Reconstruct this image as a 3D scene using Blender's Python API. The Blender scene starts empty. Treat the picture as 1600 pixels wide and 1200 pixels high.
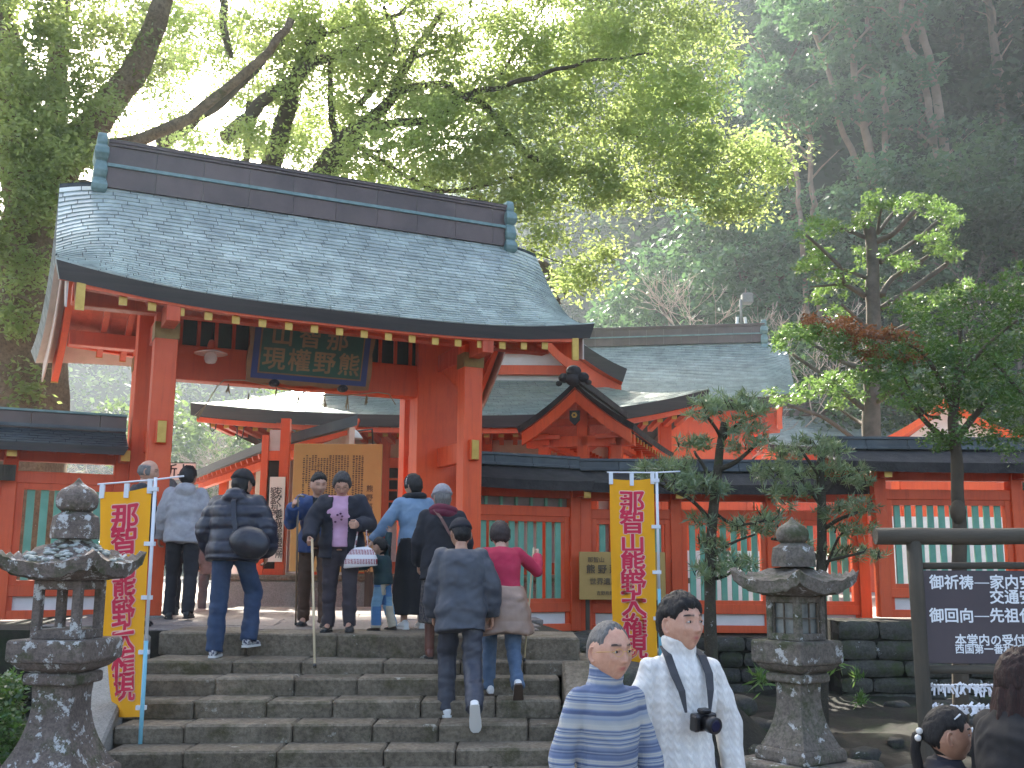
import bpy, math, random
import numpy as np
from mathutils import Vector, Matrix, noise
random.seed(7); np.random.seed(7)
scene = bpy.context.scene
COL = scene.collection
# ------------------------------------------------------------------ camera
FOC = 1640.0; CAMZ = 0.62
PITCH = math.atan(285/1640.0); ROLL = math.radians(0.4)
fw = Vector((0, math.cos(PITCH), math.sin(PITCH)))
r0 = Vector((1, 0, 0)); u0 = r0.cross(fw)
rt = r0*math.cos(ROLL) + u0*math.sin(ROLL)
up = -r0*math.sin(ROLL) + u0*math.cos(ROLL)
cd = bpy.data.cameras.new('camera'); cam = bpy.data.objects.new('camera', cd); COL.objects.link(cam)
cd.sensor_width = 36; cd.lens = FOC/1600*36; cd.clip_end = 1500; cd.clip_start = 0.05
cam.matrix_world = Matrix(((rt.x, up.x, -fw.x, 0), (rt.y, up.y, -fw.y, 0), (rt.z, up.z, -fw.z, CAMZ), (0, 0, 0, 1)))
scene.camera = cam
CAM = Vector((0, 0, CAMZ))
# ------------------------------------------------------------------ world, sun, exposure
SUN_AZ = -13.0   # degrees from +Y, negative = left
SUN_EL = 38.0
w = bpy.data.worlds.new("World"); scene.world = w; w.use_nodes = True
nt = w.node_tree; bg = nt.nodes['Background']
sky = nt.nodes.new('ShaderNodeTexSky'); sky.sky_type = 'NISHITA'; sky.sun_disc = False
sky.sun_elevation = math.radians(SUN_EL); sky.sun_rotation = math.radians(SUN_AZ)
sky.dust_density = 5.0; sky.air_density = 1.0; sky.ozone_density = .3
nt.links.new(sky.outputs[0], bg.inputs[0]); bg.inputs[1].default_value = 0.15
sl = bpy.data.lights.new('sun', 'SUN'); sl.energy = 4.6; sl.angle = math.radians(0.6); sl.color = (1, 0.95, 0.84)
so = bpy.data.objects.new('sun', sl); COL.objects.link(so)
az, el = math.radians(SUN_AZ), math.radians(SUN_EL)
SUND = Vector((math.sin(az)*math.cos(el), math.cos(az)*math.cos(el), math.sin(el)))
so.rotation_euler = SUND.to_track_quat('Z', 'Y').to_euler(); so.location = (-10, 30, 40)
scene.view_settings.view_transform = 'Standard'; scene.view_settings.look = 'None'
scene.view_settings.exposure = 2.0; scene.view_settings.gamma = 1; scene.view_settings.use_curve_mapping = False
scene.render.engine = 'CYCLES'
scene.cycles.max_bounces = 8; scene.cycles.diffuse_bounces = 4; scene.cycles.transmission_bounces = 6
scene.cycles.use_denoising = True
scene.cycles.volume_bounces = 1
scene.cycles.sample_clamp_indirect = 6

# ------------------------------------------------------------------ helpers
def ray(px, py):
    return fw + rt*((px-800)/FOC) - up*((py-600)/FOC)
def at(px, py, Y):
    d = ray(px, py); return CAM + d*(Y/d.y)
def atz(px, py, z):
    d = ray(px, py); return CAM + d*((z-CAMZ)/d.z)
def proj(p):
    d = Vector(p)-CAM; z = d.dot(fw); return 800+FOC*d.dot(rt)/z, 600-FOC*d.dot(up)/z
AL = math.radians(25.3)
GU = Vector((math.cos(AL), math.sin(AL), 0)); GV = Vector((-math.sin(AL), math.cos(AL), 0)); G0 = Vector((-4.22, 12.5, 0))
ZZ = Vector((0, 0, 1))
class Fr:
    """a local frame: w along, v deep, z up"""
    def __init__(s, o, a): s.o = Vector(o); s.u = Vector((math.cos(a), math.sin(a), 0)); s.v = Vector((-math.sin(a), math.cos(a), 0)); s.a = a
    def __call__(s, w, v, z): return s.o + s.u*w + s.v*v + ZZ*z
    def onv(s, px, py, v):
        d = ray(px, py); t = ((s.o-CAM).dot(s.v)+v)/d.dot(s.v); q = CAM+d*t-s.o; return q.dot(s.u), q.z
GF = Fr(G0, AL)
WM = {}
def wm(o): return WM.get(o.name, Matrix.Identity(4))
def tag(o, label=None, cat=None, group=None, kind=None):
    if label: o['label'] = label
    if cat: o['category'] = cat
    if group: o['group'] = group
    if kind: o['kind'] = kind
    return o
def thing(name, loc, label, cat, group=None, rz=0.0):
    o = bpy.data.objects.new(name, None); COL.objects.link(o); o.empty_display_size = .2
    o.location = loc; o.rotation_euler = (0, 0, rz)
    WM[o.name] = Matrix.Translation(Vector(loc)) @ Matrix.Rotation(rz, 4, 'Z')
    return tag(o, label, cat, group)
def link(name, me, m=None, parent=None, mat=None, local=None):
    if m is not None and not me.materials: me.materials.append(m)
    o = bpy.data.objects.new(name, me); COL.objects.link(o)
    if parent is not None: o.parent = parent
    if local is not None: o.matrix_local = local
    WM[o.name] = (wm(parent) if parent is not None else Matrix.Identity(4)) @ (local if local is not None else Matrix.Identity(4))
    return o
def rotz(a): return Matrix.Rotation(a, 3, 'Z')
class MB:
    def __init__(s): s.v = []; s.f = []; s.sm = []; s.mi = []
    def add(s, vs, fs, smooth=False, mi=0):
        b = len(s.v); s.v += [tuple(p) for p in vs]
        for f in fs: s.f.append(tuple(b+i for i in f)); s.sm.append(smooth); s.mi.append(mi)
        return s
    def hexa(s, p, mi=0):   # 8 pts: bottom 4 ccw, top 4 ccw
        return s.add(p, [(3,2,1,0),(4,5,6,7),(0,1,5,4),(1,2,6,5),(2,3,7,6),(3,0,4,7)], False, mi)
    def box(s, fr, w0, w1, v0, v1, z0, z1, mi=0):
        f = fr if fr is not None else (lambda a, b, c: Vector((a, b, c)))
        return s.hexa([f(w0,v0,z0),f(w1,v0,z0),f(w1,v1,z0),f(w0,v1,z0),f(w0,v0,z1),f(w1,v0,z1),f(w1,v1,z1),f(w0,v1,z1)], mi)
    def beam(s, a, b, wd, h, upv=ZZ, mi=0):  # box along a->b, centred
        a = Vector(a); b = Vector(b); d = (b-a).normalized(); x = d.cross(upv)
        if x.length < 1e-5: x = d.cross(Vector((1,0,0)))
        x.normalize(); y = x.cross(d).normalized(); x = x*(wd/2); y = y*(h/2)
        return s.hexa([a-x-y, a+x-y, b+x-y, b-x-y, a-x+y, a+x+y, b+x+y, b-x+y], mi)
    def tube(s, pts, rad, n=8, cap=True, mi=0, smooth=True):
        pts = [Vector(p) for p in pts]
        if not hasattr(rad, '__len__'): rad = [rad]*len(pts)
        rings = []; prev = None; vs = []
        for i, p in enumerate(pts):
            d = (pts[min(i+1, len(pts)-1)]-pts[max(i-1, 0)]).normalized()
            if prev is None:
                x = d.cross(ZZ)
                if x.length < .05: x = d.cross(Vector((1, 0, 0)))
            else: x = prev - d*prev.dot(d)
            x.normalize(); prev = x; y = d.cross(x)
            for k in range(n):
                a = 2*math.pi*k/n; vs.append(p + (x*math.cos(a)+y*math.sin(a))*rad[i])
        fs = []
        for i in range(len(pts)-1):
            for k in range(n):
                k2 = (k+1) % n; fs.append((i*n+k, (i)*n+k2, (i+1)*n+k2, (i+1)*n+k))
        s.add(vs, fs, smooth, mi)
        if cap:
            b = len(s.v)-len(vs)
            s.f.append(tuple(b+k for k in reversed(range(n)))); s.sm.append(False); s.mi.append(mi)
            s.f.append(tuple(b+(len(pts)-1)*n+k for k in range(n))); s.sm.append(False); s.mi.append(mi)
        return s
    def loft(s, rings, smooth=True, cap=True, mi=0):
        n = len(rings[0]); vs = [p for r in rings for p in r]; fs = []
        for i in range(len(rings)-1):
            for k in range(n):
                k2 = (k+1) % n; fs.append((i*n+k, i*n+k2, (i+1)*n+k2, (i+1)*n+k))
        s.add(vs, fs, smooth, mi)
        if cap:
            b = len(s.v)-len(vs)
            s.f.append(tuple(b+k for k in reversed(range(n)))); s.sm.append(False); s.mi.append(mi)
            s.f.append(tuple(b+(len(rings)-1)*n+k for k in range(n))); s.sm.append(False); s.mi.append(mi)
        return s
    def ball(s, c, r, nu=12, nv=8, mi=0):
        c = Vector(c); r = r if hasattr(r, '__len__') else (r, r, r)
        vs = [c+Vector((0, 0, -r[2]))]
        for i in range(1, nv):
            t = math.pi*i/nv-math.pi/2
            for k in range(nu):
                a = 2*math.pi*k/nu; vs.append(c+Vector((r[0]*math.cos(t)*math.cos(a), r[1]*math.cos(t)*math.sin(a), r[2]*math.sin(t))))
        vs.append(c+Vector((0, 0, r[2]))); fs = []
        for k in range(nu):
            k2 = (k+1) % nu; fs.append((0, 1+k2, 1+k)); fs.append((len(vs)-1, 1+(nv-2)*nu+k, 1+(nv-2)*nu+k2))
        for i in range(nv-2):
            for k in range(nu):
                k2 = (k+1) % nu; fs.append((1+i*nu+k, 1+i*nu+k2, 1+(i+1)*nu+k2, 1+(i+1)*nu+k))
        return s.add(vs, fs, True, mi)
    def mesh(s, name, M=None):
        me = bpy.data.meshes.new(name)
        vs = s.v if M is None else [tuple(M @ Vector(p)) for p in s.v]
        me.from_pydata(vs, [], s.f)
        me.polygons.foreach_set('use_smooth', s.sm); me.polygons.foreach_set('material_index', s.mi)
        me.update(); return me
    def build(s, name, m, parent=None, bev=0, kind=None, label=None, cat=None, group=None):
        me = s.mesh(name, wm(parent).inverted() if parent is not None else None)
        for q in (m if isinstance(m, (list, tuple)) else [m]): me.materials.append(q)
        o = link(name, me, None, parent)
        if bev:
            b = o.modifiers.new('bevel', 'BEVEL'); b.width = bev; b.segments = 1; b.limit_method = 'ANGLE'
        if kind: o['kind'] = kind
        return tag(o, label, cat, group)
def copytree(o, parent=None, loc=None, rz=None):
    c = o.copy(); COL.objects.link(c)
    if parent is not None: c.parent = parent; c.matrix_parent_inverse = o.matrix_parent_inverse
    for ch in [x for x in KIDS.get(o.name, [])] if False else list(o.children): copytree(ch, c)
    return c
KIDS = {}
def npmesh(name, V, F, m=None, smooth=False):
    """V (n,3) F (k,4) quads"""
    me = bpy.data.meshes.new(name); V = np.asarray(V, np.float32); F = np.asarray(F, np.int32); k = F.shape[1]
    me.vertices.add(len(V)); me.vertices.foreach_set('co', V.ravel())
    me.loops.add(F.size); me.loops.foreach_set('vertex_index', F.ravel())
    me.polygons.add(len(F)); me.polygons.foreach_set('loop_start', np.arange(0, F.size, k, dtype=np.int32))
    me.polygons.foreach_set('loop_total', np.full(len(F), k, np.int32))
    if smooth: me.polygons.foreach_set('use_smooth', np.ones(len(F), bool))
    me.update(calc_edges=True)
    if m: me.materials.append(m)
    return me

# ------------------------------------------------------------------ materials
def newmat(name):
    m = bpy.data.materials.new(name); m.use_nodes = True; n = m.node_tree
    return m, n, n.nodes['Principled BSDF']
def N(n, t, **kw):
    x = n.nodes.new(t)
    for k, v in kw.items():
        if k in ('op',): x.operation = v
        elif hasattr(x, k): setattr(x, k, v)
    return x
def noise_n(n, scale, detail=6, rough=.6, vec=None, sc3=None):
    t = N(n, 'ShaderNodeTexNoise'); t.inputs['Scale'].default_value = scale; t.inputs['Detail'].default_value = detail; t.inputs['Roughness'].default_value = rough
    tc = N(n, 'ShaderNodeTexCoord'); src = tc.outputs['Object']
    if sc3:
        mp = N(n, 'ShaderNodeMapping'); mp.inputs['Scale'].default_value = sc3; n.links.new(src, mp.inputs[0]); src = mp.outputs[0]
    n.links.new(src, t.inputs['Vector']); return t.outputs['Fac']
def ramp(n, fac, stops, interp='LINEAR'):
    r = N(n, 'ShaderNodeValToRGB'); e = r.color_ramp.elements; r.color_ramp.interpolation = interp
    while len(e) < len(stops): e.new(.5)
    for i, (p, c) in enumerate(stops): e[i].position = p; e[i].color = (*c, 1) if len(c) == 3 else c
    n.links.new(fac, r.inputs[0]); return r.outputs[0]
def mixc(n, fac, a, b, mode='MIX'):
    x = N(n, 'ShaderNodeMix'); x.data_type = 'RGBA'; x.blend_type = mode
    for s, v in ((0, fac), (6, a), (7, b)):
        if isinstance(v, (int, float)): x.inputs[s].default_value = v
        elif isinstance(v, tuple): x.inputs[s].default_value = (*v, 1) if len(v) == 3 else v
        else: n.links.new(v, x.inputs[s])
    return x.outputs[2]
def bump(n, b, fac, st, dist=.01, prev=None):
    x = N(n, 'ShaderNodeBump'); x.inputs['Strength'].default_value = st; x.inputs['Distance'].default_value = dist
    n.links.new(fac, x.inputs['Height'])
    if prev is not None: n.links.new(prev, x.inputs['Normal'])
    if b is not None: n.links.new(x.outputs[0], b.inputs['Normal'])
    return x.outputs[0]
def math_n(n, op, a, b=None, c=None):
    x = N(n, 'ShaderNodeMath'); x.operation = op
    for i, v in enumerate((a, b, c)):
        if v is None: continue
        if isinstance(v, (int, float)): x.inputs[i].default_value = v
        else: n.links.new(v, x.inputs[i])
    return x.outputs[0]
def rnd(n, amt=.25):
    """per object / per island brightness 1-amt..1+amt as a value"""
    g = N(n, 'ShaderNodeNewGeometry'); o = N(n, 'ShaderNodeObjectInfo')
    s = math_n(n, 'ADD', g.outputs['Random Per Island'], o.outputs['Random'])
    s = math_n(n, 'FRACT', s)
    return math_n(n, 'MULTIPLY_ADD', s, 2*amt, 1-amt)
def simple(name, c, c2=None, sc=6, rough=.6, bs=.15, bsc=30, bd=.004, metal=0, var=0, sc3=None, spec=.5, lo=.35, hi=.65, coat=0):
    m, n, b = newmat(name)
    col = ramp(n, noise_n(n, sc, sc3=sc3), [(lo, c), (hi, c2 or c)])
    if var: 
        v = rnd(n, var); cc = N(n, 'ShaderNodeCombineColor')
        for i in range(3): n.links.new(v, cc.inputs[i])
        col = mixc(n, 1.0, col, cc.outputs[0], 'MULTIPLY')
    n.links.new(col, b.inputs['Base Color']); b.inputs['Roughness'].default_value = rough; b.inputs['Metallic'].default_value = metal
    b.inputs['Specular IOR Level'].default_value = spec
    if coat: b.inputs['Coat Weight'].default_value = coat; b.inputs['Coat Roughness'].default_value = .25
    if bs: bump(n, b, noise_n(n, bsc, 8, .65, sc3=sc3), bs, bd)
    return m
def stone(name, c, c2, lich=.0, moss=.0, sc=5, lc=(.52,.53,.52), mc=(.045,.06,.018), var=.15, bs=.6):
    m, n, b = newmat(name)
    col = ramp(n, noise_n(n, sc, 10, .7), [(.3, c), (.7, c2)])
    f2 = noise_n(n, sc*9, 6, .7); col = mixc(n, ramp(n, f2, [(.42, (0,0,0)), (.62, (.55,.55,.55))]), col, tuple(x*.4 for x in c))
    if moss: col = mixc(n, ramp(n, noise_n(n, sc*.8, 8, .75, sc3=(1,1,1.3)), [(.62-moss*.3, (0,0,0)), (.72-moss*.2, (.8,.8,.8))]), col, mc)
    if lich:
        f = math_n(n, 'ADD', noise_n(n, sc*1.6, 12, .72), math_n(n, 'MULTIPLY', noise_n(n, sc*7, 5, .6), .12))
        col = mixc(n, ramp(n, f, [(.72-lich*.3, (0,0,0)), (.75-lich*.3, (.9,.9,.9))]), col, lc)
    v = rnd(n, var); cc = N(n, 'ShaderNodeCombineColor')
    for i in range(3): n.links.new(v, cc.inputs[i])
    col = mixc(n, 1.0, col, cc.outputs[0], 'MULTIPLY')
    n.links.new(col, b.inputs['Base Color']); b.inputs['Roughness'].default_value = .88; b.inputs['Specular IOR Level'].default_value = .3
    p = bump(n, None, noise_n(n, sc*2.2, 10, .7), bs, .03); bump(n, b, noise_n(n, sc*22, 6, .7), bs*.7, .006, p)
    return m
def leafmat(name, c, c2, tr, tw=.45, rough=.45, nsc=.5, spec=.4):
    m, n, b = newmat(name)
    g = N(n, 'ShaderNodeNewGeometry')
    col = mixc(n, g.outputs['Random Per Island'], c, c2)
    k = ramp(n, noise_n(n, nsc, 4), [(.35, (.62,.62,.62)), (.65, (1.25,1.25,1.25))])
    col = mixc(n, 1.0, col, k, 'MULTIPLY')
    n.links.new(col, b.inputs['Base Color']); b.inputs['Roughness'].default_value = rough; b.inputs['Specular IOR Level'].default_value = spec
    t = N(n, 'ShaderNodeBsdfTranslucent'); t2 = mixc(n, 1.0, k, tr, 'MULTIPLY'); n.links.new(t2, t.inputs[0])
    mx = N(n, 'ShaderNodeMixShader'); mx.inputs[0].default_value = tw
    n.links.new(b.outputs[0], mx.inputs[1]); n.links.new(t.outputs[0], mx.inputs[2])
    n.links.new(mx.outputs[0], n.nodes['Material Output'].inputs[0]); return m
M = {}
def paint(name, c1, c2, dirt):
    m, n, b = newmat(name)
    col = ramp(n, noise_n(n, 2.2, 6, .6), [(.3, c2), (.7, c1)])
    st = noise_n(n, 5, 8, .75, sc3=(3, 3, .28)); col = mixc(n, ramp(n, st, [(.50, (0,0,0)), (.74, (.55,.55,.55))]), col, dirt)
    wr = noise_n(n, 26, 8, .8); col = mixc(n, ramp(n, wr, [(.66, (0,0,0)), (.72, (.5,.5,.5))]), col, (.62,.22,.12))
    v = rnd(n, .09); cc = N(n, 'ShaderNodeCombineColor')
    for i in range(3): n.links.new(v, cc.inputs[i])
    col = mixc(n, 1.0, col, cc.outputs[0], 'MULTIPLY'); n.links.new(col, b.inputs['Base Color'])
    rr_ = ramp(n, st, [(.3, (.36,.36,.36)), (.7, (.62,.62,.62))]); n.links.new(rr_, b.inputs['Roughness'])
    p = bump(n, None, noise_n(n, 20, 8, .7, sc3=(1, 1, .15)), .22, .004); bump(n, b, noise_n(n, 90, 4), .1, .001, p); return m
M['verm'] = paint('vermilion_paint', (.77,.105,.022), (.66,.078,.017), (.42,.05,.02))
M['verm_d'] = paint('vermilion_dark', (.62,.080,.020), (.52,.060,.015), (.28,.035,.015))  # darker vermilion for rafters, purlins, soffits and brackets
M['gold'] = simple('gilt_metal', (.62,.40,.09), (.50,.30,.06), sc=8, rough=.42, bs=.1, metal=.35)
M['brass_old'] = simple('old_brass', (.28,.17,.05), (.20,.12,.035), sc=8, rough=.5, metal=.4)
M['cream'] = simple('cream_plaster', (.60,.50,.44), (.52,.43,.37), rough=.8, bs=.1)
M['white'] = simple('white_plaster', (.74,.73,.70), (.66,.65,.62), sc=4, rough=.8, bs=.2, bsc=60)
M['green'] = simple('green_paint', (.17,.43,.31), (.13,.36,.25), sc=5, rough=.5, bs=.15, var=.08)
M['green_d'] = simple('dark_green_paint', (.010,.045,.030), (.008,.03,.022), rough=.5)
def copper(name, c1, c2, c3, rough=.32, var=.13):
    m, n, b = newmat(name)
    col = ramp(n, noise_n(n, 1.3, 8, .65), [(.3, c1), (.52, c2), (.7, c3)])
    st = ramp(n, noise_n(n, 3.5, 8, .7, sc3=(1,1,.25)), [(.40, (.72,.72,.74)), (.62, (1,1,1))])
    col = mixc(n, 1.0, col, st, 'MULTIPLY')
    v = rnd(n, var); cc = N(n, 'ShaderNodeCombineColor')
    for i in range(3): n.links.new(v, cc.inputs[i])
    col = mixc(n, 1.0, col, cc.outputs[0], 'MULTIPLY')
    n.links.new(col, b.inputs['Base Color']); b.inputs['Roughness'].default_value = rough; b.inputs['Metallic'].default_value = .15
    bump(n, b, noise_n(n, 14, 6), .18, .006); return m
M['patina'] = copper('copper_patina', (.46,.52,.48), (.53,.595,.555), (.60,.66,.615), rough=.30)
M['patina_b'] = copper('copper_patina_grey', (.27,.33,.31), (.34,.41,.385), (.42,.49,.46), rough=.32)
M['patina_s'] = copper('copper_sheet_slate', (.045,.055,.065), (.07,.085,.095), (.10,.13,.14), rough=.42)
M['tilegap'] = simple('roof_underlay', (.02,.03,.032), rough=.8, bs=0)
M['cop_br'] = simple('brown_copper', (.125,.085,.075), (.085,.060,.055), sc=2.5, rough=.36, metal=.3, bs=.12, var=.06)
M['cop_gr'] = simple('green_copper_trim', (.12,.20,.19), (.20,.30,.29), sc=7, rough=.4, bs=.2, metal=.1)
M['fascia'] = simple('layered_eave_edge', (.062,.052,.050), (.040,.036,.036), sc=3, rough=.6, bs=.5, bsc=16, bd=.008, sc3=(.3,.3,6))
M['verge'] = simple('weathered_verge', (.30,.33,.31), (.15,.17,.165), sc=5, rough=.6, bs=.5, bsc=14, bd=.01, sc3=(4,4,.6))
M['bark'] = simple('bark_thatch', (.050,.045,.044), (.024,.022,.022), sc=6, rough=.9, bs=.8, bsc=30, bd=.02)
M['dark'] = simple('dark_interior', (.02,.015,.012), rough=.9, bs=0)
M['black'] = simple('black_iron', (.015,.015,.017), (.03,.03,.03), rough=.5)
M['step'] = stone('step_stone', (.13,.105,.075), (.28,.235,.175), lich=.10, moss=.36, sc=3.2, lc=(.36,.34,.29), mc=(.06,.058,.022), var=.16, bs=.9)
M['flag'] = stone('flagstone', (.20,.17,.155), (.27,.235,.21), moss=.05, sc=3, var=.1, bs=.3)
M['lant'] = stone('lantern_stone', (.12,.095,.08), (.23,.185,.16), lich=.34, moss=.34, sc=6, var=.05)
M['lant2'] = stone('lantern_stone_pale', (.13,.108,.088), (.26,.23,.195), lich=.24, moss=.46, sc=5, var=.06)
M['rock'] = stone('wall_rock', (.045,.043,.038), (.09,.085,.075), lich=.06, moss=.45, sc=4, var=.25)
M['rock2'] = stone('retaining_block', (.055,.052,.043), (.105,.10,.085), lich=.08, moss=.42, sc=3, var=.2)
M['granite'] = stone('grey_granite', (.26,.25,.225), (.34,.33,.30), sc=8, var=.08, bs=.25)
M['soil'] = stone('dark_soil', (.020,.017,.012), (.038,.033,.024), moss=.45, sc=2, mc=(.02,.03,.01))
M['wood'] = simple('weathered_wood', (.085,.07,.05), (.045,.04,.03), sc=3, rough=.85, bs=.6, bsc=12, bd=.01, sc3=(3,3,.5))
M['wood_h'] = simple('weathered_log', (.085,.07,.05), (.045,.04,.03), sc=3, rough=.85, bs=.6, bsc=12, bd=.01, sc3=(.5,3,3))
M['barktree'] = stone('camphor_bark', (.13,.09,.055), (.27,.195,.12), moss=.16, lich=.05, sc=2.2, mc=(.06,.07,.02), var=.05, bs=1.0)
M['branch'] = simple('branch_bark', (.10,.075,.05), (.06,.045,.032), sc=5, rough=.9, bs=.5)
M['trunk_red'] = simple('cedar_trunk', (.22,.145,.105), (.12,.085,.065), sc=2, rough=.9, bs=.6, bsc=8, bd=.03, sc3=(3,3,.4))
M['trunk_grey'] = simple('grey_trunk', (.16,.13,.10), (.09,.075,.055), sc=5, rough=.9, bs=.6, bsc=20, bd=.02)
M['twig'] = simple('bare_twig', (.46,.39,.32), (.33,.27,.22), rough=.9, bs=0)
M['yellowcloth'] = None
# ================================================================== SETTING
def sheet(name, pts, m, kind='structure', parent=None):
    return MB().add(pts, [tuple(range(len(pts)))]).build(name, m, parent, kind=kind)
# big ground sheet with gentle grid
def gridmesh(name, xs, ys, zf, m, kind='structure'):
    V = [(x, y, zf(x, y)) for y in ys for x in xs]; nx = len(xs)
    F = [(j*nx+i, j*nx+i+1, (j+1)*nx+i+1, (j+1)*nx+i) for j in range(len(ys)-1) for i in range(nx-1)]
    me = npmesh(name, V, F, m, True); o = link(name, me); o['kind'] = kind; return o
gridmesh('ground', np.linspace(-400, 400, 9), np.linspace(-60, 600, 9), lambda x, y: -1.3, M['soil'])
# lower forecourt in front of the stairs and planting bed on the right
sheet('forecourt_pavement', [(-9,-8,-1.22),(9,-8,-1.22),(9,7.4,-1.22),(-9,7.4,-1.22)], M['flag'])
def bedz(x, y): return -1.10 + .72*max(0, min(1, (y-9.2)/1.2))*max(0, min(1, (2.6-x)/.7)) + .10*noise.noise(Vector((x*1.3, y*1.3, 0))) + .04*noise.noise(Vector((x*5, y*5, 3))) - .1*max(0, min(1, (8.3-y)/1.5)) + .0*(y-8)
gridmesh('planting_bed_soil', np.linspace(.45, 12, 90), np.linspace(6.3, 15.8, 80), bedz, M['soil'])
gridmesh('planting_bed_ground', np.linspace(-12, -3.05, 70), np.linspace(5.5, 12.6, 60), lambda x, y: -1.05+.12*noise.noise(Vector((x*1.5, y*1.5, 0)))+.02*(y-6), M['soil'])
# stairs: each step a row of stone blocks
drops = [0, .194, .301, .440, .572, .700, .822, .95, 1.085, 1.22]
stairs = thing('stone_stairs', (-1.3, 8.0, -1.22), 'wide mossy stone staircase climbing to the vermilion gate', 'stairs')
rr = random.Random(3)
Yedge = [9.6-.33*k for k in range(10)]
for k in range(0, 9):
    zt = -drops[k]; zb = -drops[k+1]-.02
    yl = Yedge[k]+(.28 if k == 0 else -.03*k+.02); yr = Yedge[k]-(.02 if k == 0 else -.16)
    if k == 0: yl, yr = 9.98, 9.55
    xl = -3.26+.072*k; xr = .42 if k > 1 else (.95 if k == 1 else .62)
    x = xl; dep = (.9, 1.0, .62)[min(k, 2)]
    while x < xr-.05:
        L = rr.uniform(.42, .85) if k else rr.uniform(.7, 1.3)
        x1 = min(x+L, xr) if xr-(x+L) > .2 else xr
        def Y(xx): return yl+(yr-yl)*(xx-xl)/(xr-xl)
        j = [rr.uniform(-.014, .014) for _ in range(8)]
        g = .004; nose = .02
        a, b = x+g, x1-g
        zt2 = zt + (j[0]*.5 if k else 0)
        mb = MB()
        mb.hexa([(a,Y(a)+.012+j[1],zb),(b,Y(b)+.012+j[2],zb),(b,Y(b)+dep,zb),(a,Y(a)+dep,zb),
                 (a,Y(a)+j[1],zt2-.001*k),(b,Y(b)+j[2],zt2-.001*k),(b,Y(b)+dep,zt2-.001*k),(a,Y(a)+dep,zt2-.001*k)])
        mb.build('stone_block', M['step'], stairs, bev=.016)
        x = x1
MB().hexa([(-2.75,7.0,-1.3),(.38,7.0,-1.3),(.38,9.9,-1.3),(-3.2,9.9,-1.3),(-2.75,7.0,-1.24),(.38,7.0,-1.24),(.38,9.9,-.24),(-3.2,9.9,-.24)]).build('core', M['soil'], stairs)
# sloping cheek stone at left
MB().hexa([(-3.0,6.2,-1.3),(-2.60,6.2,-1.3),(-3.28,9.85,-1.3),(-3.62,9.85,-1.3),(-3.0,6.2,-1.15),(-2.60,6.2,-1.15),(-3.28,9.85,-.01),(-3.62,9.85,-.01)]).build('cheek_stone', M['granite'], stairs, bev=.02)
MB().hexa([(.44,6.6,-1.3),(.72,6.6,-1.3),(.72,9.2,-1.3),(.44,9.2,-1.3),(.44,6.6,-1.16),(.72,6.6,-1.16),(.72,9.2,-.16),(.44,9.2,-.16)]).build('cheek_stone', M['step'], stairs, bev=.02)
# landing of flagstones
mbL = MB().hexa([(-5.5,10.3,-.5),(.60,10.2,-.5),(-.1,14.9,-.5),(-5.5,13.6,-.5),(-5.5,10.3,-.012),(.60,10.2,-.012),(-.1,14.9,-.012),(-5.5,13.6,-.012)])
mbL.hexa([GF(-.4,.9,-.5),GF(4.45,.9,-.5),GF(4.45,3.0,-.5),GF(-.4,3.0,-.5),GF(-.4,.9,-.014),GF(4.45,.9,-.014),GF(4.45,3.0,-.014),GF(-.4,3.0,-.014)])
lnd = mbL.build('landing_floor', M['soil'], kind='structure')
FL = Fr((-3.6, 10.35, 0), math.radians(6))
v = 0
while v < 6.2:
    dv = rr.uniform(.55, .8); wq = -2.2 if v > .5 else -.1
    while wq < 5.4:
        dw = rr.uniform(.7, 1.3)
        c = FL(wq+dw/2, v+dv/2, 0)
        q = c-G0; gv_ = q.dot(GV); gw = q.dot(GU)
        if c.x < .45-(c.y-10)*.12 and gv_ < 2.9 and c.x > -5.3 or (0 < gw < 4.1 and .8 < gv_ < 2.9):
            MB().box(FL, wq+.004, wq+dw-.004, v+.004, v+dv-.004, -.06, rr.uniform(-.002, .003)).build('flagstone', M['flag'], lnd, bev=.006)
        wq += dw
    v += dv
# terrace behind gate, slightly lower
gpts = [GF(-14,1.7,0), GF(4.2,1.7,0), Vector((1.3,16.6,0)), Vector((4.55,16.6,0)), Vector((4.55,16.0,0)), Vector((40,16.0,0)), Vector((40,60,0)), Vector((-45,60,0))]
sheet('courtyard_gravel', [(p.x, p.y, -.26) for p in gpts], simple('pale_gravel', (.40,.37,.32), (.30,.28,.25), sc=30, rough=.9, bs=.4))

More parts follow.
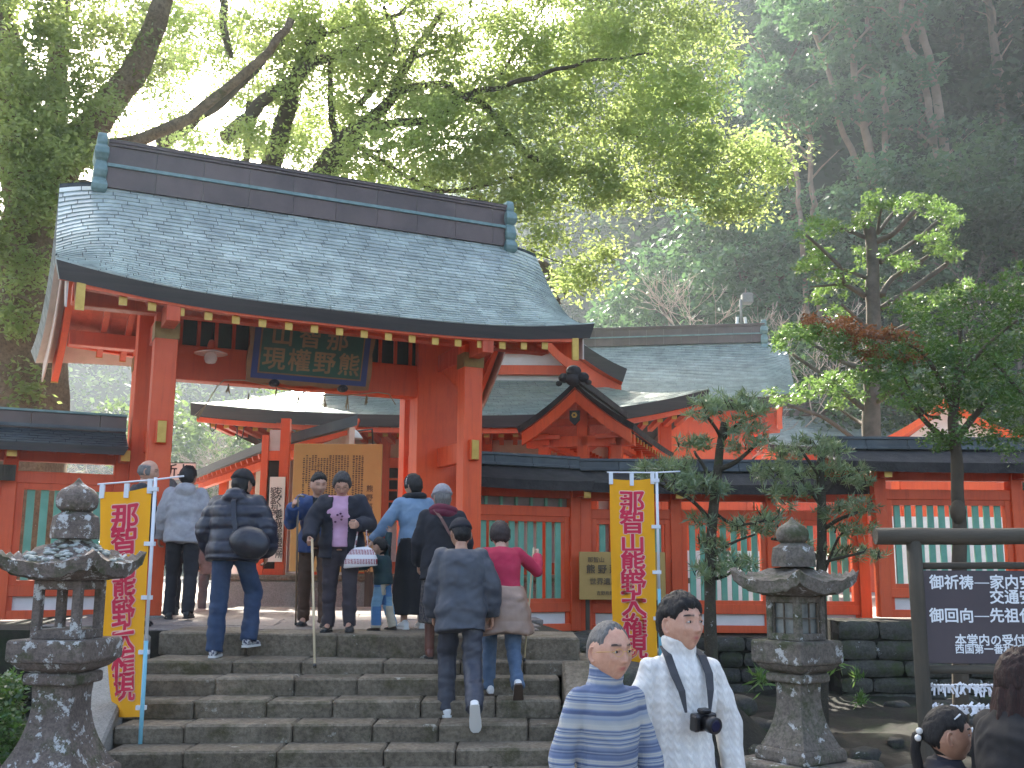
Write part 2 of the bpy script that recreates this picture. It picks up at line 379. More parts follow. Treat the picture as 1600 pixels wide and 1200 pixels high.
# ------------------------------------------------------------------ roof generator
class Roof:
    """gabled, sweeping copper roof in frame fr; ridge along w at v=vc"""
    def __init__(s, fr, w0, w1, vc, e, zr, ze, sag=.35, upt=.2, mino=.0, thick=.22, minow=.6, ehalf=None):
        s.fr, s.w0, s.w1, s.vc, s.e, s.zr, s.ze, s.sag, s.upt, s.mino, s.th, s.mw = fr, w0, w1, vc, e, zr, ze, sag, upt, mino, thick, minow
    def z(s, w, t):
        c = (s.w0+s.w1)/2; h = (s.w1-s.w0)/2; q = abs(w-c)/h
        z = s.zr-(s.zr-s.ze)*((1+s.sag)*t - s.sag*t*t)
        z += s.upt*q**3.2*t*t
        d = max(0, abs(w-c)-(h-s.mw))/s.mw
        z -= s.mino*d*d*(1-t*t*.98)*(.35+1.3*t)
        return z
    rear = 0
    def p(s, w, t, side=-1, dz=0, dn=0):
        if s.rear and side > 0 and t > 0:     # rear slope hangs lower and longer, corners flare out
            c = (s.w0+s.w1)/2; h = (s.w1-s.w0)/2; q = (w-c)/h
            zz = s.z(w, t)-s.upt*abs(q)**3.2*t*t*1.2-.04*t*t
            return s.fr(w+.16*t*t*q**5, s.vc+t*s.e*(1+s.rear*t), zz+dz+dn)
        z = s.z(w, t)+dz
        if dn:
            k = (s.z(w, min(1, t+.02))-s.z(w, max(0, t-.02)))/((min(1, t+.02)-max(0, t-.02))*s.e)
            n = Vector((-k, 1)); n.normalize()   # (outward, up)
            return s.fr(w, s.vc+side*(t*s.e+n.x*dn), z+n.y*dn)
        return s.fr(w, s.vc+side*t*s.e, z)
    def shell(s, side, m_list, parent, name='roof_slope', nw=28, nt=12, cut=None, t0=0):
        """closed slab: top, underside, eave fascia, verges  (materials: 0 under/top, 1 fascia, 2 verge)"""
        W = [s.w0+(s.w1-s.w0)*i/nw for i in range(nw+1)]; T = [t0+(1-t0)*i/nt for i in range(nt+1)]
        mb = MB(); top = []; bot = []
        for t in T:
            for w_ in W: top.append(s.p(w_, t, side))
        for t in T:
            for w_ in W:
                ww = w_ if abs(w_-s.w0) > 1e-6 and abs(w_-s.w1) > 1e-6 else (w_+(.05 if w_ == s.w0 else -.05))
                bot.append(s.p(ww, t*(1-.028), side, dz=-s.th*(.75+.25*t)))
        n = nw+1
        def q(a, b, c, d): return (a, b, c, d) if side < 0 else (d, c, b, a)
        F = []
        for j in range(nt):
            for i in range(nw): F.append(q(j*n+i+1, j*n+i, (j+1)*n+i, (j+1)*n+i+1))
        mb.add(top, F, True, 0)
        mb.add(bot, [tuple(reversed(f)) for f in F], True, 3)
        e0 = [top[nt*n+i] for i in range(n)]; e1 = [bot[nt*n+i] for i in range(n)]
        mb.add(e0+e1, [q(i+1, i, n+i, n+i+1) for i in range(nw)], True, 1)
        for sgn, i in ((1, 0), (-1, nw)):
            a = [top[j*n+i] for j in range(nt+1)]; b = [bot[j*n+i] for j in range(nt+1)]; k = nt+1
            f = [(j, j+1, k+j+1, k+j) for j in range(nt)]
            if sgn*side < 0: f = [tuple(reversed(x)) for x in f]
            mb.add(a+b, f, True, 2)
        return mb.build(name, m_list, parent)
    def tiles(s, side, rows, L, parent, m, own=0, gap=.005, lift=.012, seed=1, tmin=0.0, wpad=0.0, name='shingle', own_key=None):
        """copper sheets; OWN of them as own objects (lowest score first), the rest one mesh"""
        R = random.Random(seed); cells = []
        for r in range(rows):
            t0 = tmin+(1-tmin)*r/rows; t1 = tmin+(1-tmin)*(r+1)/rows
            w_ = s.w0+wpad-(R.uniform(0, L) if True else 0)
            while w_ < s.w1-wpad:
                w2 = w_+L; a, b = max(w_, s.w0+wpad), min(w2, s.w1-wpad)
                if b-a > .02: cells.append((a+(gap/2 if a > s.w0+wpad else 0), b-gap/2, t0, t1))
                w_ = w2
        if own_key: cells.sort(key=own_key)
        rest = MB()
        for i, (a, b, t0, t1) in enumerate(cells):
            nn = 2 if b-a > .15 else 1
            lf = lift+R.uniform(-.002, .0025)
            mb = MB() if i < own else rest
            A = []; 
            for k in range(nn+1):
                ww = a+(b-a)*k/nn
                A += [s.p(ww, t0, side, dn=.002), s.p(ww, min(1, t1+.002), side, dn=lf), s.p(ww, min(1, t1+.002), side, dn=.001)]
            F = []
            for k in range(nn):
                o = 3*k
                F += [(o, o+1, o+4, o+3), (o+1, o+2, o+5, o+4)]
            F += [(0, 2, 1), (3*nn, 3*nn+1, 3*nn+2)]
            if side > 0: F = [tuple(reversed(f)) for f in F]
            mb.add(A, F)
            if i < own: mb.build(name, m, parent)
        o = rest.build(name, m, parent, kind='stuff')
        return o
    def ridge(s, parent, w0, w1, h, wd, mats, end=True):
        """box ridge of brown copper with green trims"""
        fr = s.fr; vc = s.vc; z = s.zr
        br, gr = mats
        L = 0.62; k = w0; R = random.Random(2)
        while k < w1-.01:
            k2 = min(k+L, w1)
            MB().box(fr, k+.002, k2-.002, vc-wd/2, vc+wd/2, z-.10, z+h*.30).build('ridge_panel', br, parent)
            MB().box(fr, k+.002, k2-.002, vc-wd*.40, vc+wd*.40, z+h*.38, z+h*.80).build('ridge_panel', br, parent)
            k = k2
        MB().box(fr, w0, w1, vc-wd*.62, vc+wd*.62, z+h*.30, z+h*.335).box(fr, w0, w1, vc-wd*.56, vc+wd*.56, z+h*.337, z+h*.38).build('ridge_trim', gr, parent)
        MB().box(fr, w0, w1, vc-wd*.50, vc+wd*.50, z+h*.80, z+h*.86).build('ridge_trim', br, parent)
        MB().box(fr, w0, w1, vc-wd*.58, vc+wd*.58, z+h*.862, z+h*.93).build('ridge_cap', br, parent)
        MB().hexa([fr(w0,vc-wd*.62,z+h*.932),fr(w1,vc-wd*.62,z+h*.932),fr(w1,vc+wd*.62,z+h*.932),fr(w0,vc+wd*.62,z+h*.932),
                   fr(w0,vc-wd*.2,z+h),fr(w1,vc-wd*.2,z+h),fr(w1,vc+wd*.2,z+h),fr(w0,vc+wd*.2,z+h)]).build('ridge_cap', gr, parent)
def ridge_ornament(fr, w, vc, z0, z1, m, parent, sgn, d=.17, wd=.30):
    """stepped end tile with bulging lobes, flat towards the ridge"""
    mb = MB(); H = z1-z0
    prof = [(0,.80),(.04,1.05),(.12,1.12),(.20,.95),(.24,.80),(.27,.92),(.36,1.0),(.50,.82),(.53,.72),(.56,.9),(.64,1.05),(.74,.98),(.80,.70),(.84,.74),(.95,.72),(1,.60)]
    rings = []
    for t, k in prof:
        z = z0+t*H; r = []
        for i in range(12):
            a = 2*math.pi*i/12+math.pi/12
            x = max(-.8, min(.8, math.cos(a)*1.15)); y = max(-.85, min(.85, math.sin(a)*1.15))
            r.append(fr(w+sgn*x*d*.55*k, vc+y*wd*.62*k, z))
        rings.append(r)
    if True: mb.loft(rings, smooth=False)
    o = mb.build('ridge_end_ornament', m, parent, bev=.008)
    return o
# ================================================================== GATE
gate = thing('shrine_gate', GF(2.0, 1.2, 0), 'large vermilion shrine gate with a sweeping patina copper roof at the top of the stairs', 'gate')
PW = 4.03
for w_ in (0, PW):
    for v_, sw, sd, zt in ((0, .27, .25, 3.62), (1.2, .50, .34, 4.2), (2.4, .27, .25, 3.62)):
        ww = w_ + ((.03 if w_ == 0 else -.06) if v_ == 1.2 else 0)
        if v_ == 1.2 and w_ > 1: sw = .64
        MB().box(GF, ww-sw/2, ww+sw/2, v_-sd/2, v_+sd/2, .03, zt).build('post', M['verm'], gate, bev=.008)
        MB().box(GF, ww-sw/2-.03, ww+sw/2+.03, v_-sd/2-.03, v_+sd/2+.03, -.05, .03).build('post_base', M['granite'], gate, bev=.01)
    # tie beams and brass end plates
    MB().box(GF, w_-.065, w_+.065, -.20, 2.62, 2.02, 2.30).build('tie_beam', M['verm'], gate, bev=.006)
    MB().box(GF, w_-.05, w_+.05, -.222, -.202, 2.03, 2.29).build('end_plate', M['gold'], gate, bev=.004)
    MB().box(GF, w_-.08, w_+.08, -.6, 3.0, 3.42, 3.66).build('bracket_beam', M['verm_d'], gate, bev=.006)
    MB().box(GF, w_-.145, w_+.145, -.135, .135, 3.30, 3.50).build('post_band', M['brass_old'], gate)
    MB().box(GF, w_-.145, w_+.145, 2.265, 2.535, 3.30, 3.50).build('post_band', M['brass_old'], gate)
    # curved brace between front post and main post
    s0 = MB(); ys = [(0.1,3.42),(0.1,3.0),(.35,3.1),(.6,3.22),(.95,3.42)]
    s0.loft([[GF(w_-.05, y, z) for y, z in ys], [GF(w_+.05, y, z) for y, z in ys]], smooth=False)
    s0.build('brace', M['verm'], gate)
# lintel beams along w
MB().box(GF, -.0+.28, PW-.25, 1.08, 1.32, 3.02, 3.49).build('lintel', M['verm'], gate, bev=.01)
MB().box(GF, -1.05, PW+1.2, 1.06, 1.34, 3.92, 4.16).build('purlin', M['verm_d'], gate, bev=.01)
for i in range(15):
    a = .30+i*(PW-.56)/15; b = a+(PW-.56)/15
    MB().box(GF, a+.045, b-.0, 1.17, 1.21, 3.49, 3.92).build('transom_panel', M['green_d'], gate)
    MB().box(GF, a, a+.045, 1.13, 1.24, 3.49, 3.92).build('mullion', M['verm_d'], gate)
for v_ in (-.02, 2.42):
    MB().box(GF, -1.0, PW+1.15, v_-.1, v_+.1, 3.60, 3.80).build('purlin', M['verm_d'], gate, bev=.01)
# ridge pole and gable boards
MB().box(GF, -1.15, PW+1.3, 1.08, 1.32, 4.95, 5.15).build('purlin', M['verm_d'], gate)
RG = Roof(GF, -1.30, 5.62, 1.2, 1.88, 5.60, 3.74, sag=.30, upt=.24, mino=.30, thick=.20, minow=.75); RG.rear = .15
RG.shell(-1, [M['tilegap'], M['fascia'], M['verge'], M['verm_d']], gate)
RG.shell(1, [M['patina'], M['fascia'], M['verge'], M['cream']], gate)
RG.tiles(-1, 30, .30, gate, M['patina'], own=300, gap=.009, lift=.017, own_key=lambda c: (c[0]+1.3)/6.9*1.0+(1-c[3])*1.1, tmin=.03)
RG.tiles(1, 22, .30, gate, M['patina'], own=0, seed=4, tmin=.03)
RG.ridge(gate, -.75, 5.06, .60, .26, (M['cop_br'], M['cop_gr']))
for w_, sg in ((-.83, -1), (5.12, 1)):
    ridge_ornament(GF, w_, 1.2, 5.40, 6.24, M['cop_gr'], gate, sg, d=.20, wd=.40)
# verge copper folded edge + bargeboards (red) + gold tips
for w_, inn in ((-1.30, 1), (5.62, -1)):
    for side in (-1, 1):
        # pale soffit board then red bargeboard
        for off, wd, hh, mt, nm in ((.14, .02, .30, 'cream', 'soffit_board'), (.28, .09, .30, 'verm', 'bargeboard')):
            rings = []
            for i in range(11):
                t = i/10*.955
                w2 = w_+inn*off
                P0 = RG.p(w2, t, side, dz=-RG.th*(.75+.25*t)-.004)
                rings.append([P0-GU*wd/2-ZZ*hh, P0+GU*wd/2-ZZ*hh, P0+GU*wd/2, P0-GU*wd/2])
            mb = MB().loft(rings, smooth=False); 
            if side > 0: mb.f = [tuple(reversed(f)) for f in mb.f]
            o = mb.build(nm, M[mt], gate)
            if nm == 'bargeboard':
                P0 = RG.p(w2, .957, side, dz=-RG.th-.004); q0_ = GU*(wd/2+.004); q1_ = GV*side*.03; lo_, hi_ = -ZZ*(hh+.01), ZZ*.004
                if side > 0: MB().hexa([P0-q0_+lo_, P0+q0_+lo_, P0+q0_+q1_+lo_, P0-q0_+q1_+lo_, P0-q0_+hi_, P0+q0_+hi_, P0+q0_+q1_+hi_, P0-q0_+q1_+hi_]).build('board_cap', M['gold'], o)
                else: MB().hexa([P0-q0_+q1_+lo_, P0+q0_+q1_+lo_, P0+q0_+lo_, P0-q0_+lo_, P0-q0_+q1_+hi_, P0+q0_+q1_+hi_, P0+q0_+hi_, P0-q0_+hi_]).build('board_cap', M['gold'], o)
# rafters with gilt caps
nr = 18
for side in (-1, 1):
    for i in range(nr):
        w_ = -.56+i*(5.1+.56-.20)/(nr-1)
        tE = .925; zE = RG.z(w_, tE)-RG.th*(.75+.25*tE)-.078
        rings = []
        for q in (0, .35, .7, 1.0):
            vv = 1.2+side*1.88*(.06+(tE-.06)*q); z = zE+(1-q)*(tE-.06)*1.88*.42
            rings.append([GF(w_-.04, vv, z-.10), GF(w_+.04, vv, z-.10), GF(w_+.04, vv, z), GF(w_-.04, vv, z)])
        z = zE
        mb = MB().loft(rings, smooth=False)
        r_ = mb.build('rafter', M['verm_d'], gate)
        vv = 1.2+side*tE*1.88; a, b = sorted((vv, vv+side*.02))
        MB().box(GF, w_-.046, w_+.046, a, b, z-.108, z+.006).build('rafter_cap', M['gold'], r_)
    # eave boards (kayaoi): follow the curve
    for tt, dz, hh, dd in ((.935, -.0, .075, .11),):
        rings = []
        for i in range(25):
            w_ = -1.0+i*(5.32+1.0)/24
            z = RG.z(w_, tt)-RG.th*(.75+.25*tt)+dz-.001; vv = 1.2+side*tt*1.88
            rings.append([GF(w_, vv-dd/2, z-hh), GF(w_, vv+dd/2, z-hh), GF(w_, vv+dd/2, z), GF(w_, vv-dd/2, z)])
        MB().loft(rings, smooth=False).build('eave_board', M['verm'], gate)
    # soffit boards between rafters
    rings = []
    for i in range(25):
        w_ = -1.0+i*(5.32+1.0)/24
        rings.append(w_)
    mb = MB()
    for a, b in zip(rings[:-1], rings[1:]):
        for t0, t1 in ((.06, .5), (.5, .925)):
            P = []
            for w_, t in ((a, t0), (b, t0), (b, t1), (a, t1)):
                P.append(GF(w_, 1.2+side*t*1.88, RG.z(w_, .925)-RG.th*.98-.076+(.925-t)*1.88*.42))
            mb.add(P+[p+ZZ*.02 for p in P], [(0,1,2,3),(7,6,5,4)] if side > 0 else [(3,2,1,0),(4,5,6,7)])
    mb.build('soffit', M['verm_d'], gate)
# plaque hanging under the eave
def text_mesh(s, size, off=0.0, ext=.002, align='CENTER', spacing=1.0):
    """flat glyphs; made bolder by OFF metres with shifted copies, each a hair in front of the last"""
    c = bpy.data.curves.new('lettering', 'FONT'); c.body = s; c.size = size
    c.align_x = align; c.align_y = 'CENTER'; c.space_character = spacing; c.resolution_u = 2
    o = bpy.data.objects.new('tmp', c); COL.objects.link(o)
    dg = bpy.context.evaluated_depsgraph_get(); me = bpy.data.meshes.new_from_object(o.evaluated_get(dg))
    bpy.data.objects.remove(o)
    V = [tuple(v.co) for v in me.vertices]; F = [tuple(p.vertices) for p in me.polygons]; bpy.data.meshes.remove(me)
    sh = [(0, 0)]
    if off: sh += [(off*math.cos(2*math.pi*k/8), off*math.sin(2*math.pi*k/8)) for k in range(8)]
    if off > .009: sh += [(off*.5*math.cos(2*math.pi*k/6), off*.5*math.sin(2*math.pi*k/6)) for k in range(6)]
    VV = []; FF = []
    for k, (dx, dy) in enumerate(sh):
        b_ = len(VV); VV += [(x+dx, y+dy, z+.00015*k) for x, y, z in V]; FF += [tuple(b_+i for i in f) for f in F]
    me = bpy.data.meshes.new('lettering'); me.from_pydata(VV, [], FF); me.update()
    return me
def place_text(s, size, centre, ux, uy, m, parent, off=0.0, ext=.002, align='CENTER', name='lettering', sx=1.0, sy=1.0, spacing=1.0):
    """centre world point; ux, uy world directions of the writing"""
    me = text_mesh(s, size, off, ext, align, spacing); me.materials.append(m)
    ux = Vector(ux).normalized(); uy = Vector(uy).normalized(); n = ux.cross(uy)
    W = Matrix(((ux.x*sx, uy.x*sy, n.x, centre[0]), (ux.y*sx, uy.y*sy, n.y, centre[1]), (ux.z*sx, uy.z*sy, n.z, centre[2]), (0,0,0,1)))
    me.transform(wm(parent).inverted() @ W)
    return link(name, me, None, parent)
M['plq_green'] = simple('plaque_green', (.012,.075,.045), (.008,.055,.035), rough=.5)
M['plq_blue'] = simple('plaque_blue', (.02,.035,.15), (.015,.028,.11), rough=.5)
M['plq_brown'] = simple('plaque_rim', (.25,.11,.035), (.18,.08,.03), rough=.5)
M['plq_gold'] = simple('plaque_letter', (.26,.14,.06), (.20,.105,.045), rough=.5)
pq = thing('shrine_plaque', GF(1.95, .6, 3.5), 'green name plaque with gilt characters and a blue wavy border hanging under the gate eave', 'plaque')
tilt = math.radians(16)
PO = GF(1.90, .50, 2.98)
pu = GU; pvv = (ZZ*math.cos(tilt) - GV*math.sin(tilt)); pn = pu.cross(pvv)   # normal towards viewer (-GV)
def PP(a, b, c): return PO + pu*a + pvv*b + pn*c
def pbox(mb, a0, a1, b0, b1, c0, c1): return mb.hexa([PP(a0,b0,c0),PP(a1,b0,c0),PP(a1,b0,c1),PP(a0,b0,c1),PP(a0,b1,c0),PP(a1,b1,c0),PP(a1,b1,c1),PP(a0,b1,c1)])
hw, hh = .82, .98
def wav(scale, n=60):
    out = []
    per = 2*(2*hw+hh)
    pts = []
    for i in range(30): pts.append((-hw+2*hw*i/30, 0, 0, -1))
    for i in range(16): pts.append((hw, hh*i/16, 1, 0))
    for i in range(30): pts.append((hw-2*hw*i/30, hh, 0, 1))
    for i in range(16): pts.append((-hw, hh-hh*i/16, -1, 0))
    for i, (a, b, na, nb) in enumerate(pts):
        s_ = .022*abs(math.sin(i*math.pi/7.6))*scale
        out.append((a+na*s_, b+nb*s_))
    return out
o1 = wav(1)
MB().loft([[PP(a, b, 0) for a, b in o1], [PP(a, b, .05) for a, b in o1]], smooth=False).build('rim', M['plq_brown'], pq)
pbox(MB(), -hw+.045, hw-.045, .045, hh-.045, .052, .058).build('border', M['plq_blue'], pq)
pbox(MB(), -hw+.125, hw-.125, .115, hh-.115, .060, .068).build('inner_rim', M['plq_brown'], pq)
pbox(MB(), -hw+.145, hw-.145, .135, hh-.135, .070, .076).build('panel', M['plq_green'], pq)
for i, ch in enumerate('現權野熊'):
    place_text(ch, .31, PP(-.50+.335*i, .30, .079), pu, pvv, M['plq_gold'], pq, off=.006, ext=.004)
for i, ch in enumerate('山智那'):
    place_text(ch, .31, PP(-.42+.37*i, .62, .079), pu, pvv, M['plq_gold'], pq, off=.006, ext=.004)
for a in (-.46, .46):
    mb = MB(); mb.ball(PP(a, -.005, .05), (.075, .05, .055), 10, 6); mb.ball(PP(a, -.01, .09), (.045, .04, .04), 8, 6)
    mb.build('support_knob', M['black'], pq)
for a in (-.6, .6): MB().beam(PP(a, hh-.02, .0), GF(1.90+a, 1.05, 3.97), .03, .03).build('hanger', M['black'], pq)
# rope with straw tufts
M['straw'] = simple('straw', (.42,.33,.20), (.30,.23,.14), rough=.9)
rope = thing('straw_rope', GF(2.0, .9, 2.95), 'thin sacred straw rope with hanging tufts strung below the gate lintel', 'rope')
ropepts = [(310,648),(322,632),(340,603),(350,594),(380,594),(430,604),(490,617),(540,618),(590,613),(608,616),(618,632)]
RP = []
for px, py in ropepts:
    wq, zq = GF.onv(px, py, .9); RP.append(GF(wq, .9, zq))
MB().tube(RP, .008, 6).build('cord', M['straw'], rope)
for px, py, ln in ((357,600,.13),(389,614,.17),(432,606,.15),(467,615,.18),(508,619,.16),(543,618,.20),(573,617,.15)):
    wq, zq = GF.onv(px, py, .9); p = GF(wq, .9, zq)
    mb = MB()
    for k in range(6):
        mb.tube([p, p+Vector((rr.uniform(-.012,.012), 0, -ln*.4)), p+Vector((rr.uniform(-.035,.035), rr.uniform(-.02,.02), -ln*rr.uniform(.8,1.1)))], [.005,.007,.004], 4)
    mb.build('tuft', M['straw'], rope)
mb = MB()
wq, zq = GF.onv(322, 632, .9); p = GF(wq, .9, zq); wq, zq = GF.onv(306, 654, .9); p2 = GF(wq, .9, zq)
for k in range(7): mb.tube([p, p2+Vector((rr.uniform(-.04,.04), 0, rr.uniform(-.04,.04)))], [.006,.004], 4)
mb.build('tuft', M['straw'], rope)
# glass dish lamp
def glassmat(name, c, rough=.1, tw=.85):
    m, n, b = newmat(name); b.inputs['Base Color'].default_value = (*c, 1); b.inputs['Roughness'].default_value = rough
    b.inputs['Transmission Weight'].default_value = tw; b.inputs['IOR'].default_value = 1.45; return m
M['glass'] = glassmat('lamp_glass', (.9,.85,.82), .18, .6)
lw, lz = .64, 3.30
lamp = thing('pendant_lamp', GF(lw, .6, lz), 'glass dish pendant lamp hanging inside the left bay of the gate', 'lamp')
c = GF(lw, .6, lz)
def lathe(c, prof, n=20, mi=0, smooth=True):
    rings = [[c+Vector((r*math.cos(2*math.pi*k/n), r*math.sin(2*math.pi*k/n), z)) for k in range(n)] for r, z in prof]
    return MB().loft(rings, smooth=smooth)
lathe(c, [(.03,.06),(.10,.045),(.21,.01),(.212,.0),(.10,.02),(.03,.03)], 24).build('dish', M['glass'], lamp)
lathe(c, [(.02,-.13),(.06,-.12),(.085,-.07),(.08,-.01),(.05,.02)], 16).build('globe', M['glass'], lamp)
lathe(c, [(.045,.05),(.05,.12),(.03,.18),(.01,.19)], 12).build('holder', M['verm_d'], lamp)
MB().tube([c+ZZ*.18, c+ZZ*.62], .012, 6).build('stem', M['black'], lamp)
MB().box(None, c.x-.03, c.x+.03, c.y-.03, c.y+.03, c.z+.62, c.z+.66).build('mount', M['black'], lamp)
# ================================================================== FENCES
M['lumber'] = simple('grey_back_panel', (.30,.27,.25), (.22,.20,.19), rough=.8)
def fence(name, fr, w0, w1, z0, sc, posts, label, roof='bark', rw0=None, rw1=None, slat=.092, pitch=.155, seed=1, cap=.31, gap_fill=None):
    L = (w0+w1)/2
    t = thing(name, fr(L, 0, z0), label, 'fence', None)
    R = random.Random(seed); Z = lambda a: z0+a*sc
    rw0 = w0 if rw0 is None else rw0; rw1 = w1 if rw1 is None else rw1
    V = M['verm']
    MB().box(fr, w0, w1, -.09, .09, Z(0), Z(.11)).build('sill_beam', V, t, bev=.006)
    MB().box(fr, w0, w1, -.075, .075, Z(.28), Z(.42)).build('rail', V, t, bev=.006)
    MB().box(fr, w0, w1, -.075, .075, Z(1.70), Z(1.85)).build('rail', V, t, bev=.006)
    MB().box(fr, w0, w1, -.07, .07, Z(1.98), Z(2.12)).build('head_beam', M['verm_d'], t, bev=.006)
    for i, p in enumerate(posts):
        MB().box(fr, p-.085, p+.085, -.11, .11, Z(0)+.001, Z(2.2)).build('post', V, t, bev=.008)
        MB().box(fr, p-.05, p+.05, -.46, .46, Z(2.0), Z(2.13)).build('bracket', M['verm_d'], t)
        MB().box(fr, p-.055, p+.055, -.475, -.462, Z(1.995), Z(2.135)).build('bracket_cap', M['gold'], t)
    for a, b in zip(posts[:-1], posts[1:]):
        a += .085; b -= .085
        MB().box(fr, a+.06, b-.06, -.02, .02, Z(.11), Z(.28)).build('white_panel', M['white'], t)
        for q0_, q1_ in ((a, a+.06), (b-.06, b)): MB().box(fr, q0_, q1_, -.05, .05, Z(.11), Z(.28)).build('stile', V, t)
        for x0, x1 in ((a, a+.085), (b-.085, b)): MB().box(fr, x0, x1, -.06, .06, Z(.42), Z(1.70)).build('stile', V, t, bev=.004)
        MB().box(fr, a+.085, b-.085, -.055, .055, Z(.42), Z(.48)).build('stile', V, t)
        MB().box(fr, a+.085, b-.085, -.055, .055, Z(1.62), Z(1.70)).build('stile', V, t)
        n = max(1, int(round((b-a-.17-.03)/pitch))); pt = (b-a-.17-.02)/n
        for k in range(n):
            c = a+.085+.01+pt*(k+.5)
            j = R.uniform(-.004, .004)
            MB().box(fr, c-slat/2+j, c+slat/2+j, -.018, .018, Z(.44), Z(1.65)).build('slat', M['green'], t, bev=.004)
        if gap_fill: 
            MB().box(fr, a, b, .03, .05, Z(1.85), Z(1.98)).build('clerestory_board', M[gap_fill], t)
            for k in range(7): MB().box(fr, a+(b-a)*(k+.5)/7-.02, a+(b-a)*(k+.5)/7+.02, -.02, .025, Z(1.85), Z(1.98)).build('slat', M['green'], t)
    zr, ze = Z(2.46), Z(2.20)
    if roof == 'bark':
        rf = Roof(fr, rw0, rw1, 0, .56, zr, ze, sag=.12, upt=.03, thick=.15)
        rf.shell(-1, [M['bark']]*3+[M['verm_d']], t, nw=30, nt=6); rf.shell(1, [M['bark']]*3+[M['verm_d']], t, nw=20, nt=6)
        x = rw0
        while x < rw1-.01:
            x2 = min(x+.62, rw1)
            MB().box(fr, x+.003, x2-.003, -.085, .085, zr-.03, zr+.13).build('ridge_panel', M['patina_s'], t, bev=.004)
            MB().box(fr, x+.003, x2-.003, -.13, .13, zr-.02, zr+.025).build('ridge_trim', M['patina_s'], t, bev=.004)
            x = x2
        MB().box(fr, rw0, rw1, -.11, .11, zr+.132, zr+.17).build('ridge_cap', M['patina_s'], t)
    else:
        rf = Roof(fr, rw0, rw1, 0, .58, zr-.02, ze-.04, sag=.1, upt=.0, thick=.10)
        rf.shell(-1, [M['tilegap'], M['fascia'], M['fascia'], M['verm_d']], t, nw=8, nt=4); rf.shell(1, [M['patina_s']]*3+[M['verm_d']], t, nw=8, nt=4)
        rf.tiles(-1, 6, .36, t, M['patina_s'], own=60, lift=.012, gap=.008, seed=9, tmin=.12)
        x = rw0
        while x < rw1-.01:
            x2 = min(x+.8, rw1)
            MB().box(fr, x+.003, x2-.003, -.10, .10, zr-.06, zr+.15).build('ridge_panel', M['cop_br'], t, bev=.004)
            x = x2
        MB().box(fr, rw0, rw1, -.13, .13, zr+.152, zr+.18).build('ridge_cap', M['cop_gr'], t)
        MB().box(fr, rw0, rw1, -.125, .125, zr-.04, zr+.0).build('ridge_trim', M['patina_s'], t)
    # small rafters with gilt tips
    n = int((rw1-rw0)/cap)
    mbR = MB()
    for k in range(n):
        c = rw0+(rw1-rw0)*(k+.5)/n
        MB().box(fr, c-.028, c+.028, -.47, -.05, Z(2.115)-.02, Z(2.115)+.035).build('rafter', M['verm_d'], t)
        MB().box(fr, c-.022, c+.022, -.482, -.472, Z(2.115)-.012, Z(2.115)+.03).build('rafter_cap', M['gold'], t)
    MB().box(fr, rw0, rw1, -.50, -.44, Z(2.115)+.037, Z(2.115)+.075).build('eave_board', M['verm'], t)
    return t
FLf = Fr(GF(0, 1.2, 0), AL)
fence('roofed_fence', FLf, -4.6, -.28, -.05, .965, [-4.4, -2.95, -1.58, -.30], 'red fence with green slats and a copper tiled roof, left of the gate', roof='copper')
fence('roofed_fence', FLf, 4.30, 6.36, -.33, 1.0, [4.36, 6.28], 'short red fence with green slats between the gate and the fence corner', seed=2, gap_fill='lumber')
CN = GF(6.36, 1.2, 0)
FM = Fr((CN.x+.03, CN.y+.05, 0), 0)
xm = at(1352, 800, CN.y).x-CN.x
fence('roofed_fence', FM, 0.0, xm, -.35, 1.0, [.10, xm*.335, xm*.665, xm-.1], 'long middle run of red fence behind the pine trees and the right stone lantern', seed=3, rw1=xm+.1, pitch=.168)
X0 = at(1366, 800, 15.6).x
FRt = Fr((X0, 15.6, 0), 0)
fence('roofed_fence', FRt, 0.0, 5.2, -.07, 1.0, [.07, 2.08, 4.1, 5.1], 'taller red fence at the far right standing on the retaining wall behind the wooden signboard', seed=4, rw0=-.72, rw1=5.6, pitch=.168)
# brown board leaning on the left fence
lb = at(37, 722, 12.9); lb2 = at(-30, 745, 12.6)
fx = Fr(GF(-1.55, .98, 0), AL)
MB().box(fx, -.75, .03, -.03, 0, 1.60, 1.79).build('timber_plank', M['wood'], label='short dark plank fixed high on the fence, left of the gate', cat='plank')

